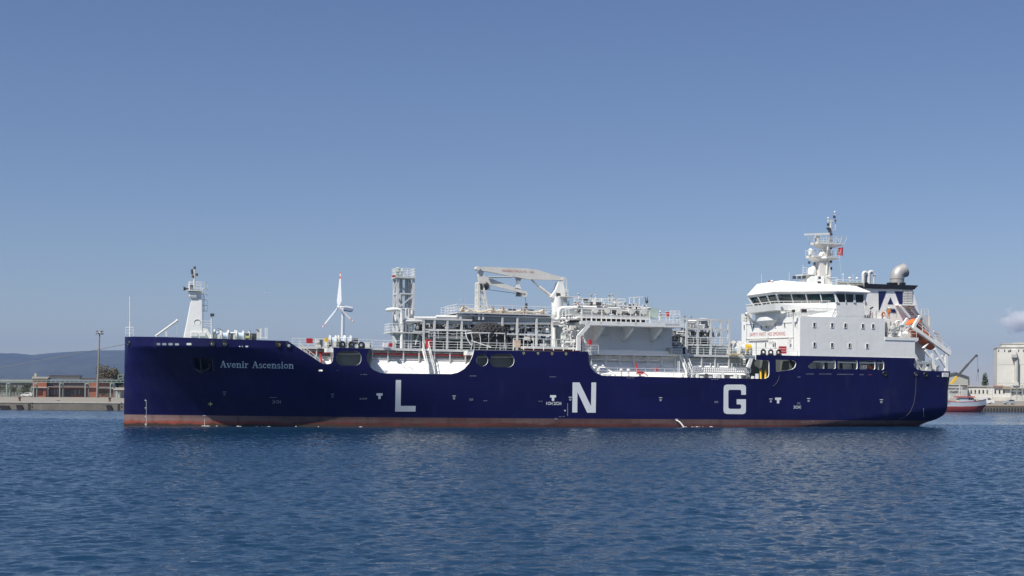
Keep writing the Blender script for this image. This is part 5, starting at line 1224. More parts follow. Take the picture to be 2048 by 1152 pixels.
def louvre(x0, y0, x1, y1, n, t, par, cols=2):
    a, b = P(x0,y0,t), P(x1,y1,t); mb = MB(); mb.box((a.x,t-.03,b.z),(b.x,t-.005,a.z)); o = mb.build('louvre_panel', LD, par)
    for i in range(n):
        for c_ in range(cols):
            zc_ = a.z+(b.z-a.z)*(i+.35)/n; h = (a.z-b.z)/n*.5; wd = (b.x-a.x)/cols
            m_ = MB(); m_.bar((a.x+wd*c_+.03,t-.10,zc_),(a.x+wd*(c_+1)-.03,t-.10,zc_), .1, h, up=(0,0,1)); m_.build('louvre_slat', LV, o)
LPN = louvre
def louvre_on(x0, y0, x1, y1, n, cols):
    a, b = P(x0,y0,tf0), P(x1,y1,tf0)
    mb = MB(); mb.box((a.x,tf0-.02,b.z),(b.x,tf0-.004,a.z)); mb.build('louvre_recess', LD, FN)
    for i in range(n):
        for c_ in range(cols):
            zc_ = a.z+(b.z-a.z)*(i+.3)/n; h = (a.z-b.z)/n*.66; wd = (b.x-a.x)/cols
            m_ = MB(); m_.bar((a.x+wd*c_+.04,tf0-.09,zc_),(a.x+wd*(c_+1)-.04,tf0-.09,zc_), .12, h); m_.build('louvre_slat', LV, FN)
louvre_on(1806,580.8,1824,607.5,8,2); louvre_on(1811,615.5,1828,629.5,4,2)
mb = MB(); mb.box(P(1799,609,tf0-1.2), P(1828,612.5,tf0-.01)); mb.build('funnel_platform', WHITE, FN)
# exhaust pipes
def elbow(px, y0, y1, w0, w1, t, m=STEEL, bend=75, name='exhaust_pipe', bx=1):
    a = P(px, y0, t); r = w0/13.0/2; zt2 = P(px, y1, t).z
    pts = [a + Vector((0,0,-.3)), Vector((a.x, t, zt2 - r*1.1))]; R_ = r*1.05; c = Vector((a.x + R_*bx, t, zt2 - r*1.1))
    for i in range(1, 8):
        th = R(bend)*i/7; pts.append(c + Vector((-R_*math.cos(th)*bx, 0, R_*math.sin(th))))
    d = (pts[-1]-pts[-2]).normalized(); pts.append(pts[-1] + d*r*.5)
    mb = MB(); mb.tube(pts, r, 20); mb.tube([pts[-1]-d*.06, pts[-1]+d*.05], r*1.04, 20)
    mb.lathe(pts[-1]+d*.051, d, [(0,r*.9),(.01,r*.9)], 16, 1)
    mb.tube([Vector((a.x,t,a.z+.9)), Vector((a.x,t,a.z+1.0))], r*1.05, 20) if r > .7 else None
    mb.build(name, [m, BLACKP], FN)
elbow(1794,569.5,541,28.5,28,6.5,bend=72)
elbow(1738,567,543.5,7.5,7,5.5,PIPEW,100,'exhaust_pipe'); elbow(1726.5,569,544.5,7,7,5.5,PIPEW,100); elbow(1748,568,549.5,3.4,3,5.5,PIPEW,130,'vent_pipe'); pipe([P(1731.5,568,6), P(1732,549,6)], .2, PIPEW, 'vent_pipe', FN)
# after deck in front of the funnel: rails, gear
zq = zh1
rail([P(1729,634.5,.15), P(1772,636,.15)], h=1.1, step=.75, parent=HOUSE)
mb = MB()
for i in range(14):
    x = g.uniform(1733,1772); p = P(x, 635, g.uniform(.6,2.6)); mb.bar((p.x,p.y,zq),(p.x,p.y,zq+g.uniform(.5,1.2)), g.choice((.06,.1)), g.choice((.06,.2)), g.choice((0,0,1,2)))
o = mb.build('deck_gear', [CREAM, DARKP, mat('rusty_red_gear',(.28,.08,.05),.7)], SHIP); o['kind'] = 'stuff'
mb = MB(); mb.bar(P(1740,617.5,1), P(1746,614.5,1), .12,.2); mb.bar(P(1741,632,1), P(1742,617,1), .06); mb.build('light_post', DARKP, SHIP)
mb = MB()
for x in (1774,1779.5,1793): mb.bar(P(x,636,2), P(x,617,2), .07)
mb.bar(P(1772,619,2), P(1792,618,2), .06); mb.bar(P(1779,626,2), P(1792,626,2), .06); mb.build('light_frame', GREYP, SHIP)
# notch abaft the side: louvred casing and liferaft deck
zl = zh2+.12
boxpart((hs1+.01, 2.0, zl),(hs1+2.6, TW-3, zh1-.1),'after_house',WHITE,HOUSE)
a, b_ = P(1770.5,643,.4).x, P(1781,643,.4).x
mb = MB(); mb.box((a,1.9,zl),(b_+.3,1.98,zh1-.4)); mb.build('casing_louvre', mat('tan_louvre',(.26,.23,.18),.6,var=.2), HOUSE)
for i in range(11): z = zl+.2+(zh1-zl-.8)*i/11; MB().bar((a+.05,1.84,z),(b_+.25,1.84,z),.1,.11).build('louvre_slat', LD, HOUSE)
for x0, x1, y0, y1 in ((1785,1795,647,668),(1790,1798,651,660)):
    pass
clutter(P(1782,660,1).x, P(1804,660,1).x, .5, 1.8, zl+.1, zh1-.7, 36, [WHITE,CREAM,GREYP], rmax=.12)
pipe([P(1777,668,.8), P(1786,655,.8), P(1790,668,.8)], .1, PIPEW); pipe([P(1789,651,1.0), P(1793,642,1.0), P(1800,642,1.0), P(1804,668,1)], .13, WHITE)
mb = MB()
for i in range(5): a = P(1802+i*3.2, 671, .5); mb.lathe((a.x-.12,.9,zl+.55),(1,0,0),[(0,.30),(.03,.42),(.2,.42),(.23,.30)],14)
mb.build('liferaft_canister', WHITE, HOUSE)
rail([P(1820,673.5,.15), P(1833,674,.15)], h=1.0, step=.8, parent=HOUSE, bars=2)

# openings of the after side: white bulkheads with doors behind them
ia, ib = P(1612,735,2.6).x, P(1772,735,2.6).x
boxpart((ia,2.5,ZD+.01),(ib,2.6,zh0-.3),'side_passage_wall',WHITE,HOUSE)
boxpart((ia,.27,zh0-.9),(ib,2.49,zh0-.75),'passage_ceiling',WHITE,HOUSE); boxpart((ia,.27,P(1650,739,.3).z-.12),(ib,2.49,P(1650,739,.3).z),'passage_floor',GREYP,HOUSE)
for px in (1643,1716.5,1752): a = P(px,730,1).x; boxpart((a-.06,.27,ZD+1),(a+.06,2.49,zh0-.91),'web_frame',GREYP,HOUSE)
for x0, x1 in ((1645,1655),(1679,1685),(1704,1710)):
    a, b_ = P(x0,724.5,2.5), P(x1,737.5,2.5); MB().box((a.x,2.44,b_.z),(b_.x,2.498,a.z)).build('passage_door', DARKP, HOUSE)
for i in range(7): bx0 = P(1719.5+i*2.6,726,1.2); MB().box((bx0.x,1.2,bx0.z-.1),(bx0.x+.13,1.4,bx0.z+.25)).build('hanging_tube', WHITE, HOUSE)
for i in range(5): bx0 = P(1720+i*3.0,738.5,1.0); MB().box((bx0.x,1.0,bx0.z),(bx0.x+.14,1.2,bx0.z+.6)).build('rack_bar', WHITE, HOUSE)
c = P(1741,735.5,1.1); mb = MB(); mb.ball(c, .42, 10, 0, (1.5,.8,.8)); mb.build('orange_bundle', mat('faded_orange_cover',(.40,.12,.06),.7,var=.3), HOUSE)
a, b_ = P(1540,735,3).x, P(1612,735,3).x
boxpart((a,4,ZD+.01),(b_,4.1,zh0-.3),'shade_bulkhead',SHADEP,HOUSE); boxpart((P(1504,735,3).x,5,ZD+.01),(a-.01,5.1,ZW-.25),'shade_bulkhead',SHADEP,HOUSE)  # shade inside this opening put into the dark wall colour
boxpart((P(1541,735,.5).x,.27,ZD+.01),(P(1541,735,.5).x+.12,3.99,zh0-.3),'web_bulkhead',SHADEP,HOUSE)  # white bulkhead coloured dark for the shade around it
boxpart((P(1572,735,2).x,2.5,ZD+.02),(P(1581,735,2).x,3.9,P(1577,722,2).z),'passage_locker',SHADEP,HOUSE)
c = P(1605,700,.05)
# stern mooring deck: posts and frames behind the low bulwark
zs_ = P(1870,742.5,.1).z
boxpart((P(1842,740,3).x, .3, zs_-1.05),(S_END-.3, BEAM-.3, zs_-.95),'stern_deck',GREYP)
mb = MB()
for x, t in ((1834,.4),(1846.5,.4),(1860,.4)): mb.bar(P(x,741,t), P(x,722,t), .34, .3)
mb.bar(P(1826,725.5,.4), P(1862,726.5,.4), .35, .3); mb.build('stern_frame', GREYP, SHIP)
for x, y, h in ((1833,735,9),(1853,733,8),(1858,728,12),(1867,733,10)): bxp(x,y,x+4.5,y+h,2.5,3.2,'deck_fitting',g.choice((WHITE,DARKP)))
pipe([P(1858,722,1.5), P(1863,728,1.5), P(1866,742,1.5)], .12, DARKP); pipe([P(1849,726,1.8), P(1856,729,1.8)], .1, GREYP)
mb = MB(); mb.lathe(P(1874,742,2),(0,0,1),[(0,.3),(.4,.25),(.7,.4),(.85,.4)],12); mb.build('bollard_post', WHITE, SHIP)

# free-fall lifeboat ramp
td0, td1 = .9, 4.0
kd = 5.009
def dv(x, y): return (1700 + x/kd, 520 + y/kd)
DV = MB(); p = lambda x, y, t: P(*dv(x, y), t)
DV.bar(p(625,668,td0), p(1000,945,td0), .45, .6, up=(0,1,0)); RAMP = DV.build('lifeboat_ramp', WHITE, SHIP)
mb = MB(); mb.bar(p(640,655,td1), p(1000,925,td1), .45, .5, up=(0,1,0)); mb.build('far_rail_beam', WHITE, RAMP)
mb = MB(); mb.bar(p(700,560,td0), p(635,668,td0), .4, .45, up=(0,1,0)); mb.bar(p(575,585,td0), p(520,665,td0), .35, up=(0,1,0)); mb.bar(p(520,660,td0), p(640,665,td0), .3, up=(0,1,0)); mb.bar(p(515,650,td0), p(515,760,td0), .45); mb.bar(p(600,660,td0), p(535,740,td0), .3); mb.bar(p(500,455,td0), p(600,575,td0), .3, up=(0,1,0)); mb.build('head_frame', WHITE, RAMP)
for a_, b__, w_ in ((p(960,940,td0),p(962,1112,td0),.42),(p(845,890,td0),p(960,1070,td0),.36),(p(820,935,td0),p(845,1100,td0),.35),(p(750,905,td0),p(800,970,td0),.3),(p(960,940,td1),p(962,1112,td1),.42),(p(860,1000,td0),p(930,960,td0),.25)): beam(a_, b__, w_, m=WHITE, name='ramp_leg', parent=RAMP)
for q in ([(735,880),(770,850),(790,835),(745,885)], [(855,1002),(905,985),(925,965),(870,1005)]):
    mb = MB(); mb.prism([p(x,y,td0-.1) for x, y in q], (0,.5,0)); mb.build('ramp_bracket', WHITE, RAMP)
mb = MB(); pts = [(665,640),(725,690),(795,755),(860,810),(930,860)]
for x, y in pts: mb.bar(p(x,y+35,td0-.1), p(x,y-35,td0-.1), .07)
for dy in (-35,-8): mb.bar(p(665,640+dy,td0-.1), p(1000,915+dy,td0-.1), .07)
mb.build('ramp_railing', WHITE, RAMP)
rail([P(*dv(985,945),td0-.1), P(*dv(1003,948),td0-.1)], h=1.2, step=.4, parent=RAMP)
for x, y in ((860,725),(880,760),(895,790)): mb = MB(); mb.bar(p(x-25,y-10,td1), p(x+30,y+15,td1), .25, .3); mb.build('release_gear', PIPEW, RAMP)
mb = MB(); mb.bar(p(600,460,td1), p(800,700,td1), .4, .5, up=(0,1,0)); mb.bar(p(800,560,td1), p(800,690,td1), .35); mb.bar(p(720,500,td1), p(720,640,td1), .2); mb.build('back_frame', PIPEW, RAMP)
bxp(1842,632,1861,652,td1+1,td1+2,'winch_house',PIPEW); rail([P(1842,632,td1+1), P(1857,632,td1+1)], h=1.1, step=.8)
pipe([P(1822,620,td0), P(1842,640,td0), P(1868,680,td0)], .08, GREYP, 'ramp_pipe')

# ------------------------------------------------------------------ things carried by the ship (each on its own)
def on_ship(name, label, cat, base, group=None):
    return thing(name, label, cat, mat=M @ Matrix.Translation(Vector(base)), group=group)
def T_(mb, name, mats, root, base): return mb.build(name, mats, root, base)
# lifeboat
pa, pb = p(590,620,2.45), p(835,885,2.45)
ax = (pb-pa).normalized(); nz_ = Vector((0,1,0)).cross(ax).normalized() * -1
if nz_.z < 0: nz_ = -nz_
LB = on_ship('lifeboat', 'enclosed orange free-fall lifeboat tilted stern-down on its white ramp', 'lifeboat', pa)
L_ = (pb-pa).length
def sect(f, w, up_, dn):
    c = pa + ax*L_*f; return [c + Vector((0,1,0))*w*math.cos(a)*1.25 + nz_*((up_ if math.sin(a) > 0 else dn)*math.sin(a)) for a in [2*math.pi*i/16 for i in range(16)]]
prof = [(0,.5,.5,.5),(.03,.8,.85,.8),(.15,1.0,1.05,.95),(.4,1.05,1.1,1.0),(.7,1.0,.8,.95),(.88,.75,.55,.8),(.97,.45,.3,.55),(1.0,.12,.1,.2)]
mb = MB(); mb.loft([sect(*q) for q in prof], 0, True, True, True)
o = T_(mb, 'shell', ORANGE, LB, pa)
mb = MB(); mb.loft([[v_ for i, v_ in enumerate(sect(f, w*1.03, u*.02, d_*1.04)) if i >= 8 or i == 0] for f, w, u, d_ in prof], 0, False, True); T_(mb, 'lower_hull', DKORANGE, LB, pa)
mb = MB(); c = pa + ax*L_*.16 + nz_*1.1; mb.box(c-Vector((.4,.5,.15)), c+Vector((.5,.5,.35))); T_(mb, 'conning_cabin', ORANGE, LB, pa)
mb = MB(); mb.bar(pa+ax*.3+Vector((0,-1.25,.25)), pa+ax*L_*.85+Vector((0,-1.15,.1)), .08); T_(mb, 'rubbing_strake', DKORANGE, LB, pa)
# fender in its cradle
fc = P(977.5, 672, 2.6); fa, fb = P(941,672,2.6).x, P(1011,672,2.6).x
FD = on_ship('pneumatic_fender', 'big black barrel fender wrapped in tyres, stowed in a white deck cradle', 'fender', (fc.x, 2.6, ZW+.2))
base = (fc.x, 2.6, ZW+.2); fr = 1.68; zc_ = P(977,646.5,2.6).z - fr
mb = MB(); hl = (fb-fa)/2
prf = [(hl*math.sin(a_), fr*math.cos(a_)**.8) for a_ in [math.pi*(i_-8)/17 for i_ in range(17)]]
mb.lathe((fc.x,2.6,zc_),(1,0,0),prf,28); T_(mb,'fender_body',BLACK,FD,base)
TYRE = mat('grey_black_tyre_rubber', (.035,.033,.033), .75, var=.3, scale=3)
proto = None
def tyre(c, nrm):
    global proto
    if proto is None:
        m_ = MB(); m_.torus((0,0,0),(0,0,1),.29,.135,16,7); proto = m_.mesh('tyre', TYRE)
    o = bpy.data.objects.new('tyre', proto); COL.objects.link(o); o.parent = FD
    o.matrix_local = Matrix.Translation(c-Vector(base)) @ nrm.to_track_quat('Z','Y').to_matrix().to_4x4()
for ring, dx in enumerate((-1.9,-.95,0,.95,1.9)):
    rr_ = fr*math.cos(math.asin(dx/hl))**.8
    for k in range(13):
        a = 2*math.pi*(k+.5*(ring%2))/13; nrm = Vector((dx*.33,-math.cos(a),math.sin(a))).normalized()
        tyre(Vector((fc.x+dx, 2.6-math.cos(a)*rr_, zc_+math.sin(a)*rr_)), nrm)
CH = MB()
for k in range(13):
    a = 2*math.pi*k/13; CH.tube([(fc.x+d_,2.6-math.cos(a)*(r_+.04),zc_+math.sin(a)*(r_+.04)) for d_, r_ in prf[1:-1]], .035, 5)
T_(CH,'chain_net',DARKP,FD,base)
FD['group'] = 'tyre-wrapped fenders'
copy_thing(FD, M.to_3x3() @ Vector((-3.0, 14.0, .1)), 'second black barrel fender partly hidden behind the forward pipe rack')
# white cradle (part of the ship)
mb = MB(); zc1 = P(977,666,.9).z
ca, cb = P(944,666,.9).x, P(1009,666,.9).x
mb.bar((ca,.9,zc1),(cb,.9,zc1),.14); mb.bar((ca,4.5,zc1),(cb,4.5,zc1),.14); mb.bar((ca,.9,zc1),(ca,4.5,zc1),.14); mb.bar((cb,.9,zc1),(cb,4.5,zc1),.14)
for i in range(5):
    s = ca+(cb-ca)*i/4; mb.tube([(s+(-.1 if i < 2 else .05),.9,zc1),(s+.1,1.0,zc1-.9),(s+.2,1.35,zc1-1.6),(s+.15,2.0,ZW)], .07, 6)
mb.bar((ca-.1,.9,zc1-1.1),(P(982,690,.9).x,.9,ZW+.4),.13); mb.tube([P(931.5,664,.9),P(933,675,.9),P(938,684,.9),P(942,690,.9)], .09, 6)
mb.build('fender_cradle', WHITE, SHIP)
# hoses
for i, (pts, t) in enumerate(HOSES):
    o_ = []
    for j in range(len(pts)-1):
        for k in range(4): o_.append(P(*pts[j],t).lerp(P(*pts[j+1],t), k/4))
    o_.append(P(*pts[-1],t)); b0 = o_[0]; m_ = MB(); m_.tube(o_, .15, 8); o = m_.build('cargo_hose', HOSE, None, b0)
    o.matrix_world = M @ Matrix.Translation(b0)
    tag(o, ['cream cargo hose humped over a stand at the bow end of the hose platform','long cream cargo hose sagging between brown saddles on the hose platform','short cream cargo hose sagging beside the crane column','straight cream cargo hose lying behind the sagging ones on the platform'][i], 'hose', 'cargo hoses on the hose platform')
# flag
fp0 = P(1676.3,494,tr-1); m_ = MB(); rows = []
for j in range(8):
    f = j/7; rows.append([P(1676.3+11*f, 493.5+ (16*k) + 3*f + 1.2*math.sin(f*6), tr-1) + Vector((0,.25*math.sin(f*7+k),0)) for k in (0,.5,1)])
m_.loft(rows, 0, False, True); m_.loft([[v+Vector((0,.012,0)) for v in r] for r in rows], 0, False, True)
o = m_.build('flag', REDFLAG, None, fp0); o.matrix_world = M @ Matrix.Translation(fp0); tag(o, 'red flag flying from the halyard beside the radar mast', 'flag')
m_ = MB()   # dark star emblem on the flag
# lifebuoys
LRING = mat('orange_lifebuoy', (.70,.20,.08), .6, var=.2)
for x, y, t, lab in ((1766.5,628.5,.05,'orange and white lifebuoy on the rail below the funnel'),):
    c = P(x,y,t); o = MB().torus(c,(0,1,0),.30,.08,18,7).build('lifebuoy', LRING, None, c); o.matrix_world = M @ Matrix.Translation(c); tag(o, lab, 'lifebuoy')
ROPED = mat('dull_worn_rope', (.14,.14,.13), .8)
# bow mooring line
m_ = MB(); A = M @ P(247,689,9.6); B = G(-520,800,1.9)
pts = []
for i in range(25):
    f = i/24; q = A.lerp(B, f); q.z -= 1.2*4*f*(1-f); pts.append(q)
m_.tube(pts, .04, 6); o = m_.build('mooring_line', ROPE, None, A); o.location = A; tag(o, 'long thin mooring line running from the bow to the left-hand quay', 'rope')
# hanging rope at the after opening, and a second one at the stern
for pts, lab in (([(1558,751),(1557.5,757),(1553,766),(1548,771),(1545,772)],'short pale rope end hanging over the side by the after opening'),([(1832,753),(1831,780),(1828,805),(1820,824),(1808,835),(1797,838)],'long pale rope hanging in a curve down the side at the stern')):
    q = [H3(*a)+Vector((0,-.06,0)) for a in pts]; m_ = MB(); m_.tube(q, .022, 5); o = m_.build('rope', ROPED, None, q[0]); o.matrix_world = M @ Matrix.Translation(q[0]); tag(o, lab, 'rope')

# people
def person(base_l, h, face, suit, label, helmet=None, arm=0.0):
    me = bpy.data.meshes.new('person'); k = h/1.75
    J = {'pelvis':(0,0,.95),'waist':(0,0,1.1),'chest':(0,0,1.35),'neck':(0,0,1.5),'head0':(.01,0,1.58),'head1':(.02,0,1.70),
         'hl':(0,.1,.9),'kl':(.03,.11,.5),'al':(0,.12,.09),'tl':(.15,.12,.05),'hr':(0,-.1,.9),'kr':(.02,-.12,.5),'ar':(-.05,-.13,.09),'tr':(.10,-.13,.05),
         'sl':(0,.2,1.42),'el':(.02,.27,1.15),'wl':(.14+arm,.25,.95+arm),'gl':(.18+arm,.24,.88+arm),'sr':(0,-.2,1.42),'er':(.0,-.28,1.15),'wr':(.12,-.27,.92),'gr':(.15,-.26,.84)}
    rad = {'pelvis':.16,'waist':.145,'chest':.17,'neck':.065,'head0':.085,'head1':.095,'hl':.1,'kl':.07,'al':.055,'tl':.045,'hr':.1,'kr':.07,'ar':.055,'tr':.045,'sl':.075,'el':.055,'wl':.04,'gl':.045,'sr':.075,'er':.055,'wr':.04,'gr':.045}
    names = list(J); idx = {n_: i for i, n_ in enumerate(names)}
    ed = [('pelvis','waist'),('waist','chest'),('chest','neck'),('neck','head0'),('head0','head1'),('pelvis','hl'),('hl','kl'),('kl','al'),('al','tl'),('pelvis','hr'),('hr','kr'),('kr','ar'),('ar','tr'),('chest','sl'),('sl','el'),('el','wl'),('wl','gl'),('chest','sr'),('sr','er'),('er','wr'),('wr','gr')]
    me.from_pydata([Vector(v)*k for v in J.values()], [(idx[a], idx[b]) for a, b in ed], [])
    o = bpy.data.objects.new('person', me); COL.objects.link(o)
    sk = o.modifiers.new('skin', 'SKIN'); me.skin_vertices or me.attributes
    for i, n_ in enumerate(names): me.skin_vertices[0].data[i].radius = (rad[n_]*k,)*2
    me.skin_vertices[0].data[0].use_root = True
    ss = o.modifiers.new('sub', 'SUBSURF'); ss.levels = 1; ss.render_levels = 1
    m = bpy.data.materials.new('person_clothing'); m.use_nodes = True; n, l = m.node_tree.nodes, m.node_tree.links
    tc = n.new('ShaderNodeTexCoord'); sp = n.new('ShaderNodeSeparateXYZ'); l.new(tc.outputs['Object'], sp.inputs[0])
    dv_ = n.new('ShaderNodeMath'); dv_.operation = 'DIVIDE'; dv_.inputs[1].default_value = h; l.new(sp.outputs['Z'], dv_.inputs[0])
    cr_ = n.new('ShaderNodeValToRGB'); cr_.color_ramp.interpolation = 'CONSTANT'; e = cr_.color_ramp.elements
    e[0].color = (.03,.025,.02,1); e[1].position = .09; e[1].color = (*suit[0],1)
    for pos, c_ in ((.56,suit[1]),(.86,(.42,.25,.17))): q = e.new(pos); q.color = (*c_,1)
    l.new(dv_.outputs[0], cr_.inputs[0]); b = n['Principled BSDF']; l.new(cr_.outputs[0], b.inputs['Base Color']); b.inputs['Roughness'].default_value = .8
    me.materials.append(m)
    o.matrix_world = M @ Matrix.Translation(Vector(base_l)) @ Matrix.Rotation(face, 4, 'Z'); tag(o, label, 'person')
    mb_ = MB(); hz = 1.70*k
    mb_.lathe((.02*k,0,hz-.02),(0,0,1),[(-.02,.15*k),(0,.125*k),(.06*k,.12*k),(.11*k,.08*k),(.13*k,.02)],12)
    hm = mb_.build('helmet', helmet or WHITE, o); return o
c = P(1320.5,644,1.5); person((c.x,1.5,zs1), 1.78, R(200), ((.62,.60,.56),(.30,.27,.25)), 'person in pale trousers and dark jacket standing on the manifold platform')
c = P(1778.5,636,.8); person((c.x,.9,zq), 1.75, R(-100), ((.50,.16,.04),(.62,.22,.04)), 'person in an orange boiler suit standing by the rail below the funnel', WHITE, .12)
# ------------------------------------------------------------------ the far shores
CONC = mat('weathered_quay_concrete', (.175,.16,.13), .85, var=.25, scale=.35, bump=.04, bscale=2, streak=.5)
PAVE = mat('dusty_quay_paving', (.245,.22,.18), .9, var=.2, scale=.15)
BRICK = mat('orange_brick_wall', (.34,.125,.07), .85, var=.22, scale=.5)
BRICKW = mat('weathered_brick_wall', (.20,.09,.06), .85, var=.25, scale=.5)
RENDER = mat('pale_concrete_band', (.46,.44,.38), .85, var=.15)
ROOFD = mat('dark_tin_roof', (.11,.095,.09), .7, var=.2)
TEAL = mat('pale_teal_steel', (.27,.34,.31), .65, var=.2, scale=.8)
STUCCO = mat('white_silo_render', (.64,.63,.58), .8, var=.12, scale=.15, streak=.4)
CREAMW = mat('cream_shed_wall', (.55,.53,.47), .85, var=.15, scale=.3, streak=.3)
GREYW = mat('grey_shed_sheeting', (.36,.38,.36), .7, var=.15)
LEAF1 = mat('dark_green_foliage', (.055,.075,.030), .8, var=.55, scale=1.5)
LEAF2 = mat('dry_olive_foliage', (.12,.10,.045), .8, var=.5, scale=1.5)
LEAF3 = mat('mid_green_foliage', (.075,.105,.045), .8, var=.5, scale=1.5)
BARK = mat('grey_bark', (.12,.10,.08), .9)
SCRUB = mat('scrubby_grass', (.12,.115,.05), .95, var=.4, scale=.4)
CARW = mat('white_car_paint', (.72,.72,.72), .3, var=.03); CARS = mat('silver_car_paint', (.42,.44,.46), .3, .3, var=.05)
ASPH = mat('dark_pile_timber', (.05,.048,.045), .8, var=.3)
QH = 1.85
# left quay: face along x at the far side of the basin
QL = G(125, 819.7).y; QR = G(1980, 823.3).y
XQ = WX(640, QL)
def quay(name, x0, x1, y, depth, label):
    mb = MB(); mb.box((x0,y,-3),(x1,y+depth,QH-.02)); o = mb.build(name, [CONC], None); tag(o, label, None, None, 'structure')
    mb = MB(); mb.box((x0,y+.9,QH-.018),(x1,y+depth-.01,QH)); p_ = mb.build('quay_paving', PAVE, o)
    mb = MB(); mb.box((x0,y-.08,QH-.3),(x1,y+.9,QH+.06)); mb.build('quay_coping', RENDER, o); return o
QLO = quay('quay', -420, WX(700,QL), QL, 900, 'long concrete quay with paved apron on the left shore')
QRO = quay('quay', WX(1700,QR), 520, QR, 900, 'long concrete quay with paved apron on the right shore')
mb = MB()                                     # dark gaps, pads and bollards on the left quay
for px in (58.5, 237.5): s = WX(px, QL); mb.box((s-.25,QL-.12,-1),(s+.25,QL+.01,QH-.32))
for px, y in ((64,806),(64,813),(243,806),(243,813)): c = W(px, y, QL); mb.box((c.x-.12,QL-.12,c.z-.12),(c.x+.12,QL+.01,c.z+.12))
o = mb.build('wall_joint', ASPH, QLO)
for px0, px1, y0, y1 in ((0,24,811,819.7),(33,50,810,819.7),(213,228,810,819)):
    a, b_ = W(px0,y0,QL), W(px1,y1,QL); mb = MB(); mb.prism([(a.x,QL-.5,a.z),(b_.x-.6,QL-.5,a.z),(b_.x,QL-.5,-.5),(a.x+.5,QL-.5,-.5)],(0,.4,0)); mb.build('rubber_pad', BLACK, QLO)
for i, px in enumerate((37.5, 218)):
    c = Vector((WX(px,QL), QL+.6, QH+.06)); r_ = thing('bollard', ['rusty mooring bollard on the left quay near the white car','rusty mooring bollard on the left quay close to the ship\'s bow'][i], 'bollard', c, 'mooring bollards on the left quay')
    mb = MB(); mb.lathe((0,0,0),(0,0,1),[(0,.35),(.1,.3),(.6,.22),(.75,.38),(.95,.36),(1.05,.15)],12); mb.build('bollard_body', mat('rusty_iron',(.16,.08,.055),.8,var=.3) if i == 0 else bpy.data.materials['rusty_iron'], r_)
mb = MB(); c = W(112.5,797.5,QL+18); mb.lathe((0,0,0),(0,0,1),[(0,.9),(.15,.85),(.3,.4)],12); o = mb.build('rope_coil', ROPE, None); o.location = (c.x, QL+18, QH); tag(o, 'dark coil of rope lying on the left quay paving', 'rope')
# grassy back land
for nm, x0, x1, y0 in (('back_land', -700, WX(560,QL), G(100,794,QH).y+6),('back_land', WX(1750,QR), 900, G(1980,801.5,QH).y+8)):
    mb = MB(); mb.add([(x0,y0,QH+.05),(x1,y0,QH+.05),(x1,y0+800,QH+.4),(x0,y0+800,QH+.4)],[(0,1,2,3)]); tag(mb.build(nm, SCRUB, None), 'rough scrubby ground behind the quay', None, None, 'structure')

YB = G(150, 794.3, QH).y                      # brick building line
def bx(mbx, px0, y0, px1, y1, Y, d, m=0):
    a, b = W(px0,y0,Y), W(px1,y1,Y); mbx.box((a.x,Y,b.z),(b.x,Y+d,a.z), m); return mbx
turned = {}
def turn(root, px):            # set the building square to the line of sight at that bearing
    a = -math.atan((px-CX)/F_PX)*.8; o_ = root.location.copy(); root.matrix_world = Matrix.Translation(o_) @ Matrix.Rotation(a, 4, 'Z'); turned[root.name] = root.matrix_world.copy()
def wbox(name, px0, y0, px1, y1, Y, d, m, parent):
    o_ = parent.location
    if 'turned' in globals() and parent.name in turned:
        mi = turned[parent.name].inverted(); cl, yl = mi @ CAM, Y - o_.y; q = []
        for x_, y_ in ((px0,y0),(px1,y1)): r_ = mi.to_3x3() @ ray(x_, y_); q.append(cl + r_*((yl-cl.y)/r_.y))
        return MB().box((q[0].x,yl,q[1].z),(q[1].x,yl+d,q[0].z)).build(name, m, parent)
    a, b = W(px0,y0,Y), W(px1,y1,Y)
    return MB().box((a.x-o_.x,Y-o_.y,b.z-o_.z),(b.x-o_.x,Y+d-o_.y,a.z-o_.z)).build(name, m, parent)
c = W(145,795,YB); BB = thing('brick_building', 'two-storey orange brick quayside building with pale concrete bands and flat roof', 'building', (c.x, YB, QH))
bot = 797
turn(BB, 145)
wbox('wall',65,757.5,93,bot,YB,14,BRICK,BB); wbox('wall',93.05,763,222,bot,YB+1.5,14,BRICKW,BB); wbox('wall',176,765,195,bot,YB+.8,.69,BRICK,BB)
wbox('floor_band',62,773.5,94,776,YB-1.0,1,RENDER,BB); wbox('floor_band',94.05,773,222,775,YB+.2,1.29,RENDER,BB)
wbox('roof_band',64,753.5,96,757.4,YB-.4,14,RENDER,BB); wbox('roof_band',96.05,752,160,756.5,YB+.6,10,RENDER,BB); wbox('roof',96,750.3,162,752,YB+.2,12,ROOFD,BB); wbox('roof',160,756,226,759.5,YB+.5,14,ROOFD,BB)
wbox('pale_panel',113,756.6,160,759,YB+.9,.5,STUCCO,BB)
for x0,x1,y0,y1,m in ((101,119,779,788.5,GLASSD),(127,140,779,796.5,GLASSD),(141,167,778.5,789,GLASSD),(95,170,766,772.5,ROOFD),(203.5,212,779,788,GLASSD),(84,93,776.5,782,ROOFD),(69,85,776.2,781,ROOFD)):
    wbox('window',x0,y0,x1,y1,YB+1.42 if x0 > 92 else YB-.05,.05,m,BB)
for x0 in (109,114.5,150,158): wbox('window_bar',x0,779,x0+.8,788.6,YB+1.35,.05,RENDER,BB)
wbox('column',86,776.1,91.5,bot,YB-.6,.6,BRICK,BB); wbox('column',64.5,776.1,67.5,bot,YB-.6,.6,TEAL,BB); wbox('column',93.5,775.1,97,bot,YB+.3,.5,RENDER,BB)
wbox('chimney',68.5,746.5,73,753.4,YB+3,2,RENDER,BB)
c = W(218,795,YB); SB = thing('brick_annexe', 'low brick annexe beside the floodlight mast', 'building', (c.x, YB+4, QH)); turn(SB, 220)
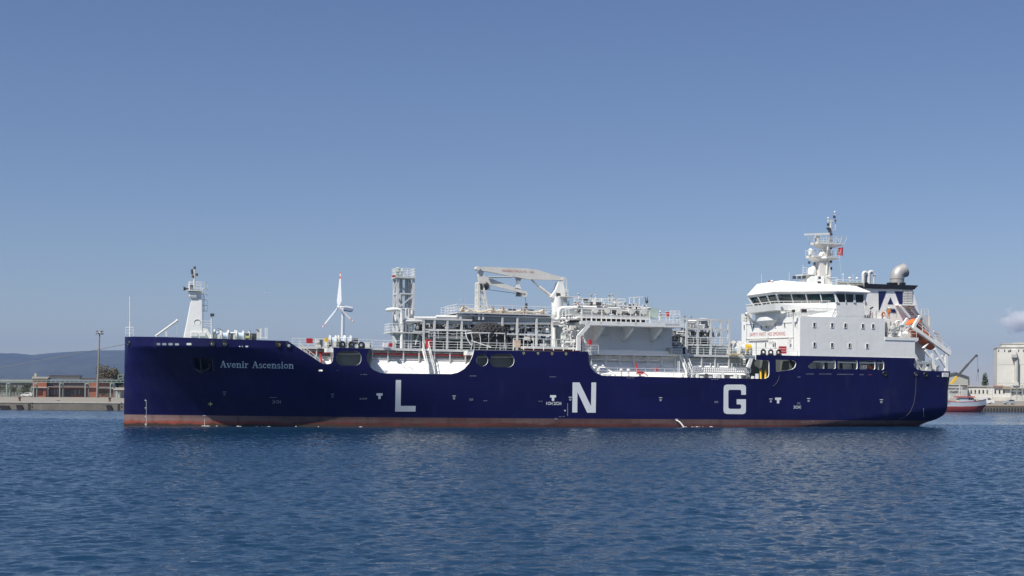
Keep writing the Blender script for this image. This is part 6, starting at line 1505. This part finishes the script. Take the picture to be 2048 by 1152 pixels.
wbox('wall',196,778,246,bot,YB+4,8,BRICKW,SB); wbox('roof',195,774.5,248,778,YB+3.4,9,RENDER,SB); wbox('window',203,780,210,790,YB+3.93,.05,GLASSD,SB)
# long grey warehouse at the left edge
YW = YB + 60
c = W(20,795,YW); WB = thing('grey_warehouse', 'long low grey warehouse with small dark windows behind the shrubs', 'building', (c.x, YW, QH)); turn(WB, 20)
wbox('wall',-60,763.5,64,797,YW,12,mat('grey_warehouse_wall',(.30,.29,.25),.9,var=.15),WB); wbox('roof',-61,759.3,64.5,763.5,YW-.5,13,RENDER,WB)
for x0 in (-22,5,22.5,31): wbox('window',x0,770.5,x0+4.2,775.5,YW-.04,.04,ROOFD,WB)
# teal pipe gantry along the quay
YG = YB - 16
c = W(120,795,YG); GA = thing('pipe_gantry', 'long pale teal steel pipe gantry running along the left quay', 'gantry', (c.x, YG, QH))
def gb(p, q, w, name, h=None): 
    o_ = GA.location; return MB().bar(Vector(p)-o_, Vector(q)-o_, w, h).build(name, TEAL, GA)
zg = [W(120,y,YG).z for y in (760,764.5)]
xa, xb = WX(-60,YG), WX(262,YG)
for k, y in enumerate((759.8,761.6,764.8)):
    a = W(-60,y-.2,YG); b_ = W(262,y+.2,YG); gb((xa,YG+.4*(k%2)*3,a.z),(xb,YG+.4*(k%2)*3,b_.z),.15,'gantry_pipe' if k else 'gantry_beam')
x = -56
while x < 262:
    a = W(x,759.9,YG); gb((a.x,YG,a.z),(a.x,YG,W(x,765,YG).z),.14,'gantry_web'); x += 9.3
for px in (-35,13.5,17.5,67.5,71.5,119.5,124,170.5,175,221,226): a = W(px,766,YG); gb((a.x,YG+(1.2 if px in (17.5,71.5,124,175,226) else 0),a.z),(a.x,YG+(1.2 if px in (17.5,71.5,124,175,226) else 0),QH),.30,'gantry_leg')
for px in (15.5,69.5,121.5,172.5,223.5): a = W(px,767,YG); gb((a.x-.5,YG+.6,a.z),(a.x+.5,YG+.6,a.z),.4,'gantry_head')
for p_, q_ in (((236.5,749.5),(236.5,760)),((246,749.5),(246,760)),((236,749.8),(250,749.8)),((236.5,757),(247,755))): a, b_ = W(*p_,YG), W(*q_,YG); gb(a, b_, .2, 'gantry_frame')
# low shelter at the bow
YS = YB - 30
c = W(238,797,YS); SH = thing('quay_shelter', 'low open shelter with pale roof beside the bow', 'shelter', (c.x, YS, QH))
wbox('roof',226.5,777.8,250,780,YS,4,RENDER,SH)
for px in (228,234,239): wbox('post',px,780,px+1,802,YS+.3,.25,TEAL,SH)
wbox('back_wall',231,782,250,796,YS+4,.2,GREYW,SH)
# floodlight mast
YM = YB - 24
c = W(194.3,795,YM); FLM = thing('floodlight_mast', 'tall grey floodlight mast with a ring of lamps at its head', 'light mast', (c.x, YM, QH))
hM = W(199.5,667.5,YM).z - QH; dx = W(199.3,667,YM).x - c.x
MB().tube([(0,0,0),(dx*.5,0,hM*.5),(dx,0,hM)], .42, 12, 0, .2).build('pole', mat('brown_grey_pole',(.24,.215,.19),.7), FLM)
MB().torus((dx,0,hM-.1),(0,0,1),.8,.07,16,5).torus((dx,0,hM+.7),(0,0,1),.8,.06,16,5).build('head_ring', GREYP, FLM)
for i in range(8):
    a = 2*math.pi*i/8; p_ = Vector((dx+.95*math.cos(a), .95*math.sin(a), hM+(.75 if i%2 else -.05))); MB().box(p_-Vector((.24,.2,.16)), p_+Vector((.24,.2,.16))).build('floodlight', DARKP, FLM)
MB().box((dx-.5,-.5,hM-.05),(dx+.5,.5,hM+.6)).build('head_cage', PIPEW, FLM)
# trees and shrubs: leaf clumps through an uneven crown
def tree(name, label, px, ytop, ybot, wpx, Y, leaf, n=700, trunk=True, group=None, seed=1, flat=1.0, zb=None):
    g_ = random.Random(seed); b = W(px, ybot, Y); z0 = QH if zb is None else zb; top = W(px, ytop, Y).z
    root = thing(name, label, 'tree' if trunk else 'shrub', (b.x, Y, z0), group); h = top - z0; w_ = wpx*Y/F_PX/2; mb = MB()
    lob = [(g_.uniform(-.6,.6)*w_, g_.uniform(-.6,.6)*w_, h*g_.uniform(.45 if trunk else .25,.8), g_.uniform(.3,.62)) for _ in range(9)]
    for i in range(n):
        lx, ly, lz, lr = g_.choice(lob); d_ = Vector((g_.gauss(0,1), g_.gauss(0,1), g_.gauss(0,1))).normalized() * (g_.random()**.4)
        c_ = Vector((lx + d_.x*lr*w_, ly + d_.y*lr*w_, min(h*.99, max(h*.08, lz + d_.z*lr*h*.5*flat))))
        s_ = h*g_.uniform(.010,.030); u = Vector((g_.gauss(0,1),g_.gauss(0,1),g_.gauss(0,1))).normalized(); v_ = u.orthogonal().normalized()
        mb.add([c_-u*s_, c_+v_*s_*.7, c_+u*s_, c_-v_*s_*.7], [(0,1,2,3)])
    mb.build('crown' if trunk else 'foliage', leaf, root)
    if trunk:
        tk = MB(); tk.tube([(0,0,0),(.1,0,h*.3),(0,.1,h*.55)], h*.03, 8, 0, h*.015)
        for lx, ly, lz, lr in lob[:6]: tk.tube([(.05,0,h*.3),(lx*.5,ly*.5,lz*.8),(lx,ly,lz)], h*.012, 6, 0, h*.004)
        tk.build('trunk', BARK, root)
YT = YB + 30
tree('tree','broad brownish olive tree behind the floodlight mast',216,729,790,48,YT,LEAF2,3600,seed=4)
tree('tree','darker green tree partly hidden by the ship\'s bow',240,741,790,34,YT+6,LEAF3,2600,seed=9)
tree('shrub','tall dark green shrub against the grey warehouse beside the brick building',52,764,795,26,YB+12,LEAF1,2200,False,seed=5)
for i,(px,yt,w_) in enumerate(((4,768,34),(30,772,30),(18,778,26),(46,774,28))):
    tree('shrub',['dark green shrub at the left edge of the view','dark green shrub left of the white car','low dark green shrub between gantry legs','dark green shrub just behind the white car'][i],px,yt,796,w_,YB+8-i,LEAF1,2200,False,'shrubs in front of the grey warehouse',seed=20+i)
for i,(px,yt,w_) in enumerate(((206,785,16),(216,784,14),(236,768,22),(248,765,18))): tree('shrub',['small yellow-green bush at the foot of the annexe wall','small bush right of the annexe window','olive bush behind the quay shelter','olive bush hard against the ship\'s bow'][i],px,yt,796,w_,YB+(2 if i < 2 else 14),LEAF2 if i != 1 else LEAF3,1000,False,'bushes by the annexe',seed=40+i)
# fence behind the gantry at far left
c = W(30,795,YB-4); FEN = thing('wire_fence', 'dark wire fence in front of the shrubs on the left quay', 'fence', (c.x, YB-4, QH)); mb = MB()
for px in range(-40,66,6): s = WX(px,YB-4)-c.x; MB().bar((s,0,0),(s,0,1.5),.09).build('fence_post', GREYP, FEN)
for z in (.3,.7,1.1,1.5): mb.bar((WX(-40,YB-4)-c.x,0,z),(WX(64,YB-4)-c.x,0,z),.04)
mb.build('fence_wire', GREYP, FEN)
# cars
def car(label, px, ybot, Y, paint, L=4.3, face=1, van=False, ang=0, z0=None):
    b = W(px, ybot, Y); r_ = thing('parked_car' if not van else 'parked_van', label, 'car' if not van else 'van'); r_.matrix_world = Matrix.Translation((b.x, Y, QH)) @ Matrix.Rotation(ang, 4, 'Z')
    h = 1.5 if not van else 2.0; w_ = .85; f = face; k = L/4.3
    if van: pr = [(-2.1,.35),(-2.15,1.9),(-1.9,2.0),(.9,2.0),(1.5,1.25),(2.1,1.05),(2.15,.35)]; wn_ = [(.2,1.85),(.85,1.85),(1.3,1.3),(.2,1.3)]
    else: pr = [(-2.1,.35),(-2.15,.85),(-1.95,1.0),(-1.5,1.42),(-.2,1.5),(.35,1.42),(1.0,.98),(1.9,.85),(2.13,.6),(2.1,.35)]; wn_ = [(-1.4,1.02),(-1.15,1.36),(-.2,1.42),(.3,1.35),(.8,1.0)]
    mb = MB(); mb.prism([(f*x*k,-w_,z) for x,z in pr],(0,2*w_,0)); mb.build('body', paint, r_)
    for sd in (-1,1): mb = MB(); mb.prism([(f*x*k,sd*(w_+.01),z) for x,z in wn_],(0,.01,0)); mb.build('side_window', GLASSD, r_)
    for x in (-1.3,1.3):
        for sd in (-1,1): mb = MB(); mb.lathe((f*x*k,sd*(w_-.1),.32),(0,1,0),[(-.1,.32),(.12,.32)],14,0); mb.lathe((f*x*k,sd*(w_-.1)+(.13 if sd > 0 else -.13),.32),(0,1,0),[(-.01,.18),(.01,.18)],10,1); mb.build('wheel', [BLACK, PIPEW], r_)
    mb = MB(); mb.box((f*2.05*k,-.7,.55),(f*2.16*k,-.4,.7)); mb.box((f*2.05*k,.4,.55),(f*2.16*k,.7,.7)); mb.build('headlights', PIPEW, r_)
car('white car parked at the end of the brick building', 54, 795.5, YB-2, CARW, 3.9, -1)
# floats of the right shore
YR = G(1980,801.8,QH).y
c = W(1975,801,YR+14); LWB = thing('white_shed', 'long low white shed with a row of small dark windows', 'building', (c.x, YR+14, QH)); turn(LWB, 1975)
wbox('wall',1936,773.5,2021,803,YR+14,14,STUCCO,LWB); wbox('wall',2021.05,776,2060,803,YR+14.5,14,CREAMW,LWB); wbox('roof',1934,771.2,2022,773.5,YR+13.5,15,RENDER,LWB); wbox('roof',2005,775,2062,777.5,YR+12.8,2,mat('tan_pipe_roof',(.42,.34,.22),.8),LWB)
wbox('plinth',1936,793.5,2062,803,YR+13.7,.29,CREAMW,LWB)
for px in (1941,1949,1957,1965,1973,1989,1997.5,2006,2023,2039.5): wbox('window',px,779.8,px+3,787.2,YR+13.9,.09,GLASSD,LWB)
wbox('tiled_ridge',1987,771,2006,773.4,YR+13,1,mat('red_roof_tiles',(.40,.16,.10),.8),LWB)
c = W(1918,801,YR+10); GSH = thing('grey_shed', 'grey quayside shed partly hidden behind the fishing boat', 'building', (c.x, YR+10, QH)); turn(GSH, 1918)
wbox('wall',1885,769.5,1935,803,YR+10,14,GREYW,GSH); wbox('roof_band',1884,768.2,1936,770,YR+9.6,15,RENDER,GSH); wbox('dark_band',1885,776,1921,778.5,YR+9.9,.09,ROOFD,GSH); wbox('dark_band',1900,782,1921,786,YR+9.9,.09,ROOFD,GSH); wbox('window',1925,772.5,1934,778.5,YR+9.9,.09,ROOFD,GSH)
# gabled shed further back
YD = YR + 90
c = W(1912,770,YD); GB = thing('gabled_shed', 'pale gabled storage shed behind the mobile crane', 'building', (c.x, YD, QH)); mb = MB()
poly = [W(x,y,YD) for x,y in ((1880,752),(1911,745.5),(1936,754),(1936,800),(1880,800))]; mb.prism([Vector(v)-GB.location for v in poly],(10.5,30,0)); mb.build('wall', mat('pale_green_grey_sheeting',(.42,.43,.39),.8,var=.1), GB)
mb = MB(); mb.bar(W(1878,752.5,YD-.5)-GB.location, W(1911,745,YD-.5)-GB.location, .5, .4); mb.bar(W(1911,745,YD-.5)-GB.location, W(1938,754.2,YD-.5)-GB.location, .5, .4); mb.build('roof_edge', ROOFD, GB)
# silo
YSI = YR + 70
c = W(2030,800,YSI); SI = thing('grain_silo', 'tall white grain silo block with a dark seam and a small roof house', 'silo', (c.x, YSI, QH)); turn(SI, 2030)
wbox('wall',1994.5,695,2075,803,YSI,30,STUCCO,SI); wbox('roof_edge',1993.8,693.6,2076,695,YSI-.3,31,RENDER,SI); wbox('seam',1994.5,728.8,2075,729.4,YSI-.06,.05,GREYP,SI); wbox('seam',1994.5,766,2075,766.6,YSI-.06,.05,GREYP,SI)
wbox('roof_house',2004,688,2075,693.5,YSI+3,14,STUCCO,SI); wbox('roof_house_eave',2003.5,687,2076,688,YSI+2.7,15,RENDER,SI); wbox('roof_house',2026,685.5,2075,686.9,YSI+5,8,CREAMW,SI)
for px in (1997,2009,2021,2037,2046.5): wbox('window',px-.6,699,px+1.2,704,YSI-.05,.04,GLASSD,SI)
wbox('window',2016,700.5,2020,704.5,YSI-.05,.04,ROOFD,SI)
wbox('outside_lift',2024.5,700,2033,709,YSI-3,2.9,STUCCO,SI); wbox('lift_platform',2024,709.2,2034,715,YSI-3.2,3.1,GREYP,SI); wbox('lift_shaft',2029.5,715.2,2034,800,YSI-2,1.8,CREAMW,SI); wbox('ladder_cage',2033,715.5,2035.2,799,YSI-2.4,.35,GREYP,SI); wbox('lower_platform',2026,764.5,2037,772,YSI-3,2.9,STUCCO,SI)
for px in (2035.5,2008.5): wbox('vent_pipe',px,683,px+.9,693.4,YSI+1,.5,GREYP,SI)
# blue-grey conveyor frame
c = W(2035,795,YR+6); CV = thing('conveyor_frame', 'open steel conveyor frame in front of the silo', 'frame', (c.x, YR+6, QH)); o_ = CV.location
for a, b_ in (((2022,771),(2022,800)),((2033.5,771),(2033.5,800)),((2044.5,771),(2044.5,800)),((2022,771.5),(2060,771.5)),((2024,782),(2046,782)),((2022,776),(2060,776)),((2033,782),(2033,771))): MB().bar(W(*a,YR+6)-o_, W(*b_,YR+6)-o_, .28).build('frame_bar', GREYP, CV)
c = W(1980,795,YR+8); PY = thing('lattice_pylon', 'thin grey lattice pylon against the white shed', 'pylon', (c.x, YR+8, QH)); o_ = PY.location
for a, b_ in (((1974.5,797),(1974.5,765)),((1985,797),(1985,772)),((1974.5,775),(1985,775)),((1974.5,782),(1985,782)),((1974.5,789),(1985,789)),((1974.5,782),(1985,775))): MB().bar(W(*a,YR+8)-o_, W(*b_,YR+8)-o_, .12).build('lattice_bar', GREYP, PY)
# mobile crane
YC = YR + 40
c = W(1906,768,YC); MC = thing('mobile_crane', 'mobile crane with a long dark telescopic boom and yellow base section', 'crane', (c.x, YC, QH)); o_ = MC.location
MB().bar(W(1902,769,YC)-o_, W(1914,753.5,YC)-o_, 1.3, 1.1).build('boom_base', YELLOW, MC)
MB().bar(W(1913,754.8,YC)-o_, W(1936,728.5,YC)-o_, 1.0, .9).build('boom_section', mat('dark_boom_steel',(.09,.085,.08),.6), MC)
MB().bar(W(1935,729.7,YC)-o_, W(1952.5,710.8,YC)-o_, .75, .7).build('boom_section', bpy.data.materials['dark_boom_steel'], MC)
mb = MB(); mb.bar(W(1951,710,YC)-o_, W(1955,712.5,YC)-o_, .9, .8); mb.build('boom_head', DARKP, MC)
mb = MB(); mb.bar(W(1954.2,712,YC)-o_, W(1956.2,741,YC)-o_, .1); mb.bar(W(1956.2,742,YC)-o_, W(1951.5,763,YC)-o_, .08); mb.bar(W(1956.2,742,YC)-o_, W(1957.5,763,YC)-o_, .08); mb.build('hoist_rope', DARKP, MC)
mb = MB(); mb.bar(W(1956.3,738,YC)-o_, W(1956.3,744,YC)-o_, .5); mb.build('hook_block', DARKP, MC)
mb = MB(); p_ = W(1905,775,YC)-o_; mb.box((p_.x-1.5,-1.2,1.6),(p_.x+2.5,1.2,3.4)); mb.build('crane_cab', YELLOW, MC)
mb = MB(); mb.box((p_.x-5,-1.25,.7),(p_.x+6,1.25,1.59)); mb.build('carrier', YELLOW, MC)
for i in range(4): mb = MB(); mb.lathe((p_.x-4+i*2.8,-1.3,.6),(0,1,0),[(0,.6),(.4,.6)],14); mb.build('wheel', BLACK, MC)
tree('tree','slim green poplar standing behind the white shed',1970,744.5,790,13,YR+60,LEAF3,2200,seed=13)
mb = MB(); q = [W(1905,766,YC-5), W(1940,768.5,YC-5), W(1965,770,YC-5)]; mb.tube(q,.06,5); o = mb.build('overhead_cable', GREYP, None, q[0]); o.location = q[0]; tag(o,'thin overhead cable above the sheds','cable')
car('white van parked on the right quay behind the fishing boat', 1972, 808, QR+36, CARW, 4.6, 1, True)
car('silver car parked on the right quay edge', 2019, 809, QR+24, CARS, 3.4, -1)
# quay face piles on the right
for i, px in enumerate(range(1964, 2062, 6)): s = WX(px, QR); MB().box((s-.22,QR-.25,-1),(s+.22,QR-.081,1.1)).build('fender_pile', ASPH, QRO)
wbq = W(1963,809.5,QR); MB().box((wbq.x,QR-.12,QH-.35),(WX(2062,QR),QR-.081,QH-.05)).build('rust_band', mat('rusty_quay_edge',(.30,.22,.14),.85,var=.3), QRO)

# fishing boat
YF = QR - 8
c = W(1930,823,YF); FBT = thing('fishing_boat', 'red and white fishing boat moored at the right-hand quay', 'boat', (c.x, YF, 0)); kf = YF/F_PX
BR_ = mat('red_boat_bottom', (.33,.05,.04), .6, var=.2, streak=.2); BW_ = mat('pale_blue_white_boat_side', (.42,.48,.53), .6, var=.1, streak=.2)
def fx(px): return (px-1930)*kf*1.0
secs = []
def fsec(px, hw_, zt_2, zr_): x_ = fx(px); return [(x_,-hw_*.6,-.5),(x_,-hw_*.92,.25),(x_,-hw_*.98,zr_),(x_,-hw_,zt_2),(x_,hw_,zt_2),(x_,hw_*.98,zr_),(x_,hw_*.92,.25),(x_,hw_*.6,-.5)]
rings = [fsec(1876,1.6,2.9,1.5), fsec(1890,2.1,2.9,1.5), fsec(1920,2.2,2.8,1.5), fsec(1945,1.9,3.0,1.6), fsec(1958,1.2,3.25,1.75), fsec(1966,.55,3.45,1.9), fsec(1972.5,.05,3.65,2.1)]
def shear(r_, k): return [(x_ - (.0 if i not in (0,7,1,6) else k*(1.0 if i in (0,7) else .7)), y_, z_) for i,(x_,y_,z_) in enumerate(r_)]
rings = [shear(r_, k) for r_, k in zip(rings, (0,0,0,.3,.8,1.3,1.9))]
lowr = [[r_[i] for i in (2,1,0,7,6,5)] for r_ in rings]; upr1 = [[r_[3],r_[2]] for r_ in rings]; upr2 = [[r_[5],r_[4]] for r_ in rings]
mb = MB(); mb.loft(lowr, 0, False, True); mb.build('hull_bottom', BR_, FBT)
mb = MB(); mb.loft(upr1, 0, False, True); mb.loft(upr2, 0, False, True); mb.loft([[Vector(r_[3])-Vector((0,0,.3)), Vector(r_[4])-Vector((0,0,.3))] for r_ in rings], 0, False); mb.build('hull_side', BW_, FBT)
mb = MB(); mb.loft([[Vector(r_[3])+Vector((0,-.04,-.12)), Vector(r_[3])+Vector((0,-.04,.03))] for r_ in rings],0,False); mb.build('gunwale', REDTXT, FBT)
def fb(name, x0, y0, x1, y1, hw_, m): a, b_ = W(x0,y0,YF), W(x1,y1,YF); return MB().box((a.x-c.x,-hw_,b_.z),(b_.x-c.x,hw_,a.z)).build(name, m, FBT)
fb('wheelhouse',1916,795,1944,806,1.4,BW_); fb('wheelhouse_roof',1912,792.3,1946,794.8,1.7,REDTXT); fb('window',1934,796,1937.5,800,1.42,GLASSD); fb('window',1938.3,796,1941,800,1.42,GLASSD); fb('window',1941.8,796,1944.2,799.5,1.42,GLASSD)
fb('deck_house',1905,800,1917,807,1.2,mat('cream_boat_house',(.62,.58,.48),.6)); fb('gear_pile',1945,798.5,1955,802,1.2,mat('pale_net_pile',(.5,.5,.38),.9,var=.3)); fb('gear_pile',1897,797,1908,803,1.3,mat('orange_white_gear',(.5,.42,.36),.8,var=.4))
mb = MB(); 
for a, b_, w_ in (((1919,806),(1919,769),.16),((1925,793),(1921,780),.1),((1913,793),(1919,780),.1),((1919,784),(1925,781),.1),((1899,805),(1899,788),.14),((1899,790),(1906,796),.1),((1919,771),(1968,793),.05),((1919,771),(1899,789),.05),((1946,803),(1946,797),.08),((1953,801),(1953,796),.08)): mb.bar(W(*a,YF)-Vector((c.x,YF,0)), W(*b_,YF)-Vector((c.x,YF,0)), w_)
mb.build('mast', CREAM, FBT)
mb = MB(); mb.tube([Vector(r_[3])+Vector((0,0,.5)) for r_ in rings[3:]], .04, 5); mb.build('bow_rail', WHITE, FBT)

# wind turbine far inland
YTU = 1560
TB = W(683.5,775,YTU); hub = W(678.5,615.5,YTU); 
WT = thing('wind_turbine', 'white three-bladed wind turbine with red blade tips standing far behind the ship', 'wind turbine', (TB.x, YTU, 1.0)); o_ = WT.location
TURW = mat('white_turbine_paint', (.72,.73,.74), .45, var=.03); TURR = mat('red_turbine_tip', (.62,.12,.08), .5, var=.05)
topz = W(685,617,YTU).z
MB().tube([(0,0,0),(0.4,0,(topz-1)*.5),(.8,0,topz-1)], 2.7, 18, 0, 1.55).build('tower', TURW, WT)
nd = Vector((math.cos(R(-28)), math.sin(R(-28)), 0))*-1            # direction the rotor faces: left and a little towards us
nd = Vector((-.79,-.61,.1)).normalized()
ctr = W(676.5,614.5,YTU) - o_ - nd*5.2
side_ = nd.cross(Vector((0,0,1))).normalized(); upv = side_.cross(nd)
def nac(d_, w_, h_): q = ctr + nd*d_; return [q+side_*w_*a_+upv*h_*b__ for a_, b__ in ((1,-.75),(1,.3),(.55,1),(-.55,1),(-1,.3),(-1,-.75),(-.7,-1),(.7,-1))]
mb = MB(); mb.loft([nac(-13,2.0,2.0), nac(-12,2.9,2.9), nac(-1,3.0,3.0), nac(3,2.2,2.2), nac(3.8,1.5,1.5)],0,True,False,True); mb.build('nacelle', TURW, WT)
hb_ = ctr + nd*5.2
mb = MB(); mb.lathe(ctr+nd*3.6, nd, [(0,1.5),(1,1.7),(2.2,1.4),(3.1,.7),(3.4,.1)], 16); mb.build('rotor_hub', TURW, WT)
a, b_ = W(680,543,YTU), W(678.5,615,YTU); Lb = 40
for k in range(3):
    th = R(4 + 120*k); dr = (upv*math.cos(th) + side_*math.sin(th)).normalized(); ch = dr.cross(nd).normalized()
    st_ = [(.02,.8,.8),(.06,.9,.7),(.18,1.9,.35),(.35,1.55,.24),(.6,1.05,.15),(.8,.75,.1),(.88,.6,.08),(.94,.55,.07),(1.0,.34,.05)]
    def ring(f, w_, t_): q = hb_ + dr*Lb*f; tw = R(28*(1-f)+8); e1 = ch*math.cos(tw)-nd*math.sin(tw); e2 = dr.cross(e1); return [q+e1*w_*2.0, q+e2*t_*1.2, q-e1*w_*1.2, q-e2*t_*1.2]
    rs = [ring(*s_) for s_ in st_]
    mb = MB(); mb.loft(rs[:6],0,True,True,True); bl = mb.build('blade', TURW, WT)
    mb = MB(); mb.loft(rs[5:7],0,True,True,False); mb.build('blade_tip', TURR, bl)
    mb = MB(); mb.loft(rs[6:8],0,True,True,False); mb.build('blade_band', TURW, bl); mb = MB(); mb.loft(rs[7:],0,True,True,True); mb.build('blade_tip', TURR, bl)
# a few gulls
GULL = mat('white_gull', (.7,.7,.7), .7)
for i,(px,y,Y) in enumerate(((533,587,260),(925,600,260),(933,690.5,0))):
    if not Y: continue
    c = W(px,y,Y); mb = MB(); s_ = .5
    mb.loft([[(-.28,0,0),(-.28,0.02,0),(-.28,0,.02)],[(-.12,-.06,-.05),(-.12,.06,-.05),(-.12,0,.06)],[(.12,-.06,-.05),(.12,.06,-.05),(.12,0,.06)],[(.25,0,0),(.25,.02,0),(.25,0,.02)]],0,True,True,True)
    for sd in (-1,1): mb.prism([(-.1,sd*.04,.03),(.1,sd*.04,.03),(.06,sd*.35,.16),(-.02,sd*.65,.06),(-.1,sd*.35,.14)],(0,0,.015))
    o = mb.build('seagull', GULL, None); o.matrix_world = Matrix.Translation(c) @ Matrix.Rotation(R(70), 4, 'Z'); tag(o, ['white seagull in the sky between the foremast and the wind turbine','white seagull in the sky left of the ship\'s deck crane'][i], 'bird', 'seagulls in flight')

# hills
def hill_mat():
    return mat('wooded_hillside', (.055,.064,.046), .95, var=.5, scale=.004)
HY = 7600
prof = [(-700,712),(-420,700),(-200,710),(-60,704),(0,706.3),(30,706.5),(63,710),(95,706.5),(130,704),(165,702),(205,700.6),(250,700.2),(330,699),(420,701),(480,708),(560,722),(640,740),(760,760),(900,778)]
xs = np.interp(np.linspace(0, 1, 220), np.linspace(0, 1, len(prof)), [p_[0] for p_ in prof]); ys = np.interp(xs, [p_[0] for p_ in prof], [p_[1] for p_ in prof])
hg = np.random.default_rng(5); rough = np.cumsum(hg.normal(0,1,220)); rough -= np.convolve(rough, np.ones(21)/21, 'same')
rows_ = []
for j, f in enumerate((0,.12,.25,.4,.55,.7,.85,1.0,1.15)):
    row = []
    for i,(x_,y_) in enumerate(zip(xs, ys)):
        t_ = W(x_, y_, HY); d_ = HY - 2600*(1-f)
        prof_h = (min(f,1)**.8) if f <= 1 else .7
        z_ = t_.z*prof_h + 9*math.sin(i*.31+j*2.3)*math.sin(i*.13+j*.7)*(1 if .1 < f < .95 else 0) + (rough[i]*.25 if f >= 1 else 0)
        row.append((t_.x*d_/HY, d_, z_))
    rows_.append(row)
mb = MB(); mb.loft(rows_, 0, False, True); tag(mb.build('hills', hill_mat(), None), 'long low wooded hills on the far horizon', None, None, 'structure')

# haze: pale even air round everything, sky outside it
hm = bpy.data.materials.new('pale_air'); hm.use_nodes = True; n, l = hm.node_tree.nodes, hm.node_tree.links
n.remove(n['Principled BSDF']); pv = n.new('ShaderNodeVolumePrincipled'); pv.inputs['Color'].default_value = (.20,.345,.70,1); pv.inputs['Density'].default_value = HAZE; pv.inputs['Anisotropy'].default_value = .0
l.new(pv.outputs[0], n['Material Output'].inputs['Volume'])
mb = MB(); mb.box((-6500,-200,-4.5),(6500,8900,300)); tag(mb.build('haze', hm, None), 'thin blue air between the quay and the hills', None, None, 'stuff')
# one small fair-weather cloud low in the sky at the right
def cloud():
    Yc = 10500; c = W(2042, 640, Yc); hx, hz = 58*Yc/F_PX, 30*Yc/F_PX
    m = bpy.data.materials.new('cloud_vapour'); m.use_nodes = True; n, l = m.node_tree.nodes, m.node_tree.links; n.remove(n['Principled BSDF'])
    tc = n.new('ShaderNodeTexCoord'); nz = n.new('ShaderNodeTexNoise'); nz.inputs['Scale'].default_value = .011; nz.inputs['Detail'].default_value = 6; nz.inputs['Roughness'].default_value = .6
    mp = n.new('ShaderNodeMapping'); mp.inputs['Scale'].default_value = (.8,1,1.5); l.new(tc.outputs['Object'], mp.inputs[0]); l.new(mp.outputs[0], nz.inputs['Vector'])
    sc_ = n.new('ShaderNodeVectorMath'); sc_.operation = 'DIVIDE'; sc_.inputs[1].default_value = (hx, 160, hz); l.new(tc.outputs['Object'], sc_.inputs[0])
    ln = n.new('ShaderNodeVectorMath'); ln.operation = 'LENGTH'; l.new(sc_.outputs[0], ln.inputs[0])
    a = n.new('ShaderNodeMath'); a.operation = 'MULTIPLY_ADD'; l.new(ln.outputs['Value'], a.inputs[0]); a.inputs[1].default_value = -.42; l.new(nz.outputs['Fac'], a.inputs[2])
    r = n.new('ShaderNodeMapRange'); r.inputs[1].default_value = .18; r.inputs[2].default_value = .46; r.inputs[3].default_value = 0; r.inputs[4].default_value = .022; l.new(a.outputs[0], r.inputs[0])
    pv = n.new('ShaderNodeVolumePrincipled'); pv.inputs['Color'].default_value = (1,1,1,1); pv.inputs['Anisotropy'].default_value = 0; l.new(r.outputs[0], pv.inputs['Density'])
    l.new(pv.outputs[0], n['Material Output'].inputs['Volume'])
    mb = MB(); mb.box((-hx,-160,-hz),(hx,160,hz)); o = mb.build('cloud', m, None); o.location = c; tag(o, 'small pale cloud low in the sky above the grain silo', 'cloud')
cloud()
